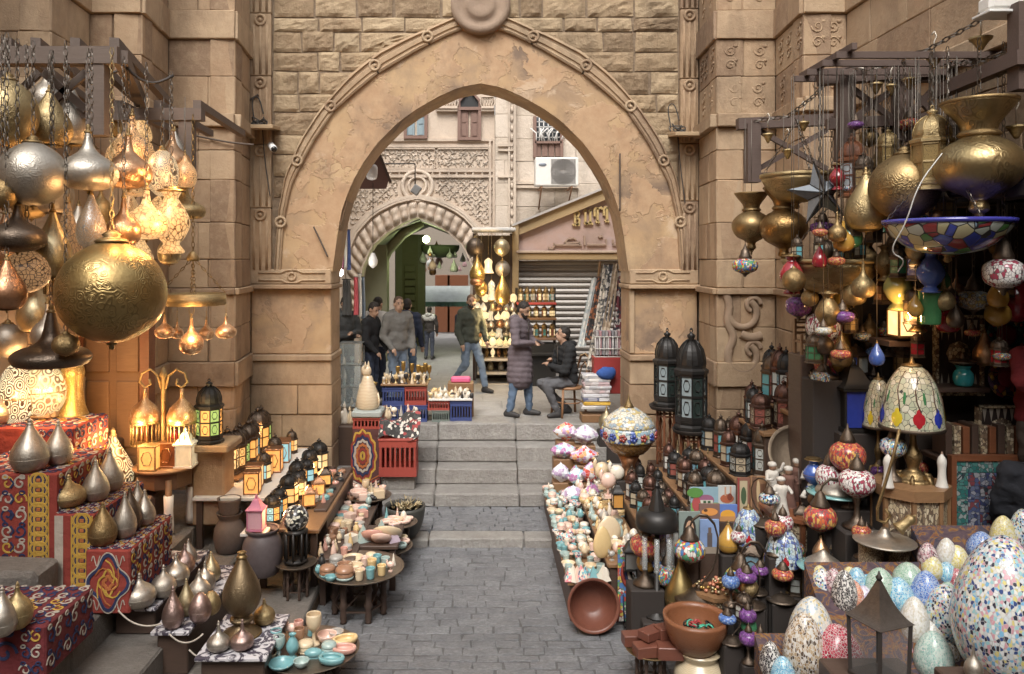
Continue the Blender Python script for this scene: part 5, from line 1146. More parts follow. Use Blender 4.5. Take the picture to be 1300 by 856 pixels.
LP1, LP2, LP3 = m_pierced((.40, .24, .14), (1, .50, .2), .5, 9., 1), m_pierced((.46, .28, .15), (1, .52, .2), .55, 9., 0), m_pierced((.3, .26, .22), (1, .66, .36), .5, 8., 1)
PS, PD, PG = m_pierced((.34, .32, .30), (.35, .22, .12), .25, 12., 0), m_pierced((.13, .10, .085), (.5, .26, .1), .3, 11., 0), m_pierced((.55, .36, .12), (1, .68, .22), .5, 13., 2)
COPL = m_metal((.62, .38, .22), (.2, .09, .05), .3, .6)
for kd, bx, Y, mt, lb in (
 ('globe', (-25, 46, 92, 188), 5.6, BRASS, 'large brass globe lamp with a blue gem cut off by the left edge, topmost of the cluster'),
 ('drop', (36, 90, 108, 187), 5.9, BRASS, 'brass teardrop lamp with engraved band hanging under the timber beam'),
 ('drop', (66, 115, 101, 186), 6.35, SILVER, 'silver teardrop lamp hanging behind the brass one under the beam'),
 ('globe', (1, 83, 172, 262), 5.5, SILVER, 'large plain dull silver globe lamp below the brass ones'),
 ('onion', (76, 148, 158, 242), 5.7, SILVER, 'wide silver onion lamp to the right of the silver globe'),
 ('onion', (134, 192, 163, 240), 6.2, COPL, 'copper onion lamp with an engraved belt beside the silver onion'),
 ('onion', (142, 194, 138, 212), 6.7, LP1, 'lit copper teardrop lamp hung highest under the second beam'),
 ('globe', (186, 226, 184, 250), 6.6, LP3, 'lit white globe lamp with black petal pattern'),
 ('onion', (196, 242, 158, 226), 6.9, COPL, 'lit-looking copper drop lamp at the post of the second beam'),
 ('hat', (208, 260, 216, 278), 6.9, BRASS, 'flat wide brass lamp at the right end of the left cluster'),
 ('vase', (195, 240, 240, 322), 6.4, LP2, 'lit vase-shaped lamp with a flared bright foot'),
 ('onion', (158, 214, 232, 304), 6.1, LP2, 'lit drop lamp with a large flower pattern'),
 ('onion', (136, 178, 242, 312), 5.9, COPL, 'smooth pinkish copper drop lamp in front of the flower lamp'),
 ('drop', (98, 134, 238, 316), 5.7, PS, 'pierced silver teardrop lamp above the giant brass globe'),
 ('long', (68, 104, 246, 338), 5.95, PD, 'long dark pierced cylinder lamp with a fringe'),
 ('drop', (44, 90, 258, 354), 5.75, PALEBR, 'tall pale brass drop lamp with fine dots'),
 ('onion', (-12, 56, 252, 320), 5.45, BRONZE, 'broad dark bronze onion lamp near the left edge'),
 ('globe', (6, 62, 312, 372), 5.6, PD, 'dark pierced globe lamp with a bottom knob'),
 ('drop', (-15, 32, 322, 394), 5.3, COPPER, 'small dull copper drop lamp at the left edge beside the pierced globe'),
 ('globe', (-14, 21, 222, 266), 5.35, BRASS_D, 'small brass ball lamp cut off by the left edge'),
 ('hat', (18, 112, 388, 466), 5.75, BRONZE, 'dark wide-brimmed lamp like a hat hanging below the cluster'),
 ('globe', (67, 100, 420, 452), 5.5, BRASS_D, 'small brass ball hanging in front of the dark hat lamp')):
    hang('hanging_lamp', 'pend:'+kd, bx, Y, lb, 'lamp', dict(body=mt, trim=BRASS_D, chain=CHAINM), BEAM_Z if Y < 6.5 else 4.78, 'lamps hung in the left cluster')
gb = hang('brass_globe', 'pend:globe:40', (76, 208, 292, 436), 5.6, 'giant engraved brass globe lamp dominating the left cluster', 'lamp', dict(body=m_metal((.44, .31, .13), (.10, .065, .03), .36, 1., 11.), trim=BRASS_D, chain=BRASS), 4.95)
m = MB()
for k in range(14): a = k/14*2*PI; x = .16*math.cos(a); m.tube([(x, .16*math.sin(a), 0), (x, .16*math.sin(a), -.22)], .008, 4)
q = P(87, 336, 5.95); tag(m.build('bead_fringe', BRASS_D), 'bead fringe dangling under the long dark cylinder lamp', 'fringe').location = q
for px, py, Y, w in ((170, 190, 6.7, 3), (205, 215, 6.35, 4), (188, 275, 5.9, 6), (215, 285, 6.2, 5), (150, 275, 5.75, 3), (230, 235, 6.6, 4), (100, 380, 6.6, 5), (60, 345, 6.5, 3)): bulb(P(px, py, Y-.25), w*.5)
fg = random.Random(17)
for i, (px, py, w) in enumerate(((22, 205, 40), (60, 110, 34), (120, 205, 34), (152, 190, 30), (178, 158, 26), (222, 185, 26), (172, 222, 30), (208, 262, 30), (128, 262, 28), (150, 300, 30), (178, 320, 30), (112, 330, 32), (40, 250, 40), (70, 235, 34), (8, 300, 34), (45, 385, 34), (100, 375, 34), (10, 430, 34), (235, 215, 26), (190, 200, 26), (140, 150, 26), (60, 410, 30), (30, 345, 32), (215, 312, 26), (165, 262, 28), (100, 285, 28))):
    w *= 1.3 if px < 115 else 1.1; kd = ('drop', 'onion', 'globe', 'squat', 'long')[i % 5]; h = w*(1.1 if kd == 'globe' else 1.7); lit = px > 115 and i % 3 != 2; mt = (LP1, LP2, LP3)[i % 3] if lit else (BRASS, SILVER, COPL, PALEBR)[i % 4]
    hang('hanging_lamp', 'pend:'+kd, (px-w/2, px+w/2, py-h/2, py+h/2), fg.uniform(6.75, 7.35), ('lit pierced ' if lit else 'plain ')+kd.replace('drop', 'teardrop').replace('long', 'slender')+(' lamp deep in the upper left cluster' if py < 240 else ' lamp deep in the lower left cluster'), 'lamp', dict(body=mt, trim=BRASS_D, chain=CHAINM), 4.85, 'lamps hung in the left cluster')
c = P(245, 380, 6.8); cz = c.z; ch_ = thing('ring_chandelier', 'brass ring chandelier with five small jewelled lamps hanging from it', 'chandelier', c)
m = MB(); m.lathe([(.27, -.05), (.275, -.05), (.275, .05), (.27, .05), (.262, .0)], 32); m.build('ring', BRASS, ch_)
m = MB()
for k in range(4): a = k*PI/2+.4; chain_mb(m, (.27*math.cos(a), .27*math.sin(a), .05), (0, 0, .36), .05, .006)
chain_mb(m, (0, 0, .36), (0, 0, 4.7-cz), .06, .006); m.build('chain', BRASS_D, ch_)
m = MB(); m.lathe([(.05, .33), (.06, .35), (.03, .4), (.01, .42)], 10); m.build('boss', BRASS, ch_)
for (px, y0, y1, w, Y) in ((209, 398, 430, 24, 6.8), (243, 398, 450, 30, 6.62), (262, 402, 432, 20, 6.95), (287, 398, 430, 26, 6.8), (225, 405, 430, 16, 7.0)):
    hang('chandelier_lamp', 'pend:onion:16', (px-w/2, px+w/2, y0, y1), Y, {209: 'jewelled lamp at the left side of the ring chandelier', 243: 'largest jewelled lamp in the middle under the ring chandelier', 262: 'small jewelled lamp behind the large one under the ring', 287: 'jewelled lamp with green stones at the right of the ring chandelier', 225: 'smallest lamp at the back of the ring chandelier'}[px], 'lamp', dict(body=m_pierced((.62, .36, .2), (1, .6, .3), .6, 9., 2), trim=BRASS), cz-.04, 'lamps on the ring chandelier')
bulb(P(243, 425, 6.5), 3)
d = thing('wooden_door', 'brown panelled wooden door behind the teardrop lamps', 'door', P(146, 640, 8.45)); d.location.z = .65; m = MB(); m.cbox((0, 0, 1.2), (.66, .08, 2.4), .01); m.build('leaf', WOOD_M, d)
for x in (-.36, .36): m = MB(); m.box((x, -.03, 1.22), (.1, .16, 2.44)); m.build('jamb', WOOD_R, d)
m = MB(); m.box((0, -.03, 2.49), (.82, .16, .1)); m.build('lintel', WOOD_R, d)
for z, h in ((.45, .5), (1.15, .7), (1.95, .7)):
    for x in (-.16, .16): m = MB(); m.cbox((x, -.05, z), (.24, .03, h), .012); m.build('door_panel', WOOD_M, d)
RED = m_cloth((.31, .05, .035), (.20, .035, .028)); NVY = m_cloth((.03, .04, .11)); YEL = m_cloth((.62, .38, .07)); CRM = m_cloth((.52, .45, .38)); REDB = m_cloth((.17, .025, .03), (.10, .018, .02)); ORG = m_cloth((.5, .16, .05))
def tent_cloth(x0, x1, Y, Yb, ztop, zbot, label, bands, base=RED, seed=1, nm='cloth_covered_stand'):
    o = thing(nm, label, 'stand', ((x0+x1)/2, Y, zbot)); w = x1-x0; h = ztop-zbot; rr = random.Random(seed)
    m = MB(); m.cbox((0, (Yb-Y)/2, h/2), (w, Yb-Y, h), .012); m.build('cloth', base, o)
    def band(xa, xb, kind, M=None, hh=h-.01):
        g = {}
        def gm(k): return g.setdefault(k, MB())
        def rib(k, pts, w_, t=.003): pts = chaikin(pts, 1) if len(pts) > 6 else pts; gm(k).ribbon([(M @ Vector(p) if M else Vector(p)) for p in pts], w_, t, (M.to_3x3() @ Vector((0, -1, 0))) if M else (0, -1, 0))
        cx = (xa+xb)/2; bw = xb-xa
        if kind in ('chain', 'plain', 'cream'):
            rib({'chain': NVY, 'plain': RED, 'cream': CRM}[kind], [(cx, -.002, .005), (cx, -.002, hh)], bw)
        if kind == 'chain':
            r = bw*.34; n = max(2, int(hh/(r*1.35)))
            for i in range(n):
                z = (i+.5)*hh/n
                for s in (-1, 1): rib(YEL, [(cx+s*bw*.1+r*math.cos(q), -.006-.001*(s+i % 2), z+r*math.sin(q)) for q in [k*PI/5 for k in range(11)]], bw*.12)
                rib(ORG, [(cx-r*.3, -.0075, z), (cx+r*.3, -.0075, z)], r*.5)
            for x in (xa, xb): rib(YEL, [(x, -.006, .005), (x, -.006, hh)], bw*.07)
        if kind == 'scroll':
            n = max(1, int(hh/(bw*.55)))
            for i in range(n):
                z = (i+.5)*hh/n
                for s in (-1, 1):
                    r = min(bw*.26, hh/n*.45); pts = [(cx+s*bw*.22+s*r*(1-q/16)*math.cos(q*.55+i), -.004, z+r*(1-q/16)*math.sin(q*.55+i)) for q in range(14)]
                    rib((CRM, NVY, CRM, YEL)[(i+(s > 0)) % 4], pts, bw*.07)
                    pts = [(cx+s*bw*.3+bw*.1*math.cos(q), -.005, z+hh/n*.4+bw*.07*math.sin(q)) for q in [k*PI/3 for k in range(7)]]; rib((NVY, CRM)[i % 2], pts, bw*.06)
                rib(NVY, [(cx-bw*.12, -.0045, z-hh/n*.3), (cx, -.0045, z), (cx-bw*.12, -.0045, z+hh/n*.3)], bw*.09)
        if kind == 'medal':
            for sc_, mt, wd in ((.46, CRM, .03), (.42, NVY, .09), (.2, YEL, .05), (.1, ORG, .08)):
                rib(mt, [(cx+bw*sc_*math.cos(q)*(1+.18*math.cos(4*q)), -.004-.001*sc_, hh/2+hh*sc_*.9*math.sin(q)*(1+.18*math.cos(4*q))) for q in [k*PI/14 for k in range(29)]], bw*wd)
            for k in range(6): a = k*PI/3; rib((YEL, ORG)[k % 2], [(cx+bw*(.12+.04*j)*math.cos(a+j*.35), -.006, hh/2+hh*(.12+.05*j)*math.sin(a+j*.35)) for j in range(6)], bw*.035)
            for s in (-1, 1):
                for z in (.15, .85): rib(CRM, [(cx+s*bw*(.4-.03*q)*1.0, -.004, hh*z+hh*.09*math.sin(q*1.1)) for q in range(8)], bw*.025)
        for k, mb in g.items(): struct(mb.build('applique', k, o), 'stuff')
    for xa, xb, kd in bands: band(lerp(-w/2, w/2, xa), lerp(-w/2, w/2, xb), kd)
    for i in range(4): band(-w/2+w*i/4, -w/2+w*(i+1)/4, 'scroll', Matrix.Translation((0, 0, h)) @ Matrix.Rotation(-PI/2, 4, 'X'), Yb-Y-.01)
    M = Matrix.Translation((w/2, (Yb-Y)/2, 0)) @ Matrix.Rotation(PI/2, 4, 'Z'); dd = Yb-Y
    n_ = max(2, int(dd/.2))
    for i in range(n_):  band(-dd/2+dd*i/n_, -dd/2+dd*(i+1)/n_, 'scroll', M)
    return o
zA, zB, zC_ = 1.70, 1.39, 1.16
YA, YB2, YC2 = 6.42, 6.42, 6.25
tent_cloth(-4.3, -3.45, 6.42, 7.3, zA, .655, 'tallest stand covered in red and navy printed tent cloth at the left edge', [(.45, .72, 'scroll'), (.73, .92, 'chain'), (.92, 1, 'plain')], seed=2)
tent_cloth(-3.44, -3.12, 6.36, 7.3, zB, .655, 'middle cloth covered stand with a yellow chain band and a cream stripe', [(.0, .22, 'cream'), (.24, .42, 'plain'), (.44, .96, 'chain')], seed=3)
tent_cloth(-3.11, -2.76, 6.2, 7.06, zC_, .655, 'lowest stand of patterned tent cloth with a large medallion on its front', [(.05, .98, 'medal')], seed=4)
tent_cloth(P(-60, 0, 6.9).x, P(62, 0, 6.9).x, 7.32, 8.0, H-(541-330)*.0074, .655, 'back tier of red cloth carrying the glowing lamps at the left edge', [(.6, .8, 'scroll'), (.8, 1, 'scroll')], seed=5)
tent_cloth(P(-80, 0, 5.25).x, P(58, 0, 5.25).x, 5.25, 5.9, H-(795-330)*.00525, .655, 'dark red cloth covered box at the bottom left corner', [(.3, .75, 'scroll'), (.75, .98, 'scroll')], REDB, 6)
tag(MB().cbox((0, 0, 0), (.5, .35, .42), .04, 0, None, .012).build('stone_block', LEDGE, None, (-3.62, 6.15, .865)), 'grey stone block behind the dark red box at the bottom left', 'block')
def drops(rows, z=None, Y=None, grp=None, wob=0):
    for kd, bx, mt, lb in rows: stand('table_lamp', 'lamp:'+kd, bx, lb, 'lamp', dict(body=mt, trim=mt), z, Y, R.uniform(0, 3), grp)
G1 = 'silver teardrop lamps on the cloth covered tiers'
for kd, bx, Y, zz, mt, lb in (
 ('drop', (15, 61, 531, 598), 6.6, zA, SILVER, 'largest silver teardrop lamp on the top cloth tier'), ('drop', (57, 91, 533, 590), 6.75, zA, SILVER, 'middle silver teardrop lamp on the top cloth tier'),
 ('squat', (66, 108, 602, 643), 6.5, zB, BRASS, 'squat brassy lamp with a short neck on the middle tier'), ('drop', (105, 138, 583, 636), 6.65, zB, SILVER, 'silver teardrop lamp on the middle tier beside the squat one'), ('drop', (123, 156, 567, 624), 6.95, zB, SILVER, 'tall silver teardrop lamp at the back of the middle tier'),
 ('drop', (113, 148, 637, 692), 6.5, zC_, BRASS_D, 'brassy teardrop lamp at the front of the lowest tier'), ('drop', (144, 173, 624, 683), 6.65, zC_, SILVER, 'slim silver teardrop lamp second on the lowest tier'), ('drop', (150, 180, 618, 674), 6.9, zC_, BRONZE, 'dark teardrop lamp behind the slim silver one on the lowest tier'), ('drop', (170, 197, 621, 667), 7.05, zC_, SILVER_B, 'bright silver teardrop lamp at the right of the lowest tier'), ('drop', (163, 186, 609, 655), 7.35, zC_, SILVER_B, 'small silver teardrop lamp at the back of the lowest tier')):
    stand('table_lamp', 'lamp:'+kd, bx, lb, 'lamp', dict(body=mt, trim=mt), zz, None, R.uniform(0, 3), G1)
zK = H-(541-330)*.0074
tag(MB().cbox((0, 0, .45), (.5, .5, .9), .02).build('plinth', WOOD_D, None, (P(96, 0, 7.9).x+.02, 8.15, .655)), 'dark wooden plinth behind the middle cloth tier', 'plinth')
zP = .655+.9
for kd, bx, mt, lb in (('drop', (80, 109, 522, 580), SILVER, 'silver teardrop lamp standing on the plinth behind the tiers'), ('drop', (94, 116, 515, 570), SILVER, 'second teardrop lamp farther back on the plinth')):
    x0, x1, y0, y1 = bx; yb = VY+(H-zP)*F/8.05; stand('table_lamp', 'lamp:'+kd, (x0, x1, yb-(y1-y0), yb), lb, 'lamp', dict(body=mt, trim=mt), zP, None, 0, G1)
LG = m_pierced((.62, .52, .38), (1, .72, .36), .7, 6., 1)
for kd, bx, Y, mt, lb in (('egg', (-3, 43, 466, 541), 7.6, m_pierced((.16, .12, .1), (1, .78, .48), .7, 7., 1), 'lit egg lamp with a scale pattern on the back tier'), ('globe', (30, 82, 463, 541), 7.75, LG, 'lit white globe lamp with curling letters on the back tier'), ('bell', (74, 111, 464, 541), 7.9, PG, 'golden pierced lamp at the right of the back tier'), ('drop', (-22, 12, 488, 541), 7.45, SILVER_B, 'silver lamp cut off by the left edge on the back tier')):
    x0, x1, y0, y1 = bx; yb = VY+(H-zK)*F/Y; stand('lit_lamp', 'lamp:'+kd, (x0, x1, yb-(y1-y0), yb), lb, 'lamp', dict(body=mt, trim=BRASS), zK, None, 0, 'glowing lamps on the back tier')
for px, py, Y in ((20, 505, 7.2), (60, 500, 7.2), (95, 495, 7.4)): bulb(P(px, py, Y), 5)
tag(MB().cbox((0, 0, .2), (.75, .5, .4), .03).build('plinth', WOOD_D, None, (P(143, 0, 8.0).x+.06, 8.2, .655)), 'low wooden plinth under the tall lit teardrop lamp', 'plinth')
yb = VY+(H-1.055)*F/8.05; stand('lit_lamp', 'lamp:drop', (118, 168, yb-84, yb), 'tall lit teardrop lamp with a black scale pattern before the door', 'lamp', dict(body=m_pierced((.2, .14, .1), (1, .70, .38), .6, 6., 1), trim=BRASS), 1.055); bulb(P(143, 560, 7.75), 5)
zt = H-(590-330)*.0082; tb = P(210, 590, 8.2); o = thing('side_table', 'round brown table with a carved apron and paper wrapped legs', 'table', (tb.x, 8.2, .655)); th = zt-.655
m = MB(); m.lathe([(.31, th-.03), (.32, th-.02), (.32, th), (0, th)], 28); m.build('top', WOOD_M, o)
m = MB(); m.lathe([(.27, th-.2), (.28, th-.19), (.28, th-.03)], 8, smooth=False); m.build('apron', m_wood((.16, .09, .045), (.09, .05, .03)), o)
for k in range(4):
    a = k*PI/2+.5; m = MB(); m.tube([(.25*math.cos(a), .25*math.sin(a), th-.1), (.25*math.cos(a), .25*math.sin(a), 0)], .035, 8); m.build('leg', WOOD_M, o)
    m = MB(); m.lathe([(.05, .02), (.055, .1), (.048, .25), (.052, .4)], 8, c=(.25*math.cos(a), .25*math.sin(a), 0)); m.build('paper_wrap', WHITE, o)
o = thing('birdcage_lamp', 'brass candelabra lamp with two scrolled arms and bird-cage shades', 'lamp', (tb.x-.02, 8.2, zt), 0, None, 1.13)
m = MB(); m.lathe([(.08, 0), (.08, .02), (.035, .05), (.022, .1), (.022, .80), (.04, .82), (.03, .85), (.01, .9)], 12); m.build('pole', BRASS, o)
for sd in (-1, 1):
    m = MB(); m.tube([(sd*x, 0, z) for x, z in ((.02, .70), (.05, .82), (.12, .88), (.2, .84), (.22, .76), (.17, .71), (.12, .74), (.13, .79))], .013, 6); m.build('scroll_arm', BRASS, o)
    m = MB(); m.lathe(sample([(.13, .40), (.135, .44), (.11, .52), (.05, .58), (.02, .62), (.02, .70)], 2), 20, c=(sd*.17, 0, 0)); m.build('shade', m_pierced((.6, .36, .18), (1, .62, .3), .5, 9., 2), o)
    m = MB(); m.lathe([(.128, .38), (.135, .4), (.128, .42)], 20, c=(sd*.17, 0, 0)); m.lathe([(.12, .18), (.128, .19), (.12, .2)], 20, c=(sd*.17, 0, 0))
    for k in range(18): a = k*PI/9; m.tube([(sd*.17+.125*math.cos(a), .125*math.sin(a), .19), (sd*.17+.125*math.cos(a), .125*math.sin(a), .4)], .005, 4)
    m.build('cage_bars', BRASS, o); bulb(Vector((tb.x-.02+sd*.19, 8.0, zt+.4)), 4)
def st(nm, kd, bx, lb, cat, mats, z, grp=None, depth=None, rz=0):   # put on level z, keeping the photo width and height
    return stand(nm, kd, bx, lb, cat, mats, z, None, rz, grp, depth)
GW2, GRNG, YELG, REDG, BLUG = m_glow((1, .62, .26), .6), m_glow((.42, .6, .16), .45), m_glow((1, .43, .1), .6), m_glow((.9, .25, .1), 0.50), m_glow((.35, .7, .75), 0.46)
zt1 = zt
for nm, kd, bx, lb, mats in (('tin_lantern', 'square_lantern', (223, 249, 543, 592), 'small white tin lantern on the round brown table', dict(metal=WHITE, glass=m_glow((1, .8, .5), 0.25))), ('red_lantern', 'square_lantern', (214, 230, 543, 578), 'little red lantern behind the white one on the table', dict(metal=m_plain((.5, .05, .04)), glass=REDG)), ('brass_casket', 'candle_box', (179, 202, 564, 596), 'small brass box holding a light on the round table', dict(metal=BRASS, glass=YELG)), ('brass_casket', 'candle_box', (203, 226, 560, 592), 'square engraved brass casket right of the pole on the table', dict(metal=COPPER, glass=COPPER))): st(nm, kd, bx, lb, 'lantern', mats, zt)
Yg = 8.3; p = P(265, 562, Yg); tag(MB().cbox((0, .1, -.04), (.5, .5, .08), .015).build('wall_shelf', STONE, None, p), 'stone wall shelf under the green and amber lantern', 'shelf'); 
m = MB(); m.cbox((0, .15, (p.z-.08-.65)/2), (.34, .36, p.z-.73), .02); tag(m.build('stone_post', STONE, None, (p.x, p.y, .65)), 'stone post carrying the wall shelf of the green lantern', 'post')
stand('glass_lantern', 'lantern:8', (247, 284, 481, 561), 'tall black lantern with green amber and red lit panes beside the bird-cage lamp', 'lantern', dict(metal=BLACKM, glass=GRNG, glass2=YELG), None, Yg); bulb(P(265, 525, Yg-.45), 3, (1, .8, .4))
def board(x0, x1, Y0, Y1, z, lb, mt=None, th=.04, legs=True, nm='board'):
    o = thing(nm, lb, 'board', ((x0+x1)/2, (Y0+Y1)/2, 0)); w, d = x1-x0, Y1-Y0; m = MB(); m.cbox((0, 0, z-th/2), (w, d, th), .006); m.build('top', mt or WOOD_M, o)
    if legs:
        for x in (-1, 1):
            for y in (-1, 1): m = MB(); m.box((x*(w/2-.06), y*(d/2-.06), (z-th)/2), (.06, .06, z-th)); m.build('leg', WOOD_D, o)
    return o
zb1 = .97; zb2 = .99
board(-3.0, -2.22, 8.2, 10.35, zb1, 'long pale board carrying the rows of lit lanterns by the pier', WHITE)
board(-2.97, -2.68, 8.75, 10.3, zb2+.02, 'thin back board for the larger lit lanterns along the pier', WOOD_M, .025, False)
GL = [GW2, YELG, GRNG, BLUG, m_glow((1, .5, .15), .6), m_glow((1, .74, .4), .6)]
n = 8
for i in range(n):
    t = i/(n-1); Y = lerp(8.96, 10.2, t); s = R.uniform(29, 37)*8.96/Y; px = VX-(2.83+R.uniform(-.05, .05))*F/Y; yb = VY+(H-zb2-.02)*F/Y
    stand('lit_lantern', 'lantern:8' if i < 3 else 'lantern:6:0', (px-s*.47, px+s*.47, yb-s*1.75, yb), ('largest and nearest lit dome lantern', 'second lit dome lantern', 'third lit dome lantern', 'fourth lit dome lantern', 'fifth lit dome lantern', 'sixth lit dome lantern', 'seventh lit dome lantern', 'farthest lit dome lantern')[i]+' on the raised board by the pier', 'lantern', dict(metal=BRONZE, glass=GL[(0, 4, 2, 1, 3, 0, 1, 2)[i]], glass2=GL[(0, 0, 0, 4, 5, 1, 4, 0)[i]]), None, Y, .2*i, 'lit lanterns along the pier')
    if i % 2 == 0: bulb(P(px, yb-s*.8, Y-.22), 2.5)
n = 9
for i in range(n):
    t = i/(n-1); Y = lerp(8.36, 10.1, t); s = R.uniform(17, 24)*8.36/Y; px = VX-2.42*F/Y-i % 2*5; yb = VY+(H-zb1)*F/Y
    stand('candle_lantern', 'candle_box' if i % 3 != 2 else 'lantern:6:0', (px-s*.5, px+s*.5, yb-s*(1.45 if i % 3 != 2 else 2), yb), ('nearest square lit lantern with a rosette', 'second square lit lantern', 'little dome lantern third in the front row', 'fourth square lit lantern', 'fifth square lit lantern', 'little dome lantern sixth in the front row', 'seventh square lit lantern', 'eighth square lit lantern', 'last little dome lantern')[i]+' on the pale board', 'lantern', dict(metal=COPPER if i % 3 != 2 else BRONZE, glass=(YELG, GW2, BLUG, GL[4])[i % 4], glass2=GW2), None, Y, .1, 'lit square lanterns on the pale board')
    if i % 2: bulb(P(px, yb-s*.6, Y-.2), 2)
zb3 = .80; board(-2.21, -1.86, 7.75, 10.1, zb3, 'lower board in front with orange lit lanterns and onyx boxes', WOOD_D)
for i in range(8):
    Y = lerp(7.93, 9.9, i/7); s = R.uniform(24, 32)*7.93/Y; px = VX-(2.05+R.uniform(-.07, .07))*F/Y; yb = VY+(H-zb3)*F/Y
    stand('lit_lantern', 'lantern:8' if i == 0 else 'lantern:6:0', (px-s*.5, px+s*.5, yb-s*1.6, yb), ('round lantern with orange and teal lit panes at the front', 'second lantern with teal panes', 'third lantern', 'fourth lantern', 'fifth lantern', 'sixth lantern', 'seventh lantern', 'last lantern')[i]+' on the lower board', 'lantern', dict(metal=BLACKM, glass=(YELG, BLUG, GL[4], GW2)[i % 4], glass2=(BLUG, YELG, GL[4], GL[5])[i % 4]), None, Y, .15*i, 'lanterns on the lower board')
    if i % 3 == 0: bulb(P(px+8, yb-s*.6, Y-.25), 2)
for k, (px, w, h, Y) in enumerate(((392, 20, 26, 8.5), (404, 18, 24, 8.9), (412, 16, 22, 9.3))):
    yb = VY+(H-zb3)*F/Y; stand('little_house_lantern', 'square_lantern', (px-9, px+9, yb-h, yb), ('copper', 'amber', 'dark')[k]+' little house lantern at the onyx end of the lower board', 'lantern', dict(metal=COPPER if k != 2 else BRONZE, glass=YELG), None, Y, .3)
board(-1.85, -1.6, 7.8, 9.9, zb3-.03, 'plank beside the lower board for the little lanterns and onyx boxes', WOOD_M)
zs = .42
st('pink_lantern', 'square_lantern', (314, 337, 628, 672), 'pink tin lantern on the edge of the lower board', 'lantern', dict(metal=m_plain((.6, .22, .32)), glass=m_plain((.7, .4, .45))), H-(672-330)*.0076)
tag(MB().cbox((0, 0, 0), (.24, .24, .03), .004).build('little_shelf', WHITE, None, P(325, 672, 7.65)-Vector((0, 0, .018))), 'small white shelf under the pink lantern', 'shelf')
tag(MB().cbox((0, 0, 0), (.16, .16, P(325, 672, 7.65).z-.036-.42), .01).build('post', WOOD_D, None, (P(325, 0, 7.7).x, 7.7, (P(325, 672, 7.65).z-.036+.42)/2)), 'wooden post under the small white shelf', 'post')
st('clay_pot', 'vessel:jar', (272, 311, 650, 700), 'ribbed dark clay barrel under the pale board', 'pot', dict(body=CLAY), .42); st('clay_pot', 'vessel:cup', (276, 306, 632, 652), 'small clay cup standing on the clay barrel', 'pot', dict(body=CLAY), P(290, 652, F*(H-.42)/(700-VY)).z)
st('clay_pot', 'vessel:pot', (308, 358, 670, 728), 'big round dark clay urn beside the mosaic ball lamp', 'pot', dict(body=m_plain((.105, .085, .088), .55, 0., .3, 30.)), .42)
q = G(375, 755, .2); tt = stand('tray_table', 'tray_table', (349, 402, 713, 757), 'small tray table under the mosaic ball lamp', 'table', dict(tray=TRAYM, wood=WOOD_D), .2); zz = tt.location.z+tt.scale.z
o = thing('mosaic_ball_lamp', 'dark mirror mosaic ball lamp on a slatted black stand', 'lamp', (tt.location.x, tt.location.y, zz)); m = MB()
for k in range(8): a = k*PI/4; m.tube([(.1*math.cos(a), .1*math.sin(a), 0), (.105*math.cos(a), .105*math.sin(a), .3)], .014, 5)
m.lathe([(.11, .0), (.115, .015), (.11, .03)], 16); m.lathe([(.11, .28), (.12, .3), (.09, .32)], 16); m.build('stand', BLACKM, o)
m = MB(); m.sph((0, 0, .42), .125, 24, 14); m.build('ball', m_mosaic(((.05, .05, .05), (.5, .5, .5), (.02, .02, .02), (.75, .72, .6), (.1, .1, .1)), 34., (.02, .02, .02), .15, .05), o)
TQ = m_alab((.10, .30, .35), (.24, .42, .42), 4.); TQ2 = m_alab((.18, .36, .40), (.50, .52, .44), 6.); CR = m_alab(); WH = m_alab((.78, .74, .66), (.66, .58, .46), 2.); PK = m_alab((.55, .24, .20), (.66, .42, .34), 4.); PK2 = m_alab((.72, .45, .38), (.74, .58, .48), 3.); BR = m_alab((.26, .12, .07), (.40, .24, .15), 4.); GRE = m_alab((.30, .29, .27), (.45, .42, .38), 4.); YE = m_alab((.74, .58, .30), (.62, .42, .2), 3.); BLK = m_plain((.03, .028, .028), .35); PUR = m_alab((.36, .26, .36), (.55, .48, .52), 3.)
STR = m_mosaic(((.7, .25, .28), (.18, .45, .52), (.75, .7, .6), (.75, .5, .42), (.12, .14, .2)), 5., (.7, .66, .58), .25, .02)
CN = {TQ: 'turquoise', TQ2: 'pale turquoise', CR: 'cream', WH: 'white', PK: 'red-brown', PK2: 'pink', BR: 'brown', GRE: 'grey', YE: 'honey yellow', BLK: 'black', STR: 'many-coloured', PUR: 'lilac'}
WARE = dict(round=('onyx_box', 'banded:pot', 'lidded round onyx box', 'box'), bowl=('onyx_bowl', 'vessel:bowl', 'onyx bowl', 'bowl'), dish=('onyx_dish', 'vessel:dish', 'shallow onyx dish', 'dish'), cup=('onyx_cup', 'vessel:cup', 'onyx cup', 'cup'), pyr=('onyx_pyramid', 'pyramid', 'striped onyx pyramid', 'pyramid'), egg=('onyx_egg', 'solid:egg', 'polished onyx egg', 'egg'), cat=('cat_statuette', 'cat', 'cat statuette', 'statuette'), bird=('bird_figure', 'bird', 'carved bird figure', 'statuette'), scarab=('scarab', 'scarab', 'carved scarab', 'scarab'), oval=('soap_dish', 'oval', 'oval onyx dish', 'dish'), vase=('onyx_vase', 'vessel:vase', 'small onyx vase', 'vase'), box=('onyx_block', 'box:.06', 'square onyx box', 'box'), cone=('onyx_cone', 'cone', 'onyx cone', 'ornament'), bottle=('onyx_bottle', 'solid:bottle', 'onyx bottle', 'bottle'), chal=('onyx_goblet', 'vessel:chal', 'onyx goblet', 'goblet'), ball=('onyx_ball', 'solid:egg', 'onyx ball', 'ball'))
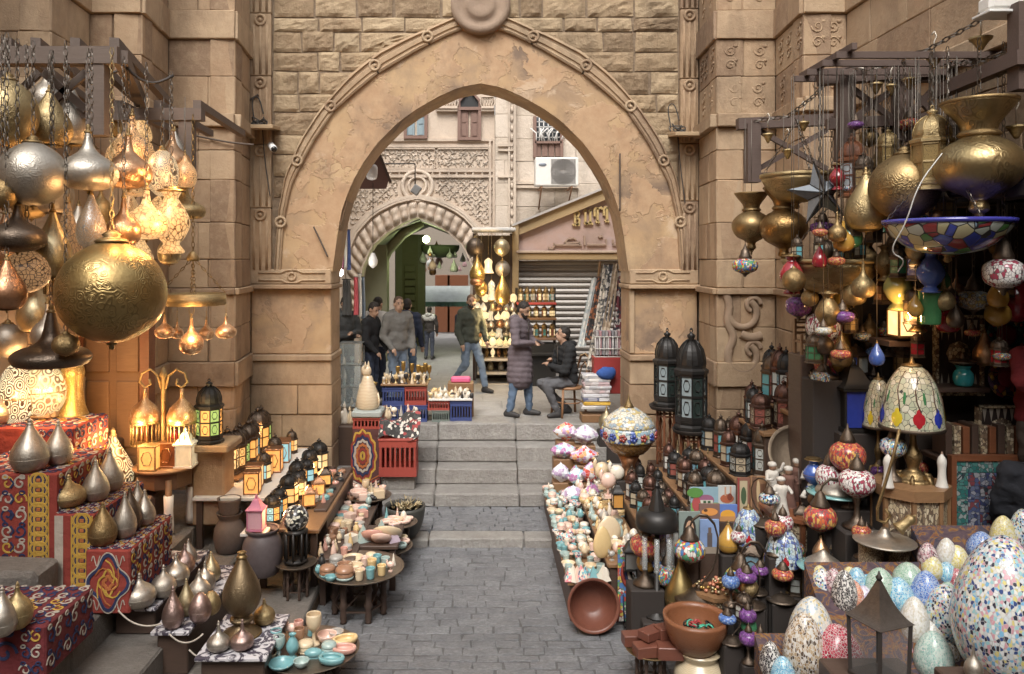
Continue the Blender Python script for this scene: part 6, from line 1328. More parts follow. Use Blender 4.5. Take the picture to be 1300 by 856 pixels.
SHP = dict(round=(1, .75), bowl=(1.1, .5), dish=(1.3, .3), cup=(.7, .8), pyr=(.8, 1.1), egg=(.7, .95), cat=(.6, 1.3), bird=(.9, 1.2), scarab=(1.2, .6), oval=(1.4, .4), vase=(.6, 1.2), box=(.9, .7), cone=(.5, 1.2), bottle=(.5, 1.3), chal=(.6, 1.2), ball=(.8, .8))
WG = {}
def ware(k, c, p, s, where, rz=0, c2=None, grp=None, tilt=None):
    nm, kd, noun, cat = WARE[k]; w, h = SHP[k]; dp = .62 if k in ('oval', 'scarab') else 1
    return make(nm, kd, p, (s*w, s*w*dp, s*h), f'{CN[c]} {noun} {where}', cat, dict(body=c, trim=c2 or c, lid=c2 or c), rz, grp or 'onyx wares '+where, tilt)
gr = random.Random(4)
def fill(xr, yr, z, step, kinds, cols, where, size=(.06, .1), skip=.08, slope=0., xs=0.):
    y = yr[0]
    while y < yr[1]:
        x = xr[0]
        while x < xr[1]:
            if gr.random() > skip:
                k = gr.choice(kinds); c = gr.choice(cols); s = gr.uniform(*size)
                ware(k, c, (x+gr.uniform(-.015, .015)+xs*(y-yr[0]), y+gr.uniform(-.015, .015), z+slope*(x-xr[0])), s, where, gr.uniform(-.6, .6), gr.choice(cols))
            x += step*gr.uniform(.9, 1.15)
        y += step
def tray(box, z, lb, mt=TRAYM, wd=WOOD_D):
    t = stand('tray_table', 'tray_table', box, lb, 'table', dict(tray=mt, wood=wd), z); return t.location, t.scale.x/2, t.location.z+t.scale.z*.963
def on_tray(t, rows, where, s=.112):          # rows: (kind, colour, u, v[, scale]) with u,v in tray radii; v<0 is the near side
    c, r, z = t
    for q in rows: ware(q[0], q[1], (c.x+q[2]*r, c.y+q[3]*r, z), s*(q[4] if len(q) > 4 else 1), where, gr.uniform(-.5, .5), q[5] if len(q) > 5 else None)
T1 = tray((399, 513, 719, 779), .03, 'front round tray table of onyx boxes and cups beside the street')
on_tray(T1, [('round', TQ, -.62, -.45, 1.35, BR), ('round', TQ2, -.22, -.6, 1.55, BR), ('cup', CR, .1, -.66, 1.1), ('cup', TQ, .33, -.58, 1.15), ('cup', YE, .55, -.4, 1.1), ('bird', PK2, .72, -.2, .9), ('bowl', BR, -.3, -.12, 1.2), ('bowl', CR, -.05, -.15, 1.15), ('cup', YE, .3, -.12, 1.2), ('vase', BLK, -.82, -.05, 1.1), ('bowl', PK2, .05, -.38, 1.), ('egg', TQ, -.85, -.3, .8), ('cup', PK2, .1, .12, 1.), ('cup', TQ, .38, .18, 1.1), ('cup', TQ2, .58, .05, 1.1), ('round', GRE, -.55, .2, 1.2), ('dish', CR, -.2, .35, 1.5), ('cone', WH, .75, .15, .9), ('bowl', TQ, -.5, -.72, .9), ('round', CR, .2, .45, 1.)], 'on the front round tray')
T2 = tray((445, 524, 692, 728), .03, 'second round tray table behind the front one')
on_tray(T2, [('oval', TQ2, .55, -.2, 1.3), ('oval', PK2, .6, .12, 1.3), ('oval', CR, .5, .45, 1.3), ('oval', TQ, .3, -.45, 1.1), ('bottle', TQ, .1, .1, 1.1), ('dish', YE, -.35, .1, 2.2), ('dish', PK, -.5, .55, 1.8), ('dish', CR, -.1, .6, 2.2), ('round', CR, -.2, -.5, 1.), ('oval', WH, .15, .6, 1.), ('bowl', PK2, -.7, -.1, 1.1)], 'on the second round tray')
bx_ = lambda: (gr.choice((WOOD_D, IRON)))
zb_ = .145; o = stand('dark_bowl', 'vessel:bowl', (488, 540, 641, 681), 'large dark bowl filled with little brass twigs beside the stairs', 'bowl', dict(body=m_plain((.05, .05, .045), .5)), zb_)
m = MB()
for i in range(60):
    a = gr.uniform(0, 6.28); r = gr.uniform(0, .17); p = Vector((r*math.cos(a), r*math.sin(a), 0)); d = Vector((gr.uniform(-.06, .06), gr.uniform(-.06, .06), gr.uniform(.0, .05))); m.tube([p, p+d, p+d*1.5+Vector((0, 0, .02))], .006, 4)
m.lathe([(.0, -.02), (.2, -.02)], 16)
tw = struct(m.build('brass_twigs', PALEBR), 'stuff'); tw.location = o.location+Vector((0, 0, o.scale.z*.93))
T3 = tray((476, 530, 662, 697), .145, 'small round tray of pink onyx pieces in front of the dark bowl')
on_tray(T3, [('oval', PK2, a, b, s) for a, b, s in ((-.4, -.2, 1.1), (0, -.5, 1.), (.4, -.2, 1.), (.5, .3, .9), (-.1, .2, 1.1))]+[('bowl', CR, .1, -.1, 1.), ('cone', TQ, -.5, .4, 1.1), ('egg', WH, .3, .5, .9), ('cone', PK2, .0, .5, 1.)], 'on the small tray below the dark bowl')
T4 = tray((437, 497, 628, 672), .145, 'raised round tray of pink and white onyx carvings by the pier')
on_tray(T4, [('bowl', PK2, -.35, -.3, 1.7), ('box', CR, .5, -.25, 1.3), ('scarab', BLK, .22, -.5, .9), ('chal', CR, -.1, .1, 1.4), ('cat', CR, .1, .3, 1.), ('cup', PK2, .6, .2, 1.2), ('egg', TQ, .35, .2, .8), ('egg', TQ, .5, .4, .8), ('bird', PK2, -.5, .3, 1.1), ('box', PK2, -.1, -.55, 1.)], 'on the raised tray by the pier')
board(-1.62, -1.24, 7.75, 10.1, .5, 'low bench crowded with onyx boxes cups and figures', WOOD_D)
tag(MB().cbox((-1.7, 9.2, .6), (.14, 1.7, .4), .01).build('riser', WOOD_D), 'dark riser board behind the onyx bench', 'board')
fill((-1.58, -1.26), (7.85, 10.0), .5, .118, ('box', 'round', 'cup', 'vase', 'cat', 'bowl', 'box', 'round'), (CR, WH, PK2, TQ, TQ2, BR, GRE, YE, PK), 'on the low onyx bench', (.09, .125), .05)
fill((-1.83, -1.62), (8.6, 9.9), .77, .12, ('box', 'round', 'cat', 'box'), (BR, GRE, PK, TQ, BLK), 'on the plank by the lanterns', (.08, .11), .1)
for i, (u, v) in enumerate(((-.2, -.1), (.15, .05), (.42, -.1))): ware('pyr', (TQ2, TQ2, PUR)[i], (-1.13+u*.5, 8.35+v, .5), .16, ('with a cream tip in front of the bench', 'with a pale tip beside the first', 'small and lilac by the tray')[i], .6, (WH, CR, WH)[i], 'pyramids by the bench')
board(-1.24, -.85, 8.1, 8.75, .5, 'small board carrying pyramids and wide dishes', WOOD_D)
for c, x, y, s, lb in ((PK, -1.12, 8.2, .2, 'leaning upright before the pyramids'), (CR, -.98, 8.25, .24, 'leaning at the front of the small board'), (PK2, -1.03, 8.14, .17, 'lying in front of the leaning ones')): ware('dish', c, (x, y, .53), s, lb, 0, None, 'wide dishes', (-.7, 0))
T5 = tray((329, 456, 823, 866), .03, 'large low round tray of turquoise and pink onyx at the bottom')
on_tray(T5, [('chal', TQ, -.62, -.15, 1.4), ('chal', TQ2, -.5, -.4, 1.4), ('dish', TQ, -.38, -.72, 1.4), ('vase', TQ, -.25, -.35, 1.5), ('chal', BR, -.2, .0, 1.3), ('bowl', TQ2, .0, -.68, 1.), ('scarab', TQ, .15, -.3, 1.1), ('oval', TQ, .55, -.55, 1.35), ('round', TQ2, .42, -.12, 1.1), ('oval', PK, .72, -.15, 1.3), ('oval', YE, .68, .2, 1.4), ('bowl', PK2, .3, .3, 1.3), ('bowl', GRE, .45, .5, 1.), ('chal', CR, .05, .2, 1.9), ('bird', PK2, -.45, .45, 1.2), ('chal', PK, -.3, .4, 1.2), ('round', CR, -.05, -.1, 1.2), ('egg', TQ, -.75, .2, 1.), ('bird', BR, -.6, .1, 1.1), ('cone', TQ, -.1, .6, 1.), ('bowl', CR, -.7, -.4, 1.)], 'on the large bottom tray')
ZEB = NT('zebra_cloth'); _c = ZEB.noise(9, 4, .6, None, 2.); ZEB = ZEB.done(ZEB.ramp(_c, [(.47, (.06, .05, .07)), (.53, (.55, .53, .55))]), .85, 0., ZEB.bump(_c, .5, .01))
def zboard(x0, x1, y0, y1, z, zf, lb): o = board(x0, x1, y0, y1, z, lb, ZEB, .03, False); m = MB(); m.cbox((0, .02, (z-.03+zf)/2), (x1-x0-.06, y1-y0-.08, z-.03-zf), .01); m.build('dark_box', WOOD_D, o)
zboard(-2.98, -2.6, 6.3, 7.55, .66, .42, 'first board with black and white streaked cloth at the cloth tiers'); zboard(-2.56, -2.26, 6.1, 7.45, .56, .2, 'second streaked cloth board, one step lower'); zboard(-2.14, -1.6, 5.88, 6.62, .47, .2, 'third and widest streaked cloth board with the tall vase lamp')
for kd, bx, z, mt, lb in (('squat', (156, 197, 727, 770), .66, SILVER, 'squat silver lamp at the front of the first streaked board'), ('squat', (192, 223, 717, 757), .66, SILVER, 'second squat silver lamp on the first streaked board'), ('squat', (207, 240, 702, 743), .66, SILVER_B, 'third silver lamp on the first streaked board'), ('squat', (222, 247, 690, 728), .66, ROSE, 'coppery lamp at the back of the first streaked board'), ('drop', (228, 250, 684, 716), .66, SILVER, 'slim lamp farthest back on the first streaked board'),
    ('drop', (206, 233, 744, 797), .56, ROSE, 'rosy copper teardrop lamp at the front of the second streaked board'), ('drop', (225, 248, 734, 781), .56, PALEBR, 'pale brass slim lamp on the second streaked board'), ('egg', (240, 268, 752, 790), .56, ROSE, 'rosy ball lamp on the second streaked board'), ('squat', (238, 268, 722, 766), .56, SILVER, 'round silver lamp in the middle of the second streaked board'), ('squat', (247, 273, 712, 750), .56, SILVER_B, 'bright lamp behind the round silver one on the second streaked board'), ('drop', (256, 280, 700, 738), .56, PALEBR, 'brass drop lamp farthest back on the second streaked board'), ('egg', (256, 280, 750, 780), .56, BRASS, 'brassy ball lamp at the right of the second streaked board'),
    ('onion', (263, 292, 788, 826), .47, SILVER, 'small silver onion lamp at the front left of the third streaked board'), ('onion', (293, 322, 786, 824), .47, ROSE, 'small rosy onion lamp at the front of the third streaked board'), ('squat', (322, 349, 760, 792), .47, BRASS, 'brassy squat lamp behind the tall vase lamp')):
    stand('metal_lamp', 'lamp:'+kd, bx, lb, 'lamp', dict(body=mt, trim=mt), z, None, R.uniform(0, 3), 0, 'small metal lamps on streaked boards') if 0 else stand('metal_lamp', 'lamp:'+kd, bx, lb, 'lamp', dict(body=mt, trim=mt), z, None, R.uniform(0, 3), 'small metal lamps on streaked boards')
PR['tallvase'] = [(.5, .0), (.5, .02), (.36, .06), (.24, .1), (.2, .14), (.3, .17), (.3, .2), (.2, .23), (.34, .28), (.47, .38), (.5, .48), (.44, .6), (.32, .72), (.18, .84), (.1, .92)]
stand('vase_lamp', 'lamp:tallvase', (283, 331, 699, 805), 'tall dark engraved vase lamp on a flared foot', 'lamp', dict(body=m_metal((.27, .20, .12), (.08, .055, .035), .42, .6), trim=BRASS_D), .47)
stand('silver_lamp', 'lamp:drop', (-16, 21, 745, 806), 'silver drop lamp on the dark red box at the bottom left edge', 'lamp', dict(body=SILVER_B, trim=SILVER), H-(795-330)*.00525+.0); stand('silver_lamp', 'lamp:squat', (4, 40, 738, 797), 'brassy squat lamp behind the silver one at the bottom left', 'lamp', dict(body=BRASS, trim=BRASS), H-(795-330)*.00525)
m = MB()
for pts in (((150, 775), (160, 800), (185, 805), (205, 792)), ((215, 805), (225, 830), (245, 825), (258, 805)), ((240, 825), (255, 842), (275, 835))):
    q = [P(x, y, 6.05) for x, y in pts]; m.tube([q[0].lerp(q[1], t)*(1-t)+(q[min(2, len(q)-2)].lerp(q[-1], t))*t for t in [i/10 for i in range(11)]], .007, 5)
tag(m.build('power_cable', m_plain((.45, .4, .34))), 'thin pale lamp cables looping below the streaked boards', 'cable')
CRR, CRB, CRG = m_plain((.33, .06, .045), .55), m_plain((.045, .065, .19), .55), m_plain((.16, .19, .17), .6)
Yc = 11.95
for bx, mt, lb, z in (((572, 599, 507, 534), CRB, 'blue plastic crate nearest the stairs on the square', None), ((549, 571, 518.5, 534), CRG, 'greenish crate under the small red crate', None), ((544, 571, 507, 518.5), CRR, 'small red crate on the greenish crate', None), ((515, 542, 489, 512), CRR, 'red crate stacked on the blue one under the goods board', None), ((515, 543, 512, 534), CRB, 'lower blue crate under the red one', None), ((487, 514.5, 490, 512), CRB, 'upper blue crate at the left under the goods board', None), ((487, 514.5, 512, 534), CRB, 'lower blue crate at the left beside the cat', None)):
    stand('plastic_crate', 'crate', bx, lb, 'crate', dict(body=mt), None, Yc, 0, 'plastic crates at the top of the stairs', .34)
zg_ = P(0, 488, Yc).z; xa, xb = P(485, 0, Yc).x, P(544, 0, Yc).x
tag(MB().cbox(((xa+xb)/2, Yc+.05, zg_+.015), (xb-xa, .5, .025), .004).build('goods_board', WOOD_M), 'board on the crates crowded with brass and alabaster souvenirs', 'board')
fill((xa+.04, xb), (Yc-.12, Yc+.28), zg_+.03, .085, ('cat', 'chal', 'bottle', 'bird', 'box', 'cone', 'chal'), (CR, WH, YE, BLK, CR), 'on the crate board', (.08, .13), .05)
for px in (505, 512, 523, 531, 536, 540, 545): make('candlestick', 'vessel:chal', P(px, 470, Yc+.3)*1 if 0 else (P(px, 0, Yc+.25).x, Yc+.25, zg_+.03), (.07, .07, gr.uniform(.2, .3)), 'slim brass candlestick at the back of the crate board', 'candlestick', dict(body=GOLD), 0, 'brass candlesticks')
for (x0, x1, y, where, n, cols) in ((545, 572, 506.5, 'heaped on the small red crate', 4, (YE, CR, WH)), (572, 600, 506.5, 'heaped on the blue crate', 4, (WH, CR, BLK, WH))):
    z = P(0, y, Yc).z; xa_, xb_ = P(x0, 0, Yc).x, P(x1, 0, Yc).x
    tag(MB().cbox(((xa_+xb_)/2, Yc, z+.02), (xb_-xa_, .4, .03), .005).build('cloth_sheet', WHITE), 'pale sheet over the crate, '+where, 'sheet')
    fill((xa_+.03, xb_), (Yc-.15, Yc+.15), z+.035, .075, ('bowl', 'egg', 'cat', 'round', 'bird'), cols, where, (.07, .1), .0)
    fill((xa_+.07, xb_-.05), (Yc-.05, Yc+.12), z+.1, .085, ('egg', 'cat', 'round'), cols, where+' on top', (.07, .09), .0)
tag(MB().cbox((P(585, 0, 12.2).x, 12.25, zg_+.03), (.3, .2, .08), .02).build('pink_parcel', m_plain((.65, .12, .25))), 'bright pink parcel lying behind the white figures', 'parcel'); tag(MB().cbox((P(585, 0, 12.25).x, 12.25, (zg_-.01+ZC)/2), (.4, .3, zg_-.01-ZC), .01).build('carton', WOOD_M), 'carton under the pink parcel', 'box')
Yq = 10.86; cb = P(465, 545, Yq); h = cb.z-.14; o = thing('cloth_cabinet', 'low cabinet draped with a mandala printed cloth below the alabaster cat', 'cabinet', (cb.x, Yq+.2, .14))
m = MB(); m.cbox((0, 0, h/2), (.385, .4, h), .01); m.build('cloth', m_cloth((.12, .05, .045), (.08, .03, .03)), o)
for k, mt in ((.36, YEL), (.32, RED), (.27, NVY), (.22, CRM), (.16, ORG), (.1, RED), (.05, YEL)):
    m = MB(); m.ribbon([(-.05+k*.5*math.cos(q)*(1+.06*math.cos(12*q)), -.203-.001*(.4-k), h*.62+k*.95*math.sin(q)*(1+.06*math.cos(12*q))) for q in [i*PI/24 for i in range(49)] if abs(-.05+k*.5*math.cos(q)) < .19], .03, .003, (0, -1, 0)); m.build('printed_ring', mt, o)
for k in range(4): m = MB(); m.ribbon([(-.18+.36*t, -.203, h*.12+.04*k+.1*abs(2*t-1)) for t in (0, .25, .5, .75, 1)], .015, .003, (0, -1, 0)); m.build('printed_band', (YEL, CRM, RED, ORG)[k], o)
o2 = make('plastic_crate', 'crate', (cb.x, Yq+.2, cb.z), (.38, .4, .15), 'shallow red crate carrying the alabaster cat', 'crate', dict(body=CRR), 0, 'plastic crates at the top of the stairs')
tag(MB().cbox((cb.x, Yq+.2, cb.z+.2), (.42, .44, .09), .03).build('folded_cloth', m_cloth((.42, .46, .44))), 'folded grey-green cloth under the alabaster cat', 'cloth')
make('cat_statue', 'cat', (cb.x-.01, Yq+.2, cb.z+.245), (.40, .36, .66), 'large cream alabaster cat sitting on the red crate', 'statue', dict(body=m_alab((.66, .57, .42), (.56, .43, .28), 1.2)), -.5)
make('genie_lamp', 'vessel:dish', (cb.x-.0, 11.3, 1.62), (.2, .1, .07), 'small golden oil lamp held high behind the cat', 'lamp', dict(body=GOLD)); make('figure_stand', 'lamp:bell', (cb.x, 11.3, 1.1), (.3, .3, .52), 'dark carved stand behind the alabaster cat', 'stand', dict(body=BR, trim=GOLD)); tag(MB().cbox((cb.x-.05, 11.42, .82), (.7, .3, .55), .01).build('back_box', WOOD_D), 'dark box behind the mandala cabinet', 'box')
for px, w, h_, k, c in ((434, 12, 30, 'cat', WH), (441, 10, 24, 'cat', CR), (431, 10, 22, 'bird', WH), (446, 9, 20, 'bottle', CR), (485, 12, 24, 'bottle', BR), (490, 10, 22, 'vase', CR)):
    Y = 11.05; z = .82+.275+.0; make(WARE[k][0], WARE[k][1], (P(px, 0, Y).x, Y+.25, 1.1), (w*.011, w*.011, h_*.0105), f'{CN[c]} {WARE[k][2]} beside the alabaster cat', WARE[k][3], dict(body=c, trim=c), .4, 'statuettes beside the cat')
tag(MB().cbox((P(438, 0, 11.1).x, 11.35, .62), (.34, .5, .95), .01).build('stall_side', WOOD_D), 'dark wooden stall side at the left jamb', 'cabinet')
rb = stand('plastic_crate', 'crate', (483, 530, 553, 601), 'big red crate standing on its own at the left of the stairs', 'crate', dict(body=CRR), None, 10.78, 0, 'plastic crates at the top of the stairs', .36)
tag(MB().cbox((rb.location.x, 10.86, (rb.location.z+.325)/2), (.44, .34, rb.location.z-.325), .01).build('stone_block', STEP), 'stone block under the big red crate on the stairs', 'block')
m = MB(); q = P(507, 548, 10.78); zc_ = P(0, 553, 10.78).z; rr = random.Random(8)
m.grid(lambda u, v: (q.x+(u-.5)*.56+.02*math.sin(v*6), 10.6+v*.5-.03*math.sin(u*9), zc_+.02+(.16 if .15 < v < .9 else -.02*(v <= .15))+.05*math.sin(u*7+v*3)+.1*u*(v > .4)), 14, 10); 
tag(m.build('bedouin_cloth', [m_mosaic(((.03, .03, .03), (.6, .56, .5), (.03, .03, .03), (.3, .05, .05), (.05, .05, .05)), 26., (.05, .05, .05), .8, .02)]), 'black white and red patterned cloth heaped on the big red crate', 'cloth')
for i in range(5): ware(('cone', 'bird', 'cone', 'cat', 'bird')[i], (CR, WH, GRE, PK2, WH)[i], (q.x-.2+.1*i, 11.02, zc_+.22), .13, 'standing on the patterned cloth', .3*i)
o = thing('glass_showcase', 'tall glass showcase of small souvenirs at the left behind the cat', 'showcase', (P(447, 0, 12.6).x, 12.6, ZC)); m = MB()
for x in (-.17, .17):
    for y in (-.15, .15): m.box((x, y, .55), (.02, .02, 1.1))
for z in (.1, .4, .75, 1.1): m.box((0, 0, z), (.36, .32, .012))
m.build('frame', m_plain((.4, .42, .42), .3, .6), o); m = MB(); m.box((0, -.158, .6), (.32, .004, 1.0)); m.build('pane', m_glass((.75, .85, .85), .02, .95), o)
for i in range(9): ware(gr.choice(('cat', 'bottle', 'chal')), gr.choice((WH, TQ2, CR)), (P(447, 0, 12.6).x-.12+.12*(i % 3), 12.58, ZC+(.106, .406, .756)[i//3]), .1, 'inside the glass showcase', 0)
def mk(n, *c): return tuple(c)
E = dict(multi=((.55, .60, .64), (.04, .07, .2), (.64, .64, .60), (.18, .40, .60), (.30, .52, .56), (.04, .04, .06), (.55, .3, .35), (.62, .55, .2), (.66, .68, .7)), blue=((.05, .14, .42), (.10, .22, .55), (.25, .38, .62), (.06, .16, .48)), yellow=((.6, .52, .12), (.7, .64, .3), (.55, .48, .2), (.66, .64, .5)), white=((.68, .68, .64), (.6, .58, .5), (.72, .72, .7), (.55, .5, .4)), red=((.36, .03, .06), (.42, .06, .09), (.26, .02, .04), (.45, .10, .13)), green=((.2, .36, .26), (.3, .45, .36), (.4, .52, .45), (.24, .4, .3)), lblue=((.10, .36, .55), (.2, .48, .62), (.4, .6, .68), (.08, .3, .52)), teal=((.25, .42, .38), (.38, .55, .5), (.5, .62, .56), (.3, .46, .42)), black=((.03, .03, .03), (.6, .58, .55), (.05, .05, .05), (.04, .03, .04)), pink=((.3, .1, .14), (.6, .5, .5), (.1, .04, .06), (.45, .25, .28)), orange=((.6, .18, .08), (.65, .3, .18), (.55, .16, .1)), brown=((.32, .22, .12), (.5, .44, .36), (.1, .07, .05), (.42, .32, .2), (.6, .58, .55)), gold=((.5, .4, .18), (.64, .6, .5), (.55, .55, .5), (.3, .38, .45)), lilac=((.5, .45, .6), (.6, .56, .66), (.4, .38, .55)), mixed=((.5, .08, .06), (.62, .5, .1), (.08, .2, .45), (.1, .35, .18), (.65, .62, .58)), redm=((.45, .06, .05), (.55, .15, .06), (.6, .35, .1), (.3, .03, .04)), whred=((.7, .66, .64), (.35, .06, .1), (.72, .7, .68)), purple=((.15, .04, .22), (.25, .08, .34), (.1, .03, .16)), floral=((.6, .62, .58), (.3, .42, .5), (.55, .58, .6), (.66, .6, .2), (.1, .16, .4)))
def mos(k, sc=16., g=(.62, .60, .57), **kw): return m_mosaic(E[k], sc, g, .22, .055)
o = thing('egg_stand', 'sloping stand draped in dark printed cloth under the mosaic eggs', 'stand', (2.95, 5.0, 0)); m = MB()
PRN = NT('printed_cloth'); _a = PRN.noise(7, 3, .5, None, 2.5); PRN = PRN.done(PRN.ramp(_a, [(.3, (.03, .03, .05)), (.44, (.07, .05, .06)), (.47, (.15, .05, .02)), (.52, (.2, .11, .03)), (.55, (.08, .05, .06)), (.7, (.05, .03, .04))]), .85)
for xa, xb, ye in ((-1.1, -.6, .32), (-.6, .3, .72), (.3, 1.3, .95)): m.add([(x, y, z) for x in (xa, xb) for y, z in ((-.05, .3), (-.05, .62), (ye, .66+.82*ye), (ye, .3))], [(0, 1, 2, 3), (7, 6, 5, 4), (1, 0, 4, 5), (2, 1, 5, 6), (3, 2, 6, 7), (0, 3, 7, 4)])
m.build('draped_cloth', PRN, o)
m = MB(); m.box((.1, .5, .15), (2.2, 1., .3)); m.build('base', WOOD_D, o)
for bx, k, lb in (((1166, 1190, 687, 721), 'pink', 'small pinkish mosaic egg at the back of the egg stand'), ((1190, 1214, 681, 718), 'white', 'small white mosaic egg at the back between pink and yellow'), ((1201, 1229, 690, 723), 'yellow', 'yellow mosaic egg at the back left of the giant egg'), ((1171, 1196, 703, 733), 'yellow', 'speckled yellow-green egg below the pinkish one'), ((1190, 1214, 711, 739), 'lblue', 'small white and blue egg below the yellow one'), ((1203, 1225, 719, 749), 'red', 'small red egg beside the giant egg'), ((1229, 1264, 673, 712), 'blue', 'blue mosaic egg peeping over the giant egg'), ((1259, 1289, 653, 700), 'yellow', 'bright yellow egg above the giant egg'), ((1282, 1314, 645, 706), 'multi', 'pale speckled egg cut off by the right edge above the giant one'),
    ((1135, 1172, 712, 748), 'green', 'broad green egg at the back of the egg stand'), ((1099, 1136, 719, 762), 'green', 'pale green egg behind the black lantern roof'), ((1117, 1135, 729, 750), 'yellow', 'tiny yellow egg between the two green ones'), ((1157, 1195, 723, 779), 'blue', 'deep blue egg in the middle of the stand'), ((1122, 1159, 731, 775), 'lblue', 'light blue egg right of the black lantern'), ((1176, 1223, 741, 812), 'multi', 'large speckled egg with dark flecks left of the giant egg'), ((1144, 1178, 756, 814), 'white', 'tall cream-white egg beside the lantern glass'), ((1165, 1199, 783, 818), 'white', 'small white speckled egg below the speckled one'), ((1163, 1208, 800, 861), 'teal', 'pale sea-green egg at the bottom front'),
    ((1047, 1070, 719, 755), 'pink', 'small black and pink egg at the left end of the back row'), ((1057, 1087, 722, 775), 'black', 'black and white egg beside the pink one'), ((1076, 1099, 718, 747), 'lblue', 'whitish blue egg behind the orange one'), ((1070, 1096, 734, 770), 'orange', 'orange egg beside the black and white one'), ((1085, 1108, 741, 768), 'lilac', 'lilac egg partly behind the lantern roof'),
    ((1003, 1057, 757, 838), 'gold', 'white and gold egg behind the brown one'), ((996, 1046, 777, 862), 'brown', 'large brown and white mosaic egg at the left of the red one'), ((1030, 1094, 792, 868), 'red', 'large dark red mosaic egg beside the black lantern'), ((965, 991, 812, 856), 'black', 'small black and white egg at the far left front'), ((979, 1009, 831, 876), 'lblue', 'blue and yellow egg at the bottom edge')):
    y1 = bx[3]; Y = 5.15+(858-y1)*.0042; big = bx[1]-bx[0]
    q = stand('mosaic_egg', 'solid:egg', bx, lb, 'egg', dict(body=mos(k, 15 if big < 30 else 21)), None, Y, R.uniform(0, 6), 'mosaic eggs'); q.scale *= 1.04; q.location.z -= .02
stand('giant_mosaic_egg', 'solid:egg:36', (1215, 1336, 680, 866), 'giant pale mosaic egg with blue black and coloured tesserae at the right edge', 'egg', dict(body=mos('multi', 36, (.5, .5, .48))), None, 4.85, 0, 'mosaic eggs')
tag(MB().cbox((0, 0, -.37), (.62, .3, .74), .01).build('plinth', WOOD_D, None, P(1275, 866, 4.85)+Vector((.02, 0, 0))), 'dark plinth under the giant egg', 'plinth')
make('finial_lamp', 'lamp:onion', P(1236, 862, 4.6), (.1, .1, .22), 'small pewter finial in front of the giant egg', 'lamp', dict(body=SILVER, trim=SILVER)); tag(MB().cbox((0, 0, -.3), (.3, .3, .6), .01).build('plinth', WOOD_D, None, P(1236, 862, 4.6)), 'small dark plinth under the pewter finial', 'plinth')
Y = 4.62; b = P(1116, 862, Y); s = Y/F; o = thing('glass_lantern', 'black iron lantern with clear panes and a pagoda roof in front of the eggs', 'lantern', b, .35); w = 25*s
m = MB(); m.cbox((0, 0, .012), (w*2.1, w*2.1, .03), .006)
for x in (-1, 1):
    for y in (-1, 1): m.bar((x*w*.93, y*w*.93, .02), (x*w*1.0, y*w*1.0, 76*s), .022, .022)
for a, c in (((-1, -1), (1, -1)), ((1, -1), (1, 1)), ((1, 1), (-1, 1)), ((-1, 1), (-1, -1))): m.bar((a[0]*w, a[1]*w, 76*s), (c[0]*w, c[1]*w, 76*s), .016, .016)
m.build('frame', IRON, o)
for k in range(4): m = MB(); m.box((0, -w*.95, 39*s), (w*1.85, .004, 70*s), 0, 0, Matrix.Rotation(k*PI/2, 4, 'Z')); m.build('pane', m_glass((.3, .32, .33), .03, 1.08), o)
m = MB(); m.lathe(sample([(w*1.62, 76*s), (w*1.2, 83*s), (w*.72, 97*s), (w*.35, 114*s), (w*.12, 125*s)], 3), 4, rot=PI/4, smooth=False); m.build('roof', m_metal((.2, .17, .15), (.05, .045, .04), .5, .3), o); m = MB(); m.lathe([(.012, 125*s), (.02, 129*s), (.01, 132*s), (.004, 137*s)], 8); m.build('finial', IRON, o)
tag(MB().cbox((0, 0, -.36), (.5, .5, .72), .01).build('plinth', WOOD_D, None, b), 'plinth under the black glass lantern', 'plinth')
def shelf(x0, x1, y0, y1, z, lb, zf=.03, mt=WOOD_M, nm='display_shelf'):
    o = thing(nm, lb, 'shelf', ((x0+x1)/2, (y0+y1)/2, zf)); m = MB(); m.cbox((0, 0, z-zf-.02), (x1-x0, y1-y0, .04), .006); m.build('top', mt, o); m = MB(); m.cbox((0, 0, (z-zf-.04)/2), (x1-x0-.05, y1-y0-.05, z-zf-.04), .01); m.build('box', WOOD_D, o); return o
shelf(.82, 1.2, 7.4, 10.45, .42, 'lowest onyx shelf along the right edge of the street'); shelf(1.2, 1.6, 7.42, 10.3, .58, 'second onyx shelf one step higher'); shelf(1.6, 2.05, 7.6, 9.6, .78, 'third shelf crowded with small dark lanterns'); shelf(2.05, 2.5, 7.7, 9.3, 1.0, 'fourth shelf with rows of small lanterns'); shelf(2.5, 3.0, 7.75, 9.3, 1.28, 'fifth shelf with dark coloured-glass lanterns'); shelf(2.78, 3.2, 7.75, 8.5, 1.74, 'narrow upper shelf of brown lanterns before the pier', 1.28); shelf(3.0, 3.45, 7.6, 8.45, 1.96, 'top shelf with the large dome lanterns', .65)
fill((.86, 1.18), (7.48, 10.4), .42, .105, ('round', 'bowl', 'cup', 'round', 'egg', 'bowl', 'cup', 'dish'), (TQ, TQ2, CR, PK2, WH, TQ, STR, TQ2), 'on the lowest right shelf', (.085, .12), .03)
fill((.9, 1.16), (7.9, 10.2), .49, .125, ('round', 'cup', 'bowl', 'egg', 'bird'), (TQ, TQ2, CR, PK2, WH, STR), 'stacked on the lowest right shelf', (.08, .11), .3)
fill((1.24, 1.58), (7.5, 10.2), .58, .11, ('cat', 'egg', 'bowl', 'ball', 'vase', 'round', 'bird', 'cat'), (CR, WH, PK2, CR, YE, GRE, TQ2, WH), 'on the second right shelf', (.09, .135), .04)
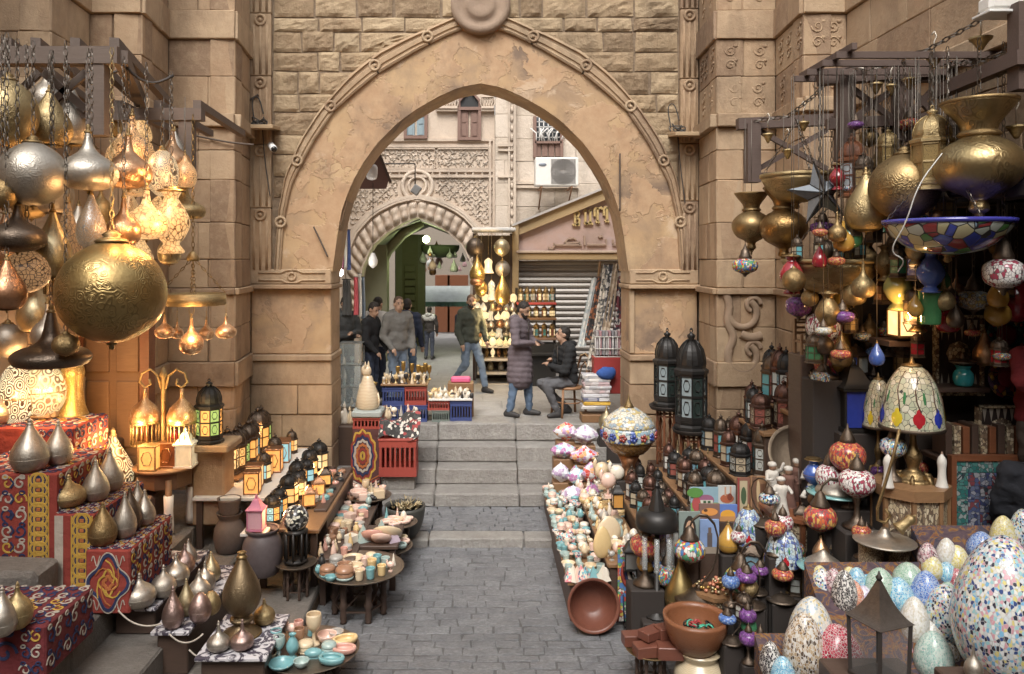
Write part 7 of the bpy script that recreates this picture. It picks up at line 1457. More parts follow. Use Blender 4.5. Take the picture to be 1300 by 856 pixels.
for i in range(7):
    c = (STR, PK2, STR, TQ, WH, WH, STR)[i]; ware('pyr', c, (.84+.075*i % .36+.02*(i//4), 7.44+.085*(i//4)*0+.0, .42), .125 if i < 4 else .135, 'in the front row of the lowest shelf', .5*(i % 3), (WH, CR, PUR, WH, PK2, TQ, CR)[i], 'pyramids in the front row')
for bx, z, c, lb in (((752, 777, 668, 708), .58, YE, 'large honey onyx egg slab leaning on the second shelf'), ((756, 790, 655, 690), .58, CR, 'cream onyx slab behind it')): stand('onyx_slab', 'solid:egg', bx, lb, 'slab', dict(body=c), z, None, .3, None, .08)
for i, (px, y0, y1) in enumerate(((764, 578, 620), (783, 582, 622), (772, 592, 632))): stand('bird_figure', 'bird', (px-12, px+12, y0, y1), ('cream', 'white', 'tan')[i]+' carved ostrich-like bird under the amber dome', 'statuette', dict(body=(CR, WH, PK2)[i], trim=YE), None, 9.3-.15*i)
GLIT = [m_mosaic(p, 22., (.7, .7, .72), .12, .03) for p in (((.6, .1, .08), (.7, .68, .7), (.5, .3, .5), (.75, .4, .2)), ((.68, .68, .72), (.4, .3, .45), (.6, .62, .68)), ((.3, .5, .6), (.7, .7, .72), (.45, .2, .4)))]
for i, (px, py, w, h, Y) in enumerate(((718, 548, 30, 24, 10.9), (742, 552, 34, 26, 10.8), (715, 572, 32, 20, 10.5), (742, 578, 36, 24, 10.4), (712, 600, 26, 24, 10.1), (732, 604, 26, 26, 10.0), (750, 600, 24, 28, 9.9), (728, 628, 30, 24, 9.7), (752, 626, 26, 24, 9.6))):
    p = P(px, py+h/2, Y); m = MB(); sd = i*7.1
    m.grid(lambda u, v: ((.6*math.sin(PI*v)+.02)*w*Y/F*.8*math.cos(2*PI*u)*(1+.3*mnoise.noise(Vector((u*6, v*5, sd)))), .5*(.6*math.sin(PI*v)+.02)*w*Y/F*math.sin(2*PI*u), v*h*Y/F+.03*mnoise.noise(Vector((math.cos(6.28*u)*2, v*3, sd)))), 14, 8, 0, False)
    q = m.build('trinket_packet', GLIT[i % 3], None, p); tag(q, ('red and orange', 'silvery striped', 'bluish')[i % 3]+' cellophane packet of trinkets beside the stairs', 'packet', 'cellophane packets')
    tag(MB().cbox((0, .05, -(p.z-.14)/2), (w*Y/F*.8, .22, p.z-.142), .01).build('carton', WOOD_M, None, p), ('small', 'tall', 'plain')[i % 3]+' carton under the '+('red and orange', 'silvery striped', 'bluish')[i % 3]+' packet', 'box', 'cartons under the packets')
WB = m_wood((.20, .075, .045), (.11, .04, .03), .35, (1, 1, 3)); o = make('wooden_bowl', 'vessel:bowl:32', (0, 0, 0), (.48, .48, .2), 'big red-brown wooden bowl leaning on its side against the shelf', 'bowl', dict(body=WB)); o.rotation_euler = (R_(80) if 0 else math.radians(78), 0, 0); o.location = (1.03, 7.36, .255)
T6 = tray((794, 858, 822, 872), .03, 'small round tray table of wooden boxes at the bottom', BRASS_D)
for i, (x, y, z, w, d, h, r) in enumerate(((-.05, -.1, 0, .2, .13, .09, .2), (.12, -.13, 0, .2, .14, .1, -.05), (-.1, .08, 0, .22, .12, .09, .1), (.1, .1, 0, .18, .12, .1, -.2), (.0, -.02, .1, .19, .12, .07, .6), (.14, .0, .1, .2, .12, .09, .35))):
    tag(MB().cbox((0, 0, h/2), (w, d, h), .006).build('wooden_box', WB, None, (T6[0].x+x, T6[0].y+y, T6[2]+z)), ('left front', 'right front', 'left back', 'right back', 'upper tilted', 'upper right')[i]+' polished wooden box on the small tray', 'box', 'wooden boxes').rotation_euler = (0, 0, r)
dr = stand('ceramic_drum', 'solid:jar', (856, 920, 826, 884), 'cream ceramic drum stool under the wooden bowl', 'drum', dict(body=m_alab((.62, .54, .40), (.45, .36, .22), 3.)), .03)
wb2 = make('wooden_bowl', 'vessel:bowl:32', (dr.location.x-.03, dr.location.y, dr.location.z+dr.scale.z), (.5, .5, .28), 'large wooden bowl full of rings and beads on the ceramic drum', 'bowl', dict(body=m_wood((.26, .11, .05), (.16, .06, .03), .3, (1, 1, 3))))
m = MB()
for i in range(16): a, r = gr.uniform(0, 6.3), gr.uniform(0, .12); m.tube([(r*math.cos(a)+.03*math.cos(q), r*math.sin(a)+.03*math.sin(q), .02*math.sin(q+i)) for q in [k*PI/4 for k in range(8)]], .008, 4, i % 3, True)
struct(m.build('bead_rings', [m_plain((.05, .3, .2), .3), m_plain((.3, .04, .04), .3), BLACKM], None, wb2.location+Vector((0, 0, .2))), 'stuff')
PLM_SHADE = m_plain((.03, .023, .02), .8)  # near-black: shade of the gaps between goods put into the plinth colour
PL = lambda px, y, Y, w, d, lb: tag(MB().cbox((0, .0, -(P(px, y, Y).z-.03)/2), (w, d, P(px, y, Y).z-.032), .01).build('wooden_plinth', PLM_SHADE, None, P(px, y, Y)), ' '.join(lb.split()[:15]), 'plinth')
PL(863, 779, 6.9, .3, .3, 'dark plinth under the plain brass teardrop'); stand('brass_teardrop', 'lamp:drop', (844, 883, 704, 779), 'plain aged brass teardrop lamp before the gold wrapped sweets', 'lamp', dict(body=m_metal((.33, .25, .11), (.1, .07, .03), .36, .1), trim=BRASS_D), None, 6.9)
b = P(812, 790, 7.32); s = 7.32/F; o = thing('beaded_hanging', 'red beadwork hanging with a round mirror right of the wooden bowl', 'hanging', b); m = MB()
m.box((0, .03, 48*s), (54*s, .02, 96*s)); m.build('backing', m_mosaic(E['mixed'], 30., (.2, .05, .05), .6, .03), o)
for k, (r, mt) in enumerate(((25, RED), (20, NVY), (17, CRM))): m = MB(); m.tube([(3*s+r*s*math.cos(q), .012-.004*k, 62*s+r*s*math.sin(q)) for q in [i*PI/12 for i in range(24)]], 2.4*s, 5, 0, True); m.build('bead_ring', mt, o)
m = MB(); m.lathe([(15*s, 0), (15*s, .008), (0, .01)], 24, M=Matrix.Translation((3*s, .012, 62*s)) @ Matrix.Rotation(PI/2, 4, 'X')); m.build('mirror', m_plain((.35, .37, .37), .08, 1.), o)
for k in range(12): m = MB(); x = (-25+k*4.5)*s; m.tube([(x, .012, 34*s), (x+gr.uniform(-3, 3)*s, .005, 16*s), (x+gr.uniform(-5, 5)*s, -.005, 1*s)], 1.1*s, 4); m.build('bead_strand', (RED, NVY, YEL, CRM, BLACK)[k % 5], o)
PL(812, 790, 7.34, .3, .1, 'block below the beadwork hanging')
b = P(834, 782, 6.95); s = 6.95/F; o = thing('pole_lantern', 'tall black pole lantern with a wide round canopy and crown', 'lantern', b); m = MB(); m.lathe([(16*s, 0), (15*s, 2*s), (4*s, 5*s), (3*s, 112*s)], 12); m.build('pole', BLACKM, o)
m = MB(); m.lathe([(26*s, 112*s), (27*s, 115*s), (26*s, 128*s), (24*s, 130*s), (23*s, 133*s), (0, 136*s)], 28); m.build('canopy', BLACKM, o); m = MB(); m.lathe([(11*s, 135*s), (9*s, 142*s), (5*s, 155*s), (2.5*s, 162*s), (3.5*s, 166*s), (0, 172*s)], 12, smooth=False); m.build('crown', BLACKM, o)
for k in range(7): a = k*2*PI/7; m = MB(); m.lathe([(3.4*s, 62*s), (3.4*s, 104*s)], 8, c=(19*s*math.cos(a), 19*s*math.sin(a), 0)); m.build('glass_tube', m_glass((.8, .85, .85), .05, .9), o)
PL(834, 782, 6.95, .3, .3, 'plinth under the black pole lantern')
b = P(798, 592, 9.25); s = 9.25/F; o = thing('mosaic_dome', 'amber lidded dome with flower mosaic bands on a copper foot', 'brazier', b); AMB = m_mosaic(((.30, .16, .05), (.22, .11, .03), (.36, .22, .08)), 40., (.06, .04, .02), .2, .04)
m = MB(); m.lathe(sample([(8*s, 14*s), (20*s, 18*s), (30*s, 30*s), (33*s, 42*s), (33*s, 50*s)], 2), 32); m.build('bowl', AMB, o)
m = MB(); m.lathe([(33.3*s, 34*s), (34*s, 36*s), (34*s, 48*s), (33.2*s, 51*s)], 32); m.build('flower_band', m_mosaic(E['floral'], 24., (.1, .1, .1), .2, .04), o)
for k in range(16):
    a = k*PI/8; m = MB()
    for q in range(5): m.sph((34*s*math.cos(a)+3*s*math.cos(q*1.257)*-math.sin(a), 34*s*math.sin(a)+3*s*math.cos(q*1.257)*math.cos(a), 42*s+3*s*math.sin(q*1.257)), (2.4*s, 2.4*s, 2.4*s), 6, 4)
    m.build('flower', (m_glass((.05, .08, .3)), m_glass((.3, .06, .05)))[k % 2], o)
m = MB(); m.lathe(sample([(33*s, 51*s), (31*s, 58*s), (20*s, 68*s), (9*s, 75*s)], 2), 32); m.build('lid', m_mosaic(E['gold'], 28., (.15, .12, .08), .2, .04), o); m = MB(); m.lathe([(8*s, 74*s), (5*s, 78*s), (2*s, 84*s), (0, 92*s)], 12); m.build('finial', BRASS_D, o)
m = MB(); m.lathe([(16*s, -16*s), (10*s, -6*s), (8*s, 2*s), (14*s, 15*s)], 16); m.build('foot', COPPER, o); PL(798, 606, 9.25, .34, .34, 'dark plinth under the amber mosaic dome')
GLD = dict(metal=BLACKM, glass=m_glass((.30, .36, .38)), glass2=m_glass((.035, .05, .045)))
for px, bx, Y, lb, d in ((847, (829, 865, 417, 514), 9.6, 'left one of two tall black lanterns before the pier', .40), (878, (856, 899, 417, 544), 9.2, 'taller right one of the two black lanterns with blue panes', .40)):
    o = stand('tall_lantern', 'lantern:8', bx, lb, 'lantern', GLD, None, Y, .2); b = P((bx[0]+bx[1])/2, bx[3], Y); q = make('turned_stool', 'tray_table', (b.x, b.y, b.z-.72), (.44, .44, .72), 'turned wooden stool under the '+lb.split(' of')[0].split(' black')[0]+' black lantern', 'stool', dict(tray=IRON, wood=WOOD_R)); tag(MB().cbox((b.x, b.y, (b.z-.72)/2), (.4, .4, b.z-.725), .01).build('wooden_plinth', WOOD_D), 'plinth below the stool of the '+lb.split(' of')[0].split(' black')[0]+' lantern', 'plinth')
LGL = [m_glass((.16, .42, .46)), m_glass((.55, .58, .55)), m_glass((.5, .42, .3)), m_glass((.3, .10, .08)), m_glass((.2, .34, .42)), m_glass((.66, .66, .62))]
DK = [BRONZE, BLACKM, m_metal((.16, .09, .07), (.04, .02, .02), .4, .4)]
def row(n, a, b, w, h, z, where, kd='lantern:6:0', gr_='dark lanterns on the right shelves', c0=0):
    for i in range(n):
        t = i/max(1, n-1); x, y = lerp(a[0], b[0], t), lerp(a[1], b[1], t); o_ = ('nearest', 'second', 'third', 'fourth', 'fifth', 'sixth', 'seventh', 'eighth', 'ninth')[i]
        v = gr.uniform(.85, 1.15); make('dark_lantern', kd if i or kd.endswith('0') is False else 'lantern:6', (x+gr.uniform(-.03, .03)*(n > 1), y, z), (w*v, w*v, h*gr.uniform(.85, 1.2)), f'{o_} {where}', 'lantern', dict(metal=DK[(i+c0) % 3], glass=LGL[(i+c0) % 6], glass2=LGL[(i*2+c0+1) % 6]), gr.uniform(0, 1), gr_)
row(1, (3.2, 7.8), (0, 0), .33, .60, 1.96, 'large white-paned dome lantern on the top shelf', 'lantern:8', c0=5); row(4, (3.12, 8.1), (2.98+.12, 8.4), .25, .56, 1.96, 'dome lantern with pale panes behind the large one on the top shelf', c0=4); make('dark_lantern', 'lantern:6', (3.38, 8.2, 1.96), (.26, .26, .55), 'teal paned dome lantern beside the row on the top shelf', 'lantern', dict(metal=BRONZE, glass=LGL[0], glass2=LGL[5])); row(1, (3.06, 7.95), (0, 0), .24, .44, 1.74, 'large brown lantern in front on the narrow upper shelf', c0=2, kd='lantern:6'); row(4, (2.86, 8.0), (2.9, 8.42), .2, .40, 1.74, 'brown lantern in the row on the narrow upper shelf', c0=2)
row(4, (2.6, 7.95), (2.62, 9.0), .20, .40, 1.28, 'dark lantern in the left row of the fifth shelf', c0=1); row(4, (2.8, 7.9), (2.78, 8.9), .24, .46, 1.28, 'square-looking dark lantern in the right row of the fifth shelf', c0=0)
row(6, (2.15, 7.85), (2.2, 9.1), .18, .34, 1.0, 'small lantern in the left row of the fourth shelf', c0=0); row(5, (2.36, 7.8), (2.38, 9.0), .21, .38, 1.0, 'lantern with teal panes in the right row of the fourth shelf', c0=3)
row(7, (1.68, 7.7), (1.72, 9.3), .15, .30, .78, 'small dark lantern in the left row of the third shelf', c0=1); row(7, (1.83, 7.7), (1.86, 9.3), .15, .32, .78, 'small dark lantern in the middle row of the third shelf', c0=2); row(6, (1.97, 7.7), (1.98, 9.2), .14, .29, .78, 'small dark lantern in the right row of the third shelf', c0=3)
for i in range(5): make('brass_ewer', 'lamp:onion', (2.3+.06*i, 9.0-.1*i+.2, 1.0+.0), (.14, .14, .34), ('first', 'second', 'third', 'fourth', 'fifth')[i]+' brass onion ewer behind the small lanterns', 'ewer', dict(body=PALEBR, trim=BRASS), 0, 'brass ewers')
stand('small_lantern', 'square_lantern', (790, 812, 682, 722), 'small black square lantern with dim panes on the second shelf', 'lantern', dict(metal=BLACKM, glass=m_glass((.2, .2, .19))), .58); stand('small_lantern', 'square_lantern', (776, 792, 612, 645), 'black tin lantern among the birds', 'lantern', dict(metal=BLACKM, glass=m_glass((.6, .3, .08))), .78)
def canvas(bx, Y, lb, bg, shapes, zf=.03):
    x0, x1, y0, y1 = bx; b = P((x0+x1)/2, y1, Y); s = Y/F; w, h = (x1-x0)*s, (y1-y0)*s; o = thing('painted_canvas', lb, 'painting', b, 0, 'small canvases'); m = MB(); m.box((0, .012, h/2), (w, .02, h)); m.build('canvas', bg, o)
    for i, (k, u, v, a, c, mt) in enumerate(shapes):
        m = MB()
        if k == 'e': m.add([(u*w+a*w*math.cos(q), -.001-.001*i, v*h+c*h*math.sin(q)) for q in [j*PI/7 for j in range(14)]], [tuple(range(14))])
        else: m.add([(u*w-a*w, -.001-.001*i, v*h-c*h), (u*w+a*w, -.001-.001*i, v*h-c*h), (u*w+a*w, -.001-.001*i, v*h+c*h), (u*w-a*w, -.001-.001*i, v*h+c*h)], [(0, 1, 2, 3)])
        m.build('painted_patch', mt, o)
    if b.z > .1: tag(MB().cbox((0, .1, -b.z/2+.015), (w, .2, b.z-.034), .008).build('easel_box', WOOD_D, None, b), 'box under the '+lb, 'box')
C_ = lambda *c: m_plain(c, .6)
canvas((877, 912, 619, 651), 7.5, 'painting of a round kiosk under trees', C_(.25, .38, .45), [('r', 0, .2, .5, .2, C_(.2, .35, .1)), ('e', .05, .5, .3, .22, C_(.3, .12, .2)), ('r', .05, .3, .25, .2, C_(.6, .58, .5)), ('e', -.3, .35, .16, .3, C_(.4, .08, .08)), ('r', .0, .3, .05, .18, C_(.05, .1, .05)), ('r', .16, .3, .05, .18, C_(.05, .1, .05)), ('e', -.35, .8, .3, .2, C_(.1, .25, .06))])
canvas((912, 934, 617, 640), 7.5, 'painting of red figures before white towers', C_(.5, .52, .5), [('e', 0, .3, .4, .25, C_(.4, .12, .06)), ('r', -.1, .7, .05, .25, C_(.5, .3, .2)), ('r', .2, .7, .05, .28, C_(.5, .3, .2)), ('e', .15, .4, .15, .2, C_(.2, .05, .03))])
canvas((912, 936, 641, 662), 7.3, 'painting of an orange dome on a blue sky', C_(.12, .2, .5), [('e', 0, .4, .4, .3, C_(.7, .35, .05)), ('r', 0, .15, .45, .15, C_(.5, .25, .1))])
canvas((936, 952, 607, 652), 7.35, 'tall painting of a dark arched door', C_(.22, .10, .07), [('r', 0, .5, .3, .42, C_(.45, .38, .25)), ('e', 0, .5, .22, .25, C_(.06, .1, .05)), ('r', -.4, .5, .06, .5, C_(.3, .05, .05))]); canvas((953, 972, 605, 652), 7.35, 'tall painting of a brown alley', C_(.3, .17, .09), [('r', -.25, .5, .15, .5, C_(.15, .08, .05)), ('r', .3, .4, .15, .4, C_(.2, .1, .06)), ('e', 0, .6, .12, .3, C_(.55, .42, .25))])
canvas((862, 889, 650, 706), 6.95, 'portrait of a dark haired woman', C_(.22, .27, .25), [('e', 0, .5, .32, .42, C_(.03, .025, .02)), ('e', 0, .05, .45, .2, C_(.16, .1, .12)), ('r', 0, .3, .1, .15, C_(.45, .26, .16)), ('e', 0, .55, .21, .26, C_(.55, .34, .22)), ('e', -.09, .6, .04, .018, C_(.03, .02, .02)), ('e', .09, .6, .04, .018, C_(.03, .02, .02)), ('r', 0, .52, .02, .06, C_(.42, .24, .15)), ('e', 0, .42, .07, .02, C_(.4, .08, .07))])
canvas((889, 913, 660, 702), 6.9, 'painting of a dark tower against blue', C_(.22, .32, .55), [('r', 0, .3, .13, .3, C_(.12, .1, .1)), ('r', 0, .65, .08, .12, C_(.16, .12, .1)), ('r', 0, .08, .5, .1, C_(.3, .25, .2))]); canvas((888, 914, 640, 660), 7.1, 'painting of an orange fish shape', C_(.2, .12, .1), [('e', 0, .5, .4, .25, C_(.65, .28, .08)), ('e', -.2, .6, .1, .1, C_(.1, .05, .03))])
ml = lambda bx, Y, k, lb, kd='mosaic_lamp', rz=0: (stand('mosaic_lamp', kd, bx, lb, 'lamp', dict(metal=BRONZE, mosaic=mos(k, 18., (.1, .08, .08))), None, Y, rz, 'mosaic table lamps'), PL((bx[0]+bx[1])/2, bx[3]+.5, Y, .3, .26, 'plinth under the '+lb))
ml((921, 981, 686, 806), 6.5, 'mixed', 'hooked lamp with a beaded globe beside the wooden bowl'); ml((1022, 1082, 606, 728), 6.4, 'redm', 'hooked lamp with a red flower globe before the dervish figures'); ml((857, 915, 652, 762), 6.75, 'mixed', 'hooked lamp with a green and yellow globe'); ml((800, 838, 660, 742), 7.05, 'redm', 'standing lamp with a red and blue globe', 'mosaic_stand'); ml((830, 862, 700, 776), 7.0, 'mixed', 'standing lamp with an orange and purple globe', 'mosaic_stand'); ml((1054, 1098, 538, 642), 6.5, 'redm', 'standing lamp with an orange-red globe', 'mosaic_stand'); ml((1066, 1110, 575, 670), 6.3, 'whred', 'standing lamp with a white and red star globe', 'mosaic_stand'); ml((1036, 1070, 570, 660), 6.6, 'whred', 'lamp with a small white net globe', 'mosaic_stand'); ml((1024, 1068, 372, 480), 7.0, 'whred', 'tall lamp with a pink net globe below the wide dish', 'mosaic_stand'); ml((1034, 1056, 440, 500), 7.05, 'redm', 'small lamp with a terracotta globe', 'mosaic_stand'); ml((1118, 1150, 540, 610), 6.3, 'multi', 'small dark lamp with a speckled globe behind the tulip lamp', 'mosaic_stand')
TG = m_mosaic(((.52, .48, .34), (.45, .44, .32), (.58, .55, .44), (.40, .42, .30)), 12., (.04, .04, .035), .15, .035); TGB = m_mosaic(((.35, .45, .55), (.5, .56, .58), (.2, .3, .5), (.42, .5, .5), (.1, .14, .35)), 12., (.04, .04, .05), .15, .035)
TM = lambda g: dict(glass=g, lead=BRONZE, metal=BRASS_D, stem=m_plain((.10, .05, .03)), red=m_glass((.4, .02, .03)), blue=m_glass((.03, .05, .35)), yellow=m_glass((.65, .5, .04)), leafg=m_glass((.05, .2, .08)))
def tiff(bs, bf, Y, g, lb):
    f = stand('lamp_foot', 'lampfoot', bf, 'bronze foot carrying the '+lb, 'lamp foot', dict(metal=BRASS_D), None, Y); t = stand('leaded_lamp', 'tiffany', bs, lb, 'lamp', TM(g), None, Y, .25); LRS = lambda q: Matrix.LocRotScale(q.location, q.rotation_euler, q.scale)
    for c in list(f.children): c.parent = t; c.matrix_parent_inverse = LRS(t).inverted() @ LRS(f)
    THINGS.remove(f); bpy.data.objects.remove(f); PL((bf[0]+bf[1])/2, bf[3]+.5, Y, .34, .3, 'plinth under the foot of the '+lb)
tiff((1120, 1195, 460, 543), (1136, 1182, 540, 612), 6.3, TG, 'large cream leaded glass shade with red blue and yellow tulips'); tiff((1096, 1134, 478, 542), (1104, 1126, 540, 600), 6.75, TG, 'smaller tulip shade behind the large one'); tiff((971, 1019, 670, 716), (984, 1006, 713, 750), 6.5, TGB, 'blue leaded glass shade with yellow flowers on a low foot'); tiff((929, 971, 643, 690), (938, 962, 688, 720), 6.9, TGB, 'blue leaded shade behind the low one')
INL = m_mosaic(((.42, .34, .22), (.52, .45, .32), (.12, .08, .05), (.45, .38, .26), (.2, .14, .09)), 34., (.10, .07, .05), .45, .06)
def itab(bx, Y, lb, top=WOOD_M): return stand('inlaid_table', 'inlaid_table', bx, lb, 'table', dict(wood=top, inlay=INL), None, Y)
t = itab((1108, 1202, 612, 790), 6.25, 'octagonal table inlaid with pale wood and arched sides under the tulip lamp'); t.location.z = .3; t.scale.z = P(0, 612, 6.25).z-.3
for px, lb in ((1123, 'small white robed figurine at the left on the inlaid table'), (1191, 'white robed figurine at the right on the inlaid table')): make('figurine', 'lamp:bell', (P(px, 0, 6.15).x, 6.1, P(0, 612, 6.25).z), (.09, .09, .27), lb, 'figurine', dict(body=m_plain((.6, .57, .52)), trim=m_plain((.3, .2, .15))))
dt = itab((966, 1072, 645, 800), 7.0, 'round inlaid table carrying the white robed musicians', WOOD_R); dt.location.z = .65; dt.scale.z = P(0, 645, 7.0).z-.65; tag(MB().cbox((dt.location.x, 7.0, .34), (.7, .7, .62), .01).build('wooden_plinth', WOOD_D), 'plinth under the round inlaid table', 'plinth')
ROBE = m_cloth((.62, .58, .52)); BRR = m_cloth((.16, .08, .06)); FACE = m_plain((.24, .14, .09))
for i, (u, v, mt, lb) in enumerate(((-.28, -.15, ROBE, 'white robed musician figurine at the left'), (-.12, .05, BRR, 'brown robed figurine with a staff'), (.0, -.2, ROBE, 'seated white robed drummer figurine'), (.12, .08, ROBE, 'tall white robed figurine raising an arm'), (.26, -.1, ROBE, 'white robed figurine with a round drum at the right'), (-.22, .2, ROBE, 'white robed figurine at the back'), (.05, .24, BRR, 'dark robed figurine at the back'))):
    o = thing('figurine', lb+' on the round table', 'figurine', (dt.location.x+u*.9, 7.0+v, dt.location.z+dt.scale.z), gr.uniform(-.5, .5), 'musician figurines'); h = (.32, .36, .28, .42, .36, .36, .38)[i]
    m = MB(); m.lathe(sample([(.075, 0), (.07, .05*h), (.045, .45*h), (.06, .68*h), (.05, .76*h), (.018, .8*h)], 2), 12); m.build('robe', mt, o); m = MB(); m.sph((0, -.005, .87*h), (.032, .034, .04), 10, 7); m.build('head', FACE, o); m = MB(); m.lathe(sample([(.034, .89*h), (.04, .92*h), (.034, .98*h), (.01, h)], 2), 10); m.build('turban', ROBE, o)
    for sd in (-1, 1): m = MB(); up = i in (3, 5) and sd > 0; m.tube([(sd*.05, 0, .72*h), (sd*.085, -.03, (.8 if up else .58)*h), (sd*.06, -.08, (1. if up else .62)*h)], [.022, .018, .012], 6); m.build('arm', mt, o)
    if i in (2, 4): m = MB(); m.lathe([(.05, -.015), (.05, .015)], 14, M=Matrix.Translation((0, -.1, .6*h)) @ Matrix.Rotation(1.3, 4, 'X')); m.build('drum', WOOD_M, o)
    if i == 1: m = MB(); m.tube([(.08, -.08, 0), (.07, -.08, h)], .006, 5); m.build('staff', WOOD_D, o)
o = make('tray_disc', 'vessel:dish:36', (3.0-.05, 7.42, 1.62), (.52, .52, .06), 'large tan metal tray leaning behind the musicians', 'tray', dict(body=m_metal((.34, .27, .2), (.15, .11, .08), .5, .4))); o.rotation_euler = (math.radians(70), 0, 0); PL(1003, 600, 7.45, .4, .12, 'block behind the musicians carrying the leaning tray')
m = MB(); m.grid(lambda u, v: (.05*math.cos(v*2.2)+u*.13, .06*math.sin(v*2.5), v*.5), 5, 10); tag(m.build('silver_sheet', m_plain((.5, .52, .55), .35, .7), None, P(1040, 585, 7.1)), 'curved silvery sheet behind the red globe lamps', 'sheet'); PL(1044, 585, 7.12, .2, .1, 'block under the silvery sheet')
gt = itab((879, 942, 748, 810), 6.75, 'low inlaid drum table of gold wrapped sweets'); gt.location.z = .03; gt.scale.z = P(0, 748, 6.75).z-.03
m = MB()
for i in range(70): a, r = gr.uniform(0, 6.3), gr.uniform(0, .17); m.sph((r*math.cos(a), r*math.sin(a), .015+gr.uniform(0, .09)*(1-r*4)), (.02, .02, .014), 5, 4, i % 3)
struct(m.build('wrapped_sweets', [GOLD, PALEBR, m_plain((.5, .2, .12), .3)], None, (gt.location.x, gt.location.y, gt.location.z+gt.scale.z)), 'stuff')
stand('pewter_lamp_base', 'vessel:hat', (1086, 1160, 668, 690), 'pewter dish lamp base with a curled stem', 'lamp base', dict(body=SILVER), None, 5.9); q = P(1120, 690, 5.9)
for px in (1106, 1138): stand('inlaid_drum', 'solid:cyl', (px-15, px+15, 690, 740), ('left', 'right')[px > 1110]+' inlaid drum under the pewter dish', 'drum', dict(body=INL), None, 5.95); 
m = MB(); m.tube([P(x, y, 5.85) for x, y in ((1142, 545), (1134, 580), (1122, 620), (1114, 645), (1114, 660), (1124, 664), (1130, 655), (1124, 646))], .012, 6); tag(m.build('curled_stem', BRASS_D), 'long curled bronze stem rising from the pewter dish', 'lamp stem')
make('brass_bell', 'lamp:bell', P(1140, 672, 5.75), (.1, .1, .16), 'small tilted brass bell by the pewter dish', 'bell', dict(body=BRASS, trim=BRASS), 0, None, (0, .9, 0))
for px, y, Y, k, lb in ((1062, 628, 6.55, .5, 'dark domed metal lid by the red globe lamps'), (1045, 722, 6.2, .42, 'pewter dish with a turquoise rim before the egg stand'), (950, 812, 6.3, .4, 'pewter dome on a turquoise rimmed plate')):
    b = P(px, y, Y); o = thing('pewter_dome', lb, 'lamp base', b); m = MB(); m.lathe(sample([(k*.34, .02), (k*.3, .06), (k*.16, .1), (k*.08, .13), (k*.03, .15)], 2), 24); m.build('dome', SILVER, o); m = MB(); m.lathe([(k*.3, .0), (k*.46, .01), (k*.47, .022), (k*.33, .02)], 28); m.build('plate', m_glass((.2, .42, .42)), o); PL(px, y+.5, Y, k*.6, k*.5, 'plinth under the '+lb)
stand('black_lantern', 'square_lantern', (1060, 1106, 455, 545), 'tall black tin lantern with a blue band beside the tulip lamps', 'lantern', dict(metal=BLACKM, glass=m_glass((.03, .05, .3)), glass2=BLACKM), None, 6.9); PL(1083, 546, 6.9, .36, .3, 'plinth under the black tin lantern with the blue band')
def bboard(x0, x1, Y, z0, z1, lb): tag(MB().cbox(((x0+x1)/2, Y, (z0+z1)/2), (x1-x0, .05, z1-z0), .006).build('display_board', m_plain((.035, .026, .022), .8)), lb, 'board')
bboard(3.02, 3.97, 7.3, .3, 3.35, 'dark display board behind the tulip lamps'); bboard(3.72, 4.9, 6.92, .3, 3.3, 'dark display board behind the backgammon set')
def flatbox(nm, cat, bx, Y, lb, d=.05): x0, x1, y0, y1 = bx; s = Y/F; o = thing(nm, lb, cat, P((x0+x1)/2, y1, Y)); return o, (x1-x0)*s, (y1-y0)*s, s
def bg(bx, Y, lb):
    o, w, h, s = flatbox('backgammon_set', 'game board', bx, Y, lb); m = MB()
    for x in (-1, 1): m.box((x*w*.47, 0, h/2), (w*.06, .06, h))
    for z in (.02, .98): m.box((0, 0, h*z), (w, .058, h*.04))
    m.build('inlaid_frame', INL, o); m = MB(); m.box((0, .012, h/2), (w*.9, .03, h*.94)); m.build('field', m_plain((.03, .02, .018)), o)
    for z, dz in ((.94, -.26), (.06, .22)):
        for k in range(6): x = (-.35+k*.14)*w; m = MB(); m.add([(x-w*.045, -.006, h*z), (x+w*.045, -.006, h*z), (x, -.006, h*(z+dz))], [(0, 1, 2)]); m.build('point', m_plain((.4, .36, .3)), o)
    m = MB(); m.lathe([(w*.26, 0), (w*.26, .006), (0, .008)], 8, M=Matrix.Translation((0, -.004, h*.52)) @ Matrix.Rotation(PI/2, 4, 'X')); m.build('medallion', INL, o)
bg((1186, 1247, 400, 502), 6.75, 'open backgammon set with dark points hung on the board'); bg((1240, 1302, 515, 580), 6.6, 'dark inlaid game box below the plates'); bg((1030, 1066, 470, 530), 7.1, 'small inlaid panel behind the black tin lantern')
for px, py, r, k, lb in ((1277, 425, 27, 'teal', 'blue-green patterned plate with a red centre at the top right'), (1279, 478, 28, 'redm', 'red and yellow patterned plate below the blue-green one')):
    Y = 6.75; o = thing('painted_plate', lb, 'plate', P(px, py, Y)); s = r*Y/F; MM = Matrix.Rotation(PI/2, 4, 'X'); m = MB(); m.lathe([(s*.6, .0), (s, .03), (s, .036), (s*.62, .01), (0, .008)], 32, M=MM); m.build('plate', m_mosaic(((.03, .10, .12), (.08, .2, .22), (.03, .05, .1)) if k == 'teal' else ((.25, .04, .04), (.3, .16, .04), (.08, .03, .08)), 20., (.02, .03, .04), .3, .05), o)
    for j in range(10): a = j*.628; m = MB(); m.sph((s*.8*math.cos(a), -.03, s*.8*math.sin(a)), (.018, .006, .018), 6, 4); m.build('painted_dot', (YEL, RED)[k == 'teal'], o)
    m = MB(); m.sph((0, -.012, 0), (s*.5, .02, s*.5), 16, 8); m.build('centre', m_plain((.22, .02, .03)), o)
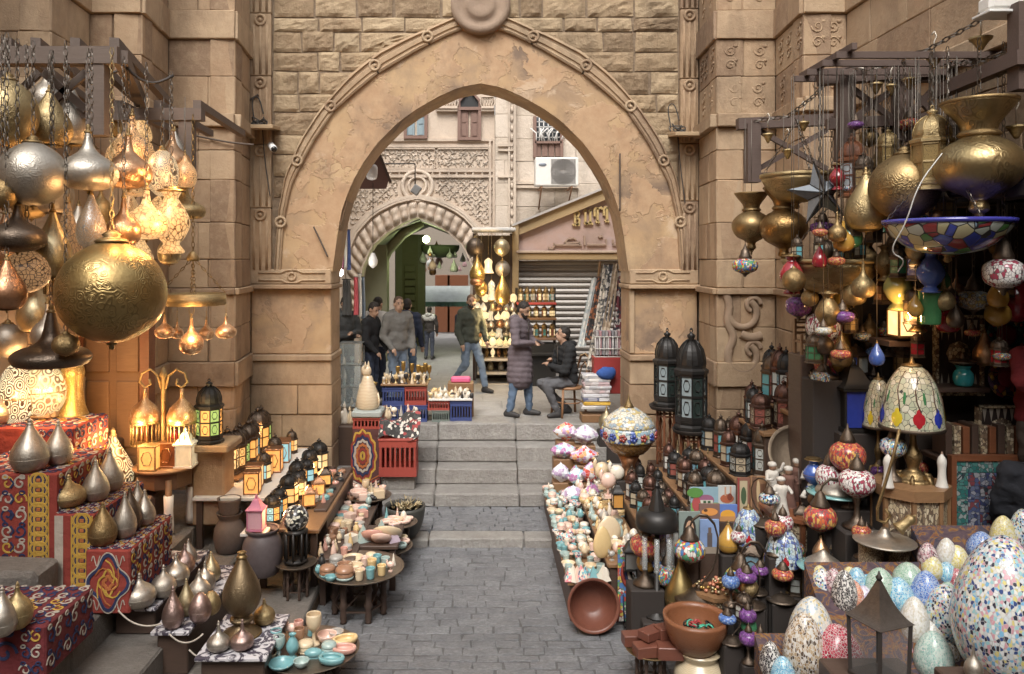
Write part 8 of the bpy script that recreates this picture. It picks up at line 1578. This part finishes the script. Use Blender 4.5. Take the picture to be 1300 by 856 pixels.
o, w, h, s = flatbox('tile_picture', 'picture', (1206, 1296, 578, 705), 6.45, 'framed picture of turquoise tiles behind the giant egg')
m = MB()
for x in (-1, 1): m.box((x*w*.47, 0, h/2), (w*.07, .06, h))
for z in (.025, .975): m.box((0, 0, h*z), (w*.86, .058, h*.055))
m.build('frame', WOOD_R, o)
TL = [m_mosaic(p, 30., (.02, .03, .04), .25, .05) for p in (((.04, .16, .15), (.08, .22, .2), (.3, .34, .33)), ((.05, .06, .14), (.12, .14, .22), (.3, .3, .34)), ((.2, .06, .07), (.3, .3, .32), (.08, .1, .2)))]
for i in range(5):
    for j in range(7): m = MB(); m.cbox(((-.34+i*.17)*w, 0, (.1+j*.132)*h), (w*.165, .03, h*.128), .003); m.build('tile', TL[0 if i in (0, 4) or j in (0, 6) else 1 if (i+j) % 2 else 2], o)
PL(1251, 706, 6.45, .5, .1, 'block under the framed tile picture')
make('teal_jar', 'solid:jar', P(1223, 490, 6.55), (.16, .16, .17), 'round turquoise jar before the backgammon set', 'jar', dict(body=m_glass((.03, .25, .27)))); make('fez_dish', 'solid:hat', P(1222, 462, 6.55)+Vector((0, 0, .0)), (.2, .2, .1), 'dark dish on the turquoise jar', 'dish', dict(body=BRONZE)); tag(MB().cbox((0, .05, -.02), (.42, .3, .04), .005).build('wall_shelf', WOOD_D, None, P(1216, 490, 6.6)), 'small dark shelf under the turquoise jar', 'shelf')
for i in range(9): b = P(1196+i*11, 556, 6.6); tag(MB().cbox((0, 0, 0), (.055, .2, .26-.02*(i % 3)), .004).build('inlaid_box', (WOOD_D, INL, WOOD_R)[i % 3], None, b), ('dark', 'inlaid', 'reddish')[i % 3]+' narrow box standing on the shelf above the tile picture', 'box', 'narrow boxes above the tiles')
tag(MB().cbox((0, .05, -.16), (.75, .26, .04), .005).build('wall_shelf', WOOD_D, None, P(1240, 556, 6.62)), 'dark shelf of narrow boxes above the tile picture', 'shelf')
fr = thing('timber_rack', 'brown timber frames with crossed braces carrying the right hanging lamps', 'frame', (3.3, 7, 4)); BW_ = m_wood((.13, .085, .07), (.08, .055, .045), .7, (1, 9, 9))
bp_ = lambda a, b, Ya, Yb, w, h, nm='beam': beam(P(*a, Ya), P(*b, Yb), w, h, nm, BW_, fr)
bp_((1040, 99), (1196, 88), 6.8, 6.8, .12, .13); bp_((1050, 158), (1192, 150), 6.8, 6.8, .08, .09); bp_((936, 158), (1060, 152), 7.9, 7.9, .1, .11)
for px, y0, y1, Y in ((1072, 98, 205, 6.78), (1145, 95, 180, 6.78), (955, 158, 232, 7.88)): bp_((px, y0), (px, y1), Y, Y, .13, .13, 'post')
for a, b in (((1078, 110), (1138, 155)), ((1138, 110), (1078, 155)), ((1150, 108), (1190, 150)), ((1190, 108), (1150, 150))): bp_(a, b, 6.82, 6.83, .04, .05, 'brace')
for a, b in (((962, 165), (1050, 215)), ((1050, 165), (962, 215))): bp_(a, b, 7.92, 7.93, .04, .05, 'brace')
for y_ in (6.1, 6.35, 6.65, 6.9): beam((2.75, y_, 5.03), (4.05, y_, 5.03), .035, .05, 'crossbar', BW_, fr)
beam((2.85, 6.0, 5.075), (2.85, 7.0, 5.075), .04, .05, 'crossbar', BW_, fr)
bp_((1297, 5), (1297, 115), 5.4, 5.4, .12, .12, 'post'); bp_((1190, 118), (1300, 72), 6.3, 5.3, .09, .1); bp_((960, 225), (1055, 222), 7.9, 7.9, .08, .08)
for px, y, Y in ((1050, 97, 6.8), (1190, 90, 6.8), (1055, 155, 7.9)): a = P(px, y, Y); beam((a.x, Y, a.z), (4.05, Y+.02, a.z), .09, .09, 'bracket', BW_, fr)
for k, pts in enumerate((((1252, 22, 5.6), (1180, 62, 6.1), (1120, 85, 6.5), (1062, 90, 6.75)), ((1062, 92, 6.75), (1030, 125, 7.2), (1000, 148, 7.6), (958, 154, 7.85)), ((1296, 55, 5.4), (1250, 78, 5.7), (1200, 82, 6.2)), ((1200, 120, 6.2), (1240, 100, 5.8), (1290, 90, 5.4)))):
    m = MB()
    for a, b in zip(pts, pts[1:]): chain_mb(m, P(*a), P(*b), .09, .011)
    tag(m.build('iron_chain', CHAINM), ('long rusty chain climbing to the upper right corner', 'rusty chain sagging along the left timber frame', 'short chain under the upper right post', 'chain behind the big urn')[k], 'chain')
zt = 5.02
for kd, bx, Y, mt, lb in (('urn', (1192, 1294, 126, 272), 5.6, m_metal((.40, .30, .15), (.11, .075, .04), .34, .8, 7.), 'big engraved brass urn with a flared mouth hanging at the upper right'), ('pend:globe', (1106, 1190, 186, 280), 6.1, BRASS_D, 'large engraved brass globe left of the urn'), ('lantern:8:0', (1156, 1211, 134, 242), 5.9, None, 'faceted pierced brass lantern between globe and urn'), ('pend:drop', (1074, 1124, 212, 294), 6.4, BRASS, 'plain brass teardrop lamp left of the large globe'), ('lantern:6', (1062, 1101, 170, 250), 6.7, 'w', 'wooden hexagonal lantern with frosted panes'), ('lantern:8:0', (1112, 1143, 162, 218), 6.6, None, 'small brass lantern with a ribbed cap'), ('urn', (930, 978, 244, 318), 7.6, BRASS_D, 'left dark brass urn lamp of the pair by the pier'), ('urn', (966, 1024, 236, 328), 7.3, m_metal((.33, .2, .08), (.08, .05, .02), .34, .6), 'right brass urn lamp of the pair with coloured studs'), ('mosaic_pend', (930, 962, 310, 352), 7.55, 'mixed', 'dark mosaic drop lamp under the left urn'), ('mosaic_pend', (998, 1030, 352, 408), 7.1, 'purple', 'purple mosaic drop lamp beside the wide dish'), ('mosaic_pend', (1250, 1298, 292, 376), 5.7, 'whred', 'white and red mosaic lamp on a long chain at the right'), ('pend:vase', (1165, 1198, 318, 372), 6.0, 'blue', 'blue striped glass lamp below the leaded dish'), ('pend:cup', (1167, 1196, 368, 412), 6.05, 'green', 'green glass cup lamp under the blue one'), ('pend:vase', (1123, 1158, 334, 394), 6.4, 'yel', 'yellow-green glass vase lamp left of the blue one'), ('pend:globe', (1268, 1312, 345, 410), 6.3, 'red', 'dark red glass lamp at the right edge'), ('pend:globe', (1280, 1312, 190, 250), 6.0, 'red', 'red glass ball by the right edge beside the urn'), ('mosaic_pend', (1216, 1256, 345, 400), 6.3, 'gold', 'dark patterned globe lamp right of the blue glass')):
    gm_ = {'blue': m_glass((.08, .14, .45)), 'green': m_glass((.06, .2, .08)), 'yel': m_glass((.5, .46, .15)), 'red': m_glass((.25, .01, .02))}
    ms = dict(metal=BRASS, glass=m_pierced((.42, .30, .13), (.3, .2, .08), .0, 12., 2), glass2=BRASS) if mt is None else dict(metal=WOOD_R, glass=m_glass((.5, .54, .56)), glass2=m_glass((.5, .54, .56))) if mt == 'w' else dict(metal=BRONZE, mosaic=mos(mt, 14., (.1, .08, .08))) if kd == 'mosaic_pend' else dict(body=gm_.get(mt, mt), trim=BRASS_D)
    ms['chain'] = CHAINM; hang('hanging_lamp', kd, bx, Y, lb, 'lamp', ms, zt if Y < 7 else 4.8, 'lamps hung on the right', .2)
def wide(bx, Y, mt, lb, top, rim=BRASS):
    x0, x1, y0, y1 = bx; s = Y/F; o = thing('wide_dish_lamp', lb, 'lamp', P((x0+x1)/2, y1, Y)); w, h = (x1-x0)*s, (y1-y0)*s; m = MB(); m.lathe(inner(sample([(.03, 0), (w*.25, h*.12), (w*.42, h*.55), (w*.49, h*.92)], 2), .012), 36); m.build('dish', mt, o); m = MB(); m.lathe([(w*.485, h*.88), (w*.505, h*.92), (w*.505, h*1.02), (w*.485, h)], 36); m.build('rim', rim, o); m = MB()
    for k in range(3): a = k*2.094+.5; chain_mb(m, (w*.47*math.cos(a), w*.47*math.sin(a), h), (0, 0, h+.5), .05, .006)
    chain_mb(m, (0, 0, h+.5), (0, 0, max(h+.52, top-o.location.z)), .06, .006); m.build('chain', CHAINM, o); m = MB(); m.lathe([(0, -.06), (.03, -.04), (.02, -.01), (.05, .01)], 10); m.build('knob', BRASS_D, o)
wide((996, 1116, 330, 374), 6.9, BRASS, 'very wide scalloped brass dish lamp over the mosaic lamps', 4.7); wide((967, 1056, 222, 258), 7.2, BRASS, 'wide shallow brass dish lamp above the urn pair', 4.8); wide((1128, 1278, 280, 324), 5.75, m_mosaic(((.30, .45, .6), (.55, .52, .32), (.06, .08, .4), (.12, .3, .1), (.3, .05, .05), (.5, .55, .5)), 11., (.03, .03, .03), .15, .04), 'wide leaded glass dish lamp in blue cream and green', 5.0, m_glass((.05, .05, .3)))
for i, (px, y) in enumerate(((1012, 320), (1040, 318), (1065, 320), (1092, 318))): hang('small_lantern', 'lantern:6:0', (px-8, px+8, y-22, y+10), 6.75, ('first', 'second', 'third', 'fourth')[i]+' little dark lantern standing in the wide brass dish', 'lantern', dict(metal=BRONZE, glass=LGL[0], glass2=LGL[2]), None)
b = P(1041, 246, 6.7); s = 6.7/F; m = MB(); pts = [((42 if k % 2 == 0 else 17)*s*math.cos(PI/2+.2+k*PI/5), (42 if k % 2 == 0 else 17)*s*math.sin(PI/2+.2+k*PI/5)) for k in range(10)]
m.add([(x, 0, z) for x, z in pts]+[(0, -.09, 0), (0, .09, 0)], [(k, (k+1) % 10, 10) for k in range(10)]+[((k+1) % 10, k, 11) for k in range(10)]); o = thing('star_lantern', 'grey tin star lantern with dark seams', 'lantern', b); m.build('star', m_metal((.34, .37, .40), (.12, .13, .15), .4, .2), o)
m = MB()
for x, z in pts: m.bar((0, -.092, 0), (x, 0, z), .01, .01)
chain_mb(m, (0, 0, .27), (0, 0, 5.0-b.z), .06, .006); m.build('seam_and_chain', BLACKM, o)
for i, (px, py, Y, w) in enumerate(((1245, 48, 5.7, .16), (1186, 72, 6.2, .13), (1131, 108, 6.6, .1), (1112, 106, 6.7, .12), (1155, 100, 6.5, .13), (1020, 155, 7.6, .12), (975, 170, 7.7, .11), (1000, 190, 7.5, .12), (1290, 160, 5.6, .14))):
    o = thing('ceiling_cup', ('largest', 'second', 'third', 'fourth', 'fifth', 'sixth', 'seventh', 'eighth', 'last')[i]+' empty brass ceiling cup hooked on the timber frames', 'cup', P(px, py, Y), 0, 'brass ceiling cups'); m = MB(); m.lathe(inner(sample([(w*.1, -.09), (w*.3, -.04), (w*.5, .0)], 2), .01), 16); m.build('cup', BRASS, o); m = MB(); m.tube([(0, 0, -.02), (0, 0, .12), (.02, 0, .16), (0, 0, .2), (-.02, 0, .17)], .006, 5); m.build('hook', SILVER_B, o)
o = thing('flood_light', 'white floodlight at the top right corner', 'lamp', P(1272, 6, 5.5)); m = MB(); m.cbox((0, 0, 0), (.26, .16, .12), .03); m.build('housing', WHITE, o); m = MB(); m.cbox((0, .0, -.07), (.3, .2, .02), .006); m.build('glass', m_plain((.7, .7, .68), .2), o); m = MB(); m.bar((0, 0, 0), (.4, .1, .1), .03, .03); m.build('bracket', IRON, o)
m = MB(); q = [P(*a) for a in ((1196, 195, 5.5), (1165, 235, 5.45), (1150, 285, 5.5), (1128, 320, 5.6), (1150, 330, 5.6), (1140, 345, 5.7))]; m.tube(chaikin(q, 3), .005, 5); tag(m.build('white_cord', m_plain((.5, .49, .46))), 'white electric cord winding between the urn and the leaded dish', 'cord')
b = P(1147, 425, 6.5); stand('lit_box_lamp', 'candle_box', (1133, 1163, 392, 428), 'small orange lit glass box lamp in the dark of the stall', 'lamp', dict(metal=BRASS_D, glass=m_glow((1, .55, .22), 1.2)), None, 6.5); bulb(P(1147, 405, 6.2), 3); tag(MB().cbox((0, .12, -.04), (.3, .34, .05), .005).build('wall_shelf', WOOD_D, None, P(1148, 430, 6.5)), 'little shelf under the orange lit box lamp', 'shelf')
stand('brass_cylinder', 'solid:cyl', (1049, 1079, 362, 470), 'tall pierced brass cylinder lamp below the wide dish', 'lamp', dict(body=m_pierced((.46, .33, .1), (.3, .2, .05), .0, 26., 2)), None, 7.15); PL(1064, 470.5, 7.15, .26, .2, 'plinth under the pierced brass cylinder')
o, w, h, s = flatbox('doll_chair', 'chair', (1008, 1036, 405, 448), 7.35, 'small wooden slatted chair hung beside the pier'); m = MB()
for x in (-.45, .45): m.box((x*w, 0, h/2), (.02, .03, h)); m.box((x*w, -.15, h*.3), (.02, .03, h*.6))
for z in (.35, .6, .75, .9, .98): m.box((0, 0, h*z), (w, .02, .02))
m.box((0, -.08, h*.36), (w, .18, .02)); m.build('chair_frame', WOOD_M, o); tag(MB().cbox((0, -.05, -.6), (.24, .3, 1.2), .01).build('wooden_plinth', WOOD_D, None, o.location), 'tall plinth under the small slatted chair', 'plinth')
o = thing('scarf_rack', 'leaning rack of hanging patterned scarves at the right jamb', 'rack', (1.75, 12.1, ZC)); m = MB()
for px in (744, 786): a, b = P(px, 500, 12.2), P(px+18, 332, 12.3); m.bar(a-o.location, b-o.location, .03, .03)
m.build('rack_frame', WOOD_M, o); SCM = [m_mosaic(p, 24., p[0], .9, .01) for p in (((.5, .52, .5), (.62, .62, .58), (.4, .45, .46)), ((.03, .03, .03), (.06, .05, .05), (.3, .12, .06)), ((.62, .58, .5), (.4, .36, .3), (.1, .1, .1)), ((.08, .08, .09), (.6, .58, .55), (.05, .05, .05)), ((.42, .33, .24), (.5, .42, .32), (.36, .28, .2)), ((.15, .04, .05), (.05, .05, .06), (.5, .48, .45)))]
for i, (xt, yt, xb, yb) in enumerate(((757, 352, 738, 440), (763, 353, 747, 432), (772, 336, 750, 470), (778, 336, 762, 470), (784, 334, 768, 425), (790, 334, 782, 440))):
    Y = 12.15-.03*i; a, b = P(xt, yt, Y), P(xb, yb, Y); q = thing('patterned_scarf', ('pale grey', 'black', 'cream', 'black and white beaded', 'tan', 'dark red')[i]+' patterned scarf hanging slanted on the rack', 'scarf', b, 0, 'scarves on the rack'); d = a-b; w = .13
    m = MB(); m.grid(lambda u, v: (d.x*v+(u-.5)*w, .02*math.sin(u*15+i)-.02+.02*math.sin(v*7), d.z*v), 8, 10); m.grid(lambda u, v: (d.x*v+(u-.5)*w, .03+.02*math.sin(u*15+i), d.z*v), 8, 4); m.build('cloth', SCM[i], q); m = MB(); m.bar((d.x-w/2, 0, d.z), (d.x+w/2, 0, d.z), .02, .02); m.build('peg', WOOD_D, q)
b = P(771, 452, 11.95); o = thing('wire_basket', 'white wire basket of striped booklets at the right jamb', 'basket', b); m = MB(); w, h = .4, .32
for z in (0, .12, .3): m.tube([(-w/2, -.12, z), (w/2, -.12, z), (w/2, .12, z), (-w/2, .12, z)], .01, 4, 0, True)
for k in range(7): x = -w/2+w*k/6; m.tube([(x, -.12, .3), (x, -.12, 0)], .007, 4)
m.build('wires', WHITE, o)
for k in range(8): tag(MB().cbox((0, 0, .19), (.035, .2, .36), .003).build('booklet', (m_cloth((.45, .42, .42)), m_cloth((.5, .3, .32)), m_cloth((.3, .3, .32)))[k % 3], None, b+Vector((-.165+.047*k, 0, .015))), ('grey', 'pinkish', 'dark grey')[k % 3]+' booklet standing in the wire basket', 'booklet', 'booklets in the basket')
tag(MB().cbox((0, .02, -.28), (.44, .3, .55), .01).build('carton', m_plain((.3, .035, .03)), None, b), 'narrow dark red carton under the wire basket', 'box')
m = MB(); m.sph((0, 0, .09), (.15, .1, .1), 14, 9); q = m.build('blue_bag', m_cloth((.04, .10, .33), (.02, .06, .22), 90.), None, P(770, 482, 11.72)); tag(q, 'bright blue cloth bag below the wire basket', 'bag'); 
for v in q.data.vertices: v.co += v.co.normalized()*.03*mnoise.noise(v.co*9)
FC = [m_mosaic(p, 9., p[0], .9, .01) for p in (((.5, .5, .52), (.4, .4, .42), (.6, .58, .56)), ((.55, .42, .44), (.6, .56, .56), (.4, .36, .36)), ((.6, .38, .06), (.5, .3, .04), (.55, .34, .06)), ((.12, .13, .2), (.3, .3, .34), (.5, .5, .5)))]
bq = P(757, 530, 11.72)
for i in range(9): m = MB(); m.cbox((gr.uniform(-.03, .03), 0, .03), (.4-.02*gr.random(), .28, .055), .02, 0, None, .008); q = m.build('folded_cloth', FC[(0, 2, 3, 0, 1, 0, 1, 0, 0)[i]], None, bq+Vector((0, .1, .12+.058*i))); tag(q, ('grey', 'yellow', 'blue striped', 'grey patterned', 'pinkish', 'pale grey', 'rosy', 'silver-grey', 'topmost grey')[i]+' folded shawl in the stack beside the cane chair', 'shawl', 'folded shawls')
tag(MB().cbox((0, .1, .06), (.44, .3, .12), .01).build('carton', WOOD_M, None, (bq.x, bq.y, ZC+.0)), 'carton under the stack of folded shawls', 'box')
stand('brass_bowl', 'lamp:squat', (760, 780, 515, 545), 'small brass lidded pot beside the folded shawls', 'pot', dict(body=PALEBR, trim=BRASS), None, 11.4); PL(770, 545.5, 11.4, .25, .2, 'block under the small brass lidded pot')
for px, h, Y in ((790, 30, 11.6), (783, 24, 11.3)): stand('striped_pyramid', 'pyramid', (px-14, px+14, 555-h, 555), ('larger', 'smaller')[h < 30]+' white striped cloth pyramid at the right jamb', 'ornament', dict(body=WH, trim=STR), None, Y); PL(px, 555.5, Y, .3, .2, ('first', 'second')[h < 30]+' block under the striped cloth pyramids')
fr2 = random.Random(9); UN = dict(green=m_glass((.06, .2, .1)), blue=m_glass((.06, .12, .4)), red=m_glass((.3, .02, .03)), amber=m_glass((.5, .28, .06)), brass=BRASS, dull=BRASS_D, copper=COPL, dark=BRONZE)
for i in range(150):
    px, py = fr2.uniform(985, 1285), fr2.uniform(150, 455); Y = fr2.uniform(6.3, 7.0) if px < 1160 else fr2.uniform(6.0, 6.6)
    if px > 610+3.85/Y*F and py < 290 or px < 1030 and not 330 < py < 400 or px < 1050 and py < 200: continue
    k = fr2.choice(('mosaic_pend', 'pend:globe:16', 'pend:drop:16', 'lantern:6:0', 'pend:vase:16', 'lantern:8:0', 'pend:onion:16')); w = fr2.uniform(17, 31); h = w*(1.15 if 'mosaic' in k or 'globe' in k else 1.7); c = fr2.choice(['brass', 'dull', 'copper', 'dark', 'brass', 'dull']+list(UN)); mo = fr2.choice(('mixed', 'whred', 'redm', 'purple', 'multi', 'gold'))
    d = {'mixed': 'many-coloured', 'whred': 'white and red', 'redm': 'red', 'purple': 'purple', 'multi': 'pale speckled', 'gold': 'golden'}[mo]+' mosaic lamp' if 'mosaic' in k else c+(' glass lantern' if 'lantern' in k else ' lamp')
    hang('hanging_lamp', k, (px-w/2, px+w/2, py-h/2, py+h/2), Y, 'small '+d+' hanging '+('high up' if py < 250 else 'halfway up' if py < 360 else 'low down')+' in the right stall', 'lamp', dict(body=UN[c], trim=BRASS_D, metal=BRONZE, glass=UN[c], mosaic=mos(mo, 16., (.1, .08, .08)), chain=CHAINM), 5.0, 'small lamps crowding the right stall')
def stock(n, bx, Y0, Y1, where):              # small lamps on plinths at random places of the crowded display
    for i in range(n):
        px, y = fr2.uniform(bx[0], bx[1]), fr2.uniform(bx[2], bx[3]); Y = lerp(Y0, Y1, (bx[3]-y)/(bx[3]-bx[2])); k = fr2.choice(('mosaic_stand', 'mosaic_lamp', 'lantern:6:0', 'lamp:vase:16', 'mosaic_stand', 'square_lantern', 'lamp:drop:16')); w = fr2.uniform(22, 32)*(1.25 if k == 'mosaic_lamp' else .85); h = w*(1.5 if k != 'mosaic_stand' else 2.2); mo = fr2.choice(('mixed', 'whred', 'redm', 'multi', 'purple', 'blue')); c = fr2.choice(list(UN))
        d = {'mixed': 'many-coloured', 'whred': 'white and red', 'redm': 'red', 'purple': 'purple', 'multi': 'pale speckled', 'blue': 'blue'}[mo]+' mosaic lamp' if 'mosaic' in k else c+(' lantern' if 'lantern' in k else ' vase lamp')
        stand('display_lamp', k, (px-w/2, px+w/2, y-h, y), 'small '+d+' '+where, 'lamp', dict(body=UN[c], trim=BRASS_D, metal=BRONZE, glass=UN[c], glass2=LGL[i % 6], mosaic=mos(mo, 18., (.1, .08, .08))), None, Y, fr2.uniform(0, 6), 'small lamps '+where); PL(px, y+.5, Y, w*.8*Y/F, w*.7*Y/F, 'plinth under a small lamp '+where)
stock(16, (900, 1090, 700, 790), 6.15, 6.9, 'among the hooked lamps'); stock(14, (1030, 1190, 560, 660), 6.6, 7.1, 'around the tulip lamp'); stock(10, (1040, 1180, 430, 520), 6.95, 7.15, 'before the dark display board'); stock(8, (820, 905, 690, 760), 7.0, 7.35, 'around the pole lantern'); stock(7, (1090, 1200, 690, 720), 6.0, 6.1, 'behind the mosaic eggs'); stock(9, (925, 985, 745, 850), 5.85, 6.4, 'between the wooden bowl and the eggs'); stock(8, (960, 1060, 660, 720), 6.3, 6.9, 'below the musician figures')
for i in range(24):
    px, y1 = fr2.uniform(1035, 1210), fr2.uniform(742, 850); w = fr2.uniform(20, 30); k = fr2.choice(('white', 'lblue', 'green', 'yellow', 'red', 'multi', 'lilac', 'brown')); q = stand('mosaic_egg', 'solid:egg', (px-w/2, px+w/2, y1-w*1.35, y1), dict(white='white', lblue='light blue', green='green', yellow='yellow', red='red', multi='speckled', lilac='lilac', brown='brown')[k]+' small mosaic egg tucked among the larger ones', 'egg', dict(body=mos(k, 15)), None, 5.2+(858-y1)*.0042, i, 'mosaic eggs'); q.location.z -= .03
def finish_labels():
    W_ = ['leftmost', 'second from the left', 'third from the left', 'fourth from the left', 'fifth from the left', 'sixth from the left', 'seventh from the left', 'eighth from the left', 'ninth from the left', 'tenth from the left']
    by = {}
    for o in THINGS:
        o['label'] = ' '.join(o['label'].split()[:16]); by.setdefault(o['label'], []).append(o)
    for lb, os_ in by.items():
        if len(os_) < 2: continue
        os_.sort(key=lambda o: o.location.x/max(o.location.y, .1)); n = len(os_)
        for i, o in enumerate(os_):
            t = 'rightmost' if i == n-1 else W_[i] if i < 10 else '%dth from the left' % (i+1)
            o['label'] = ' '.join((lb+', '+t).split()[:16]) if n > 1 else lb
            if 'group' not in o: o['group'] = os_[0]['category']+'s alike'
finish_labels()
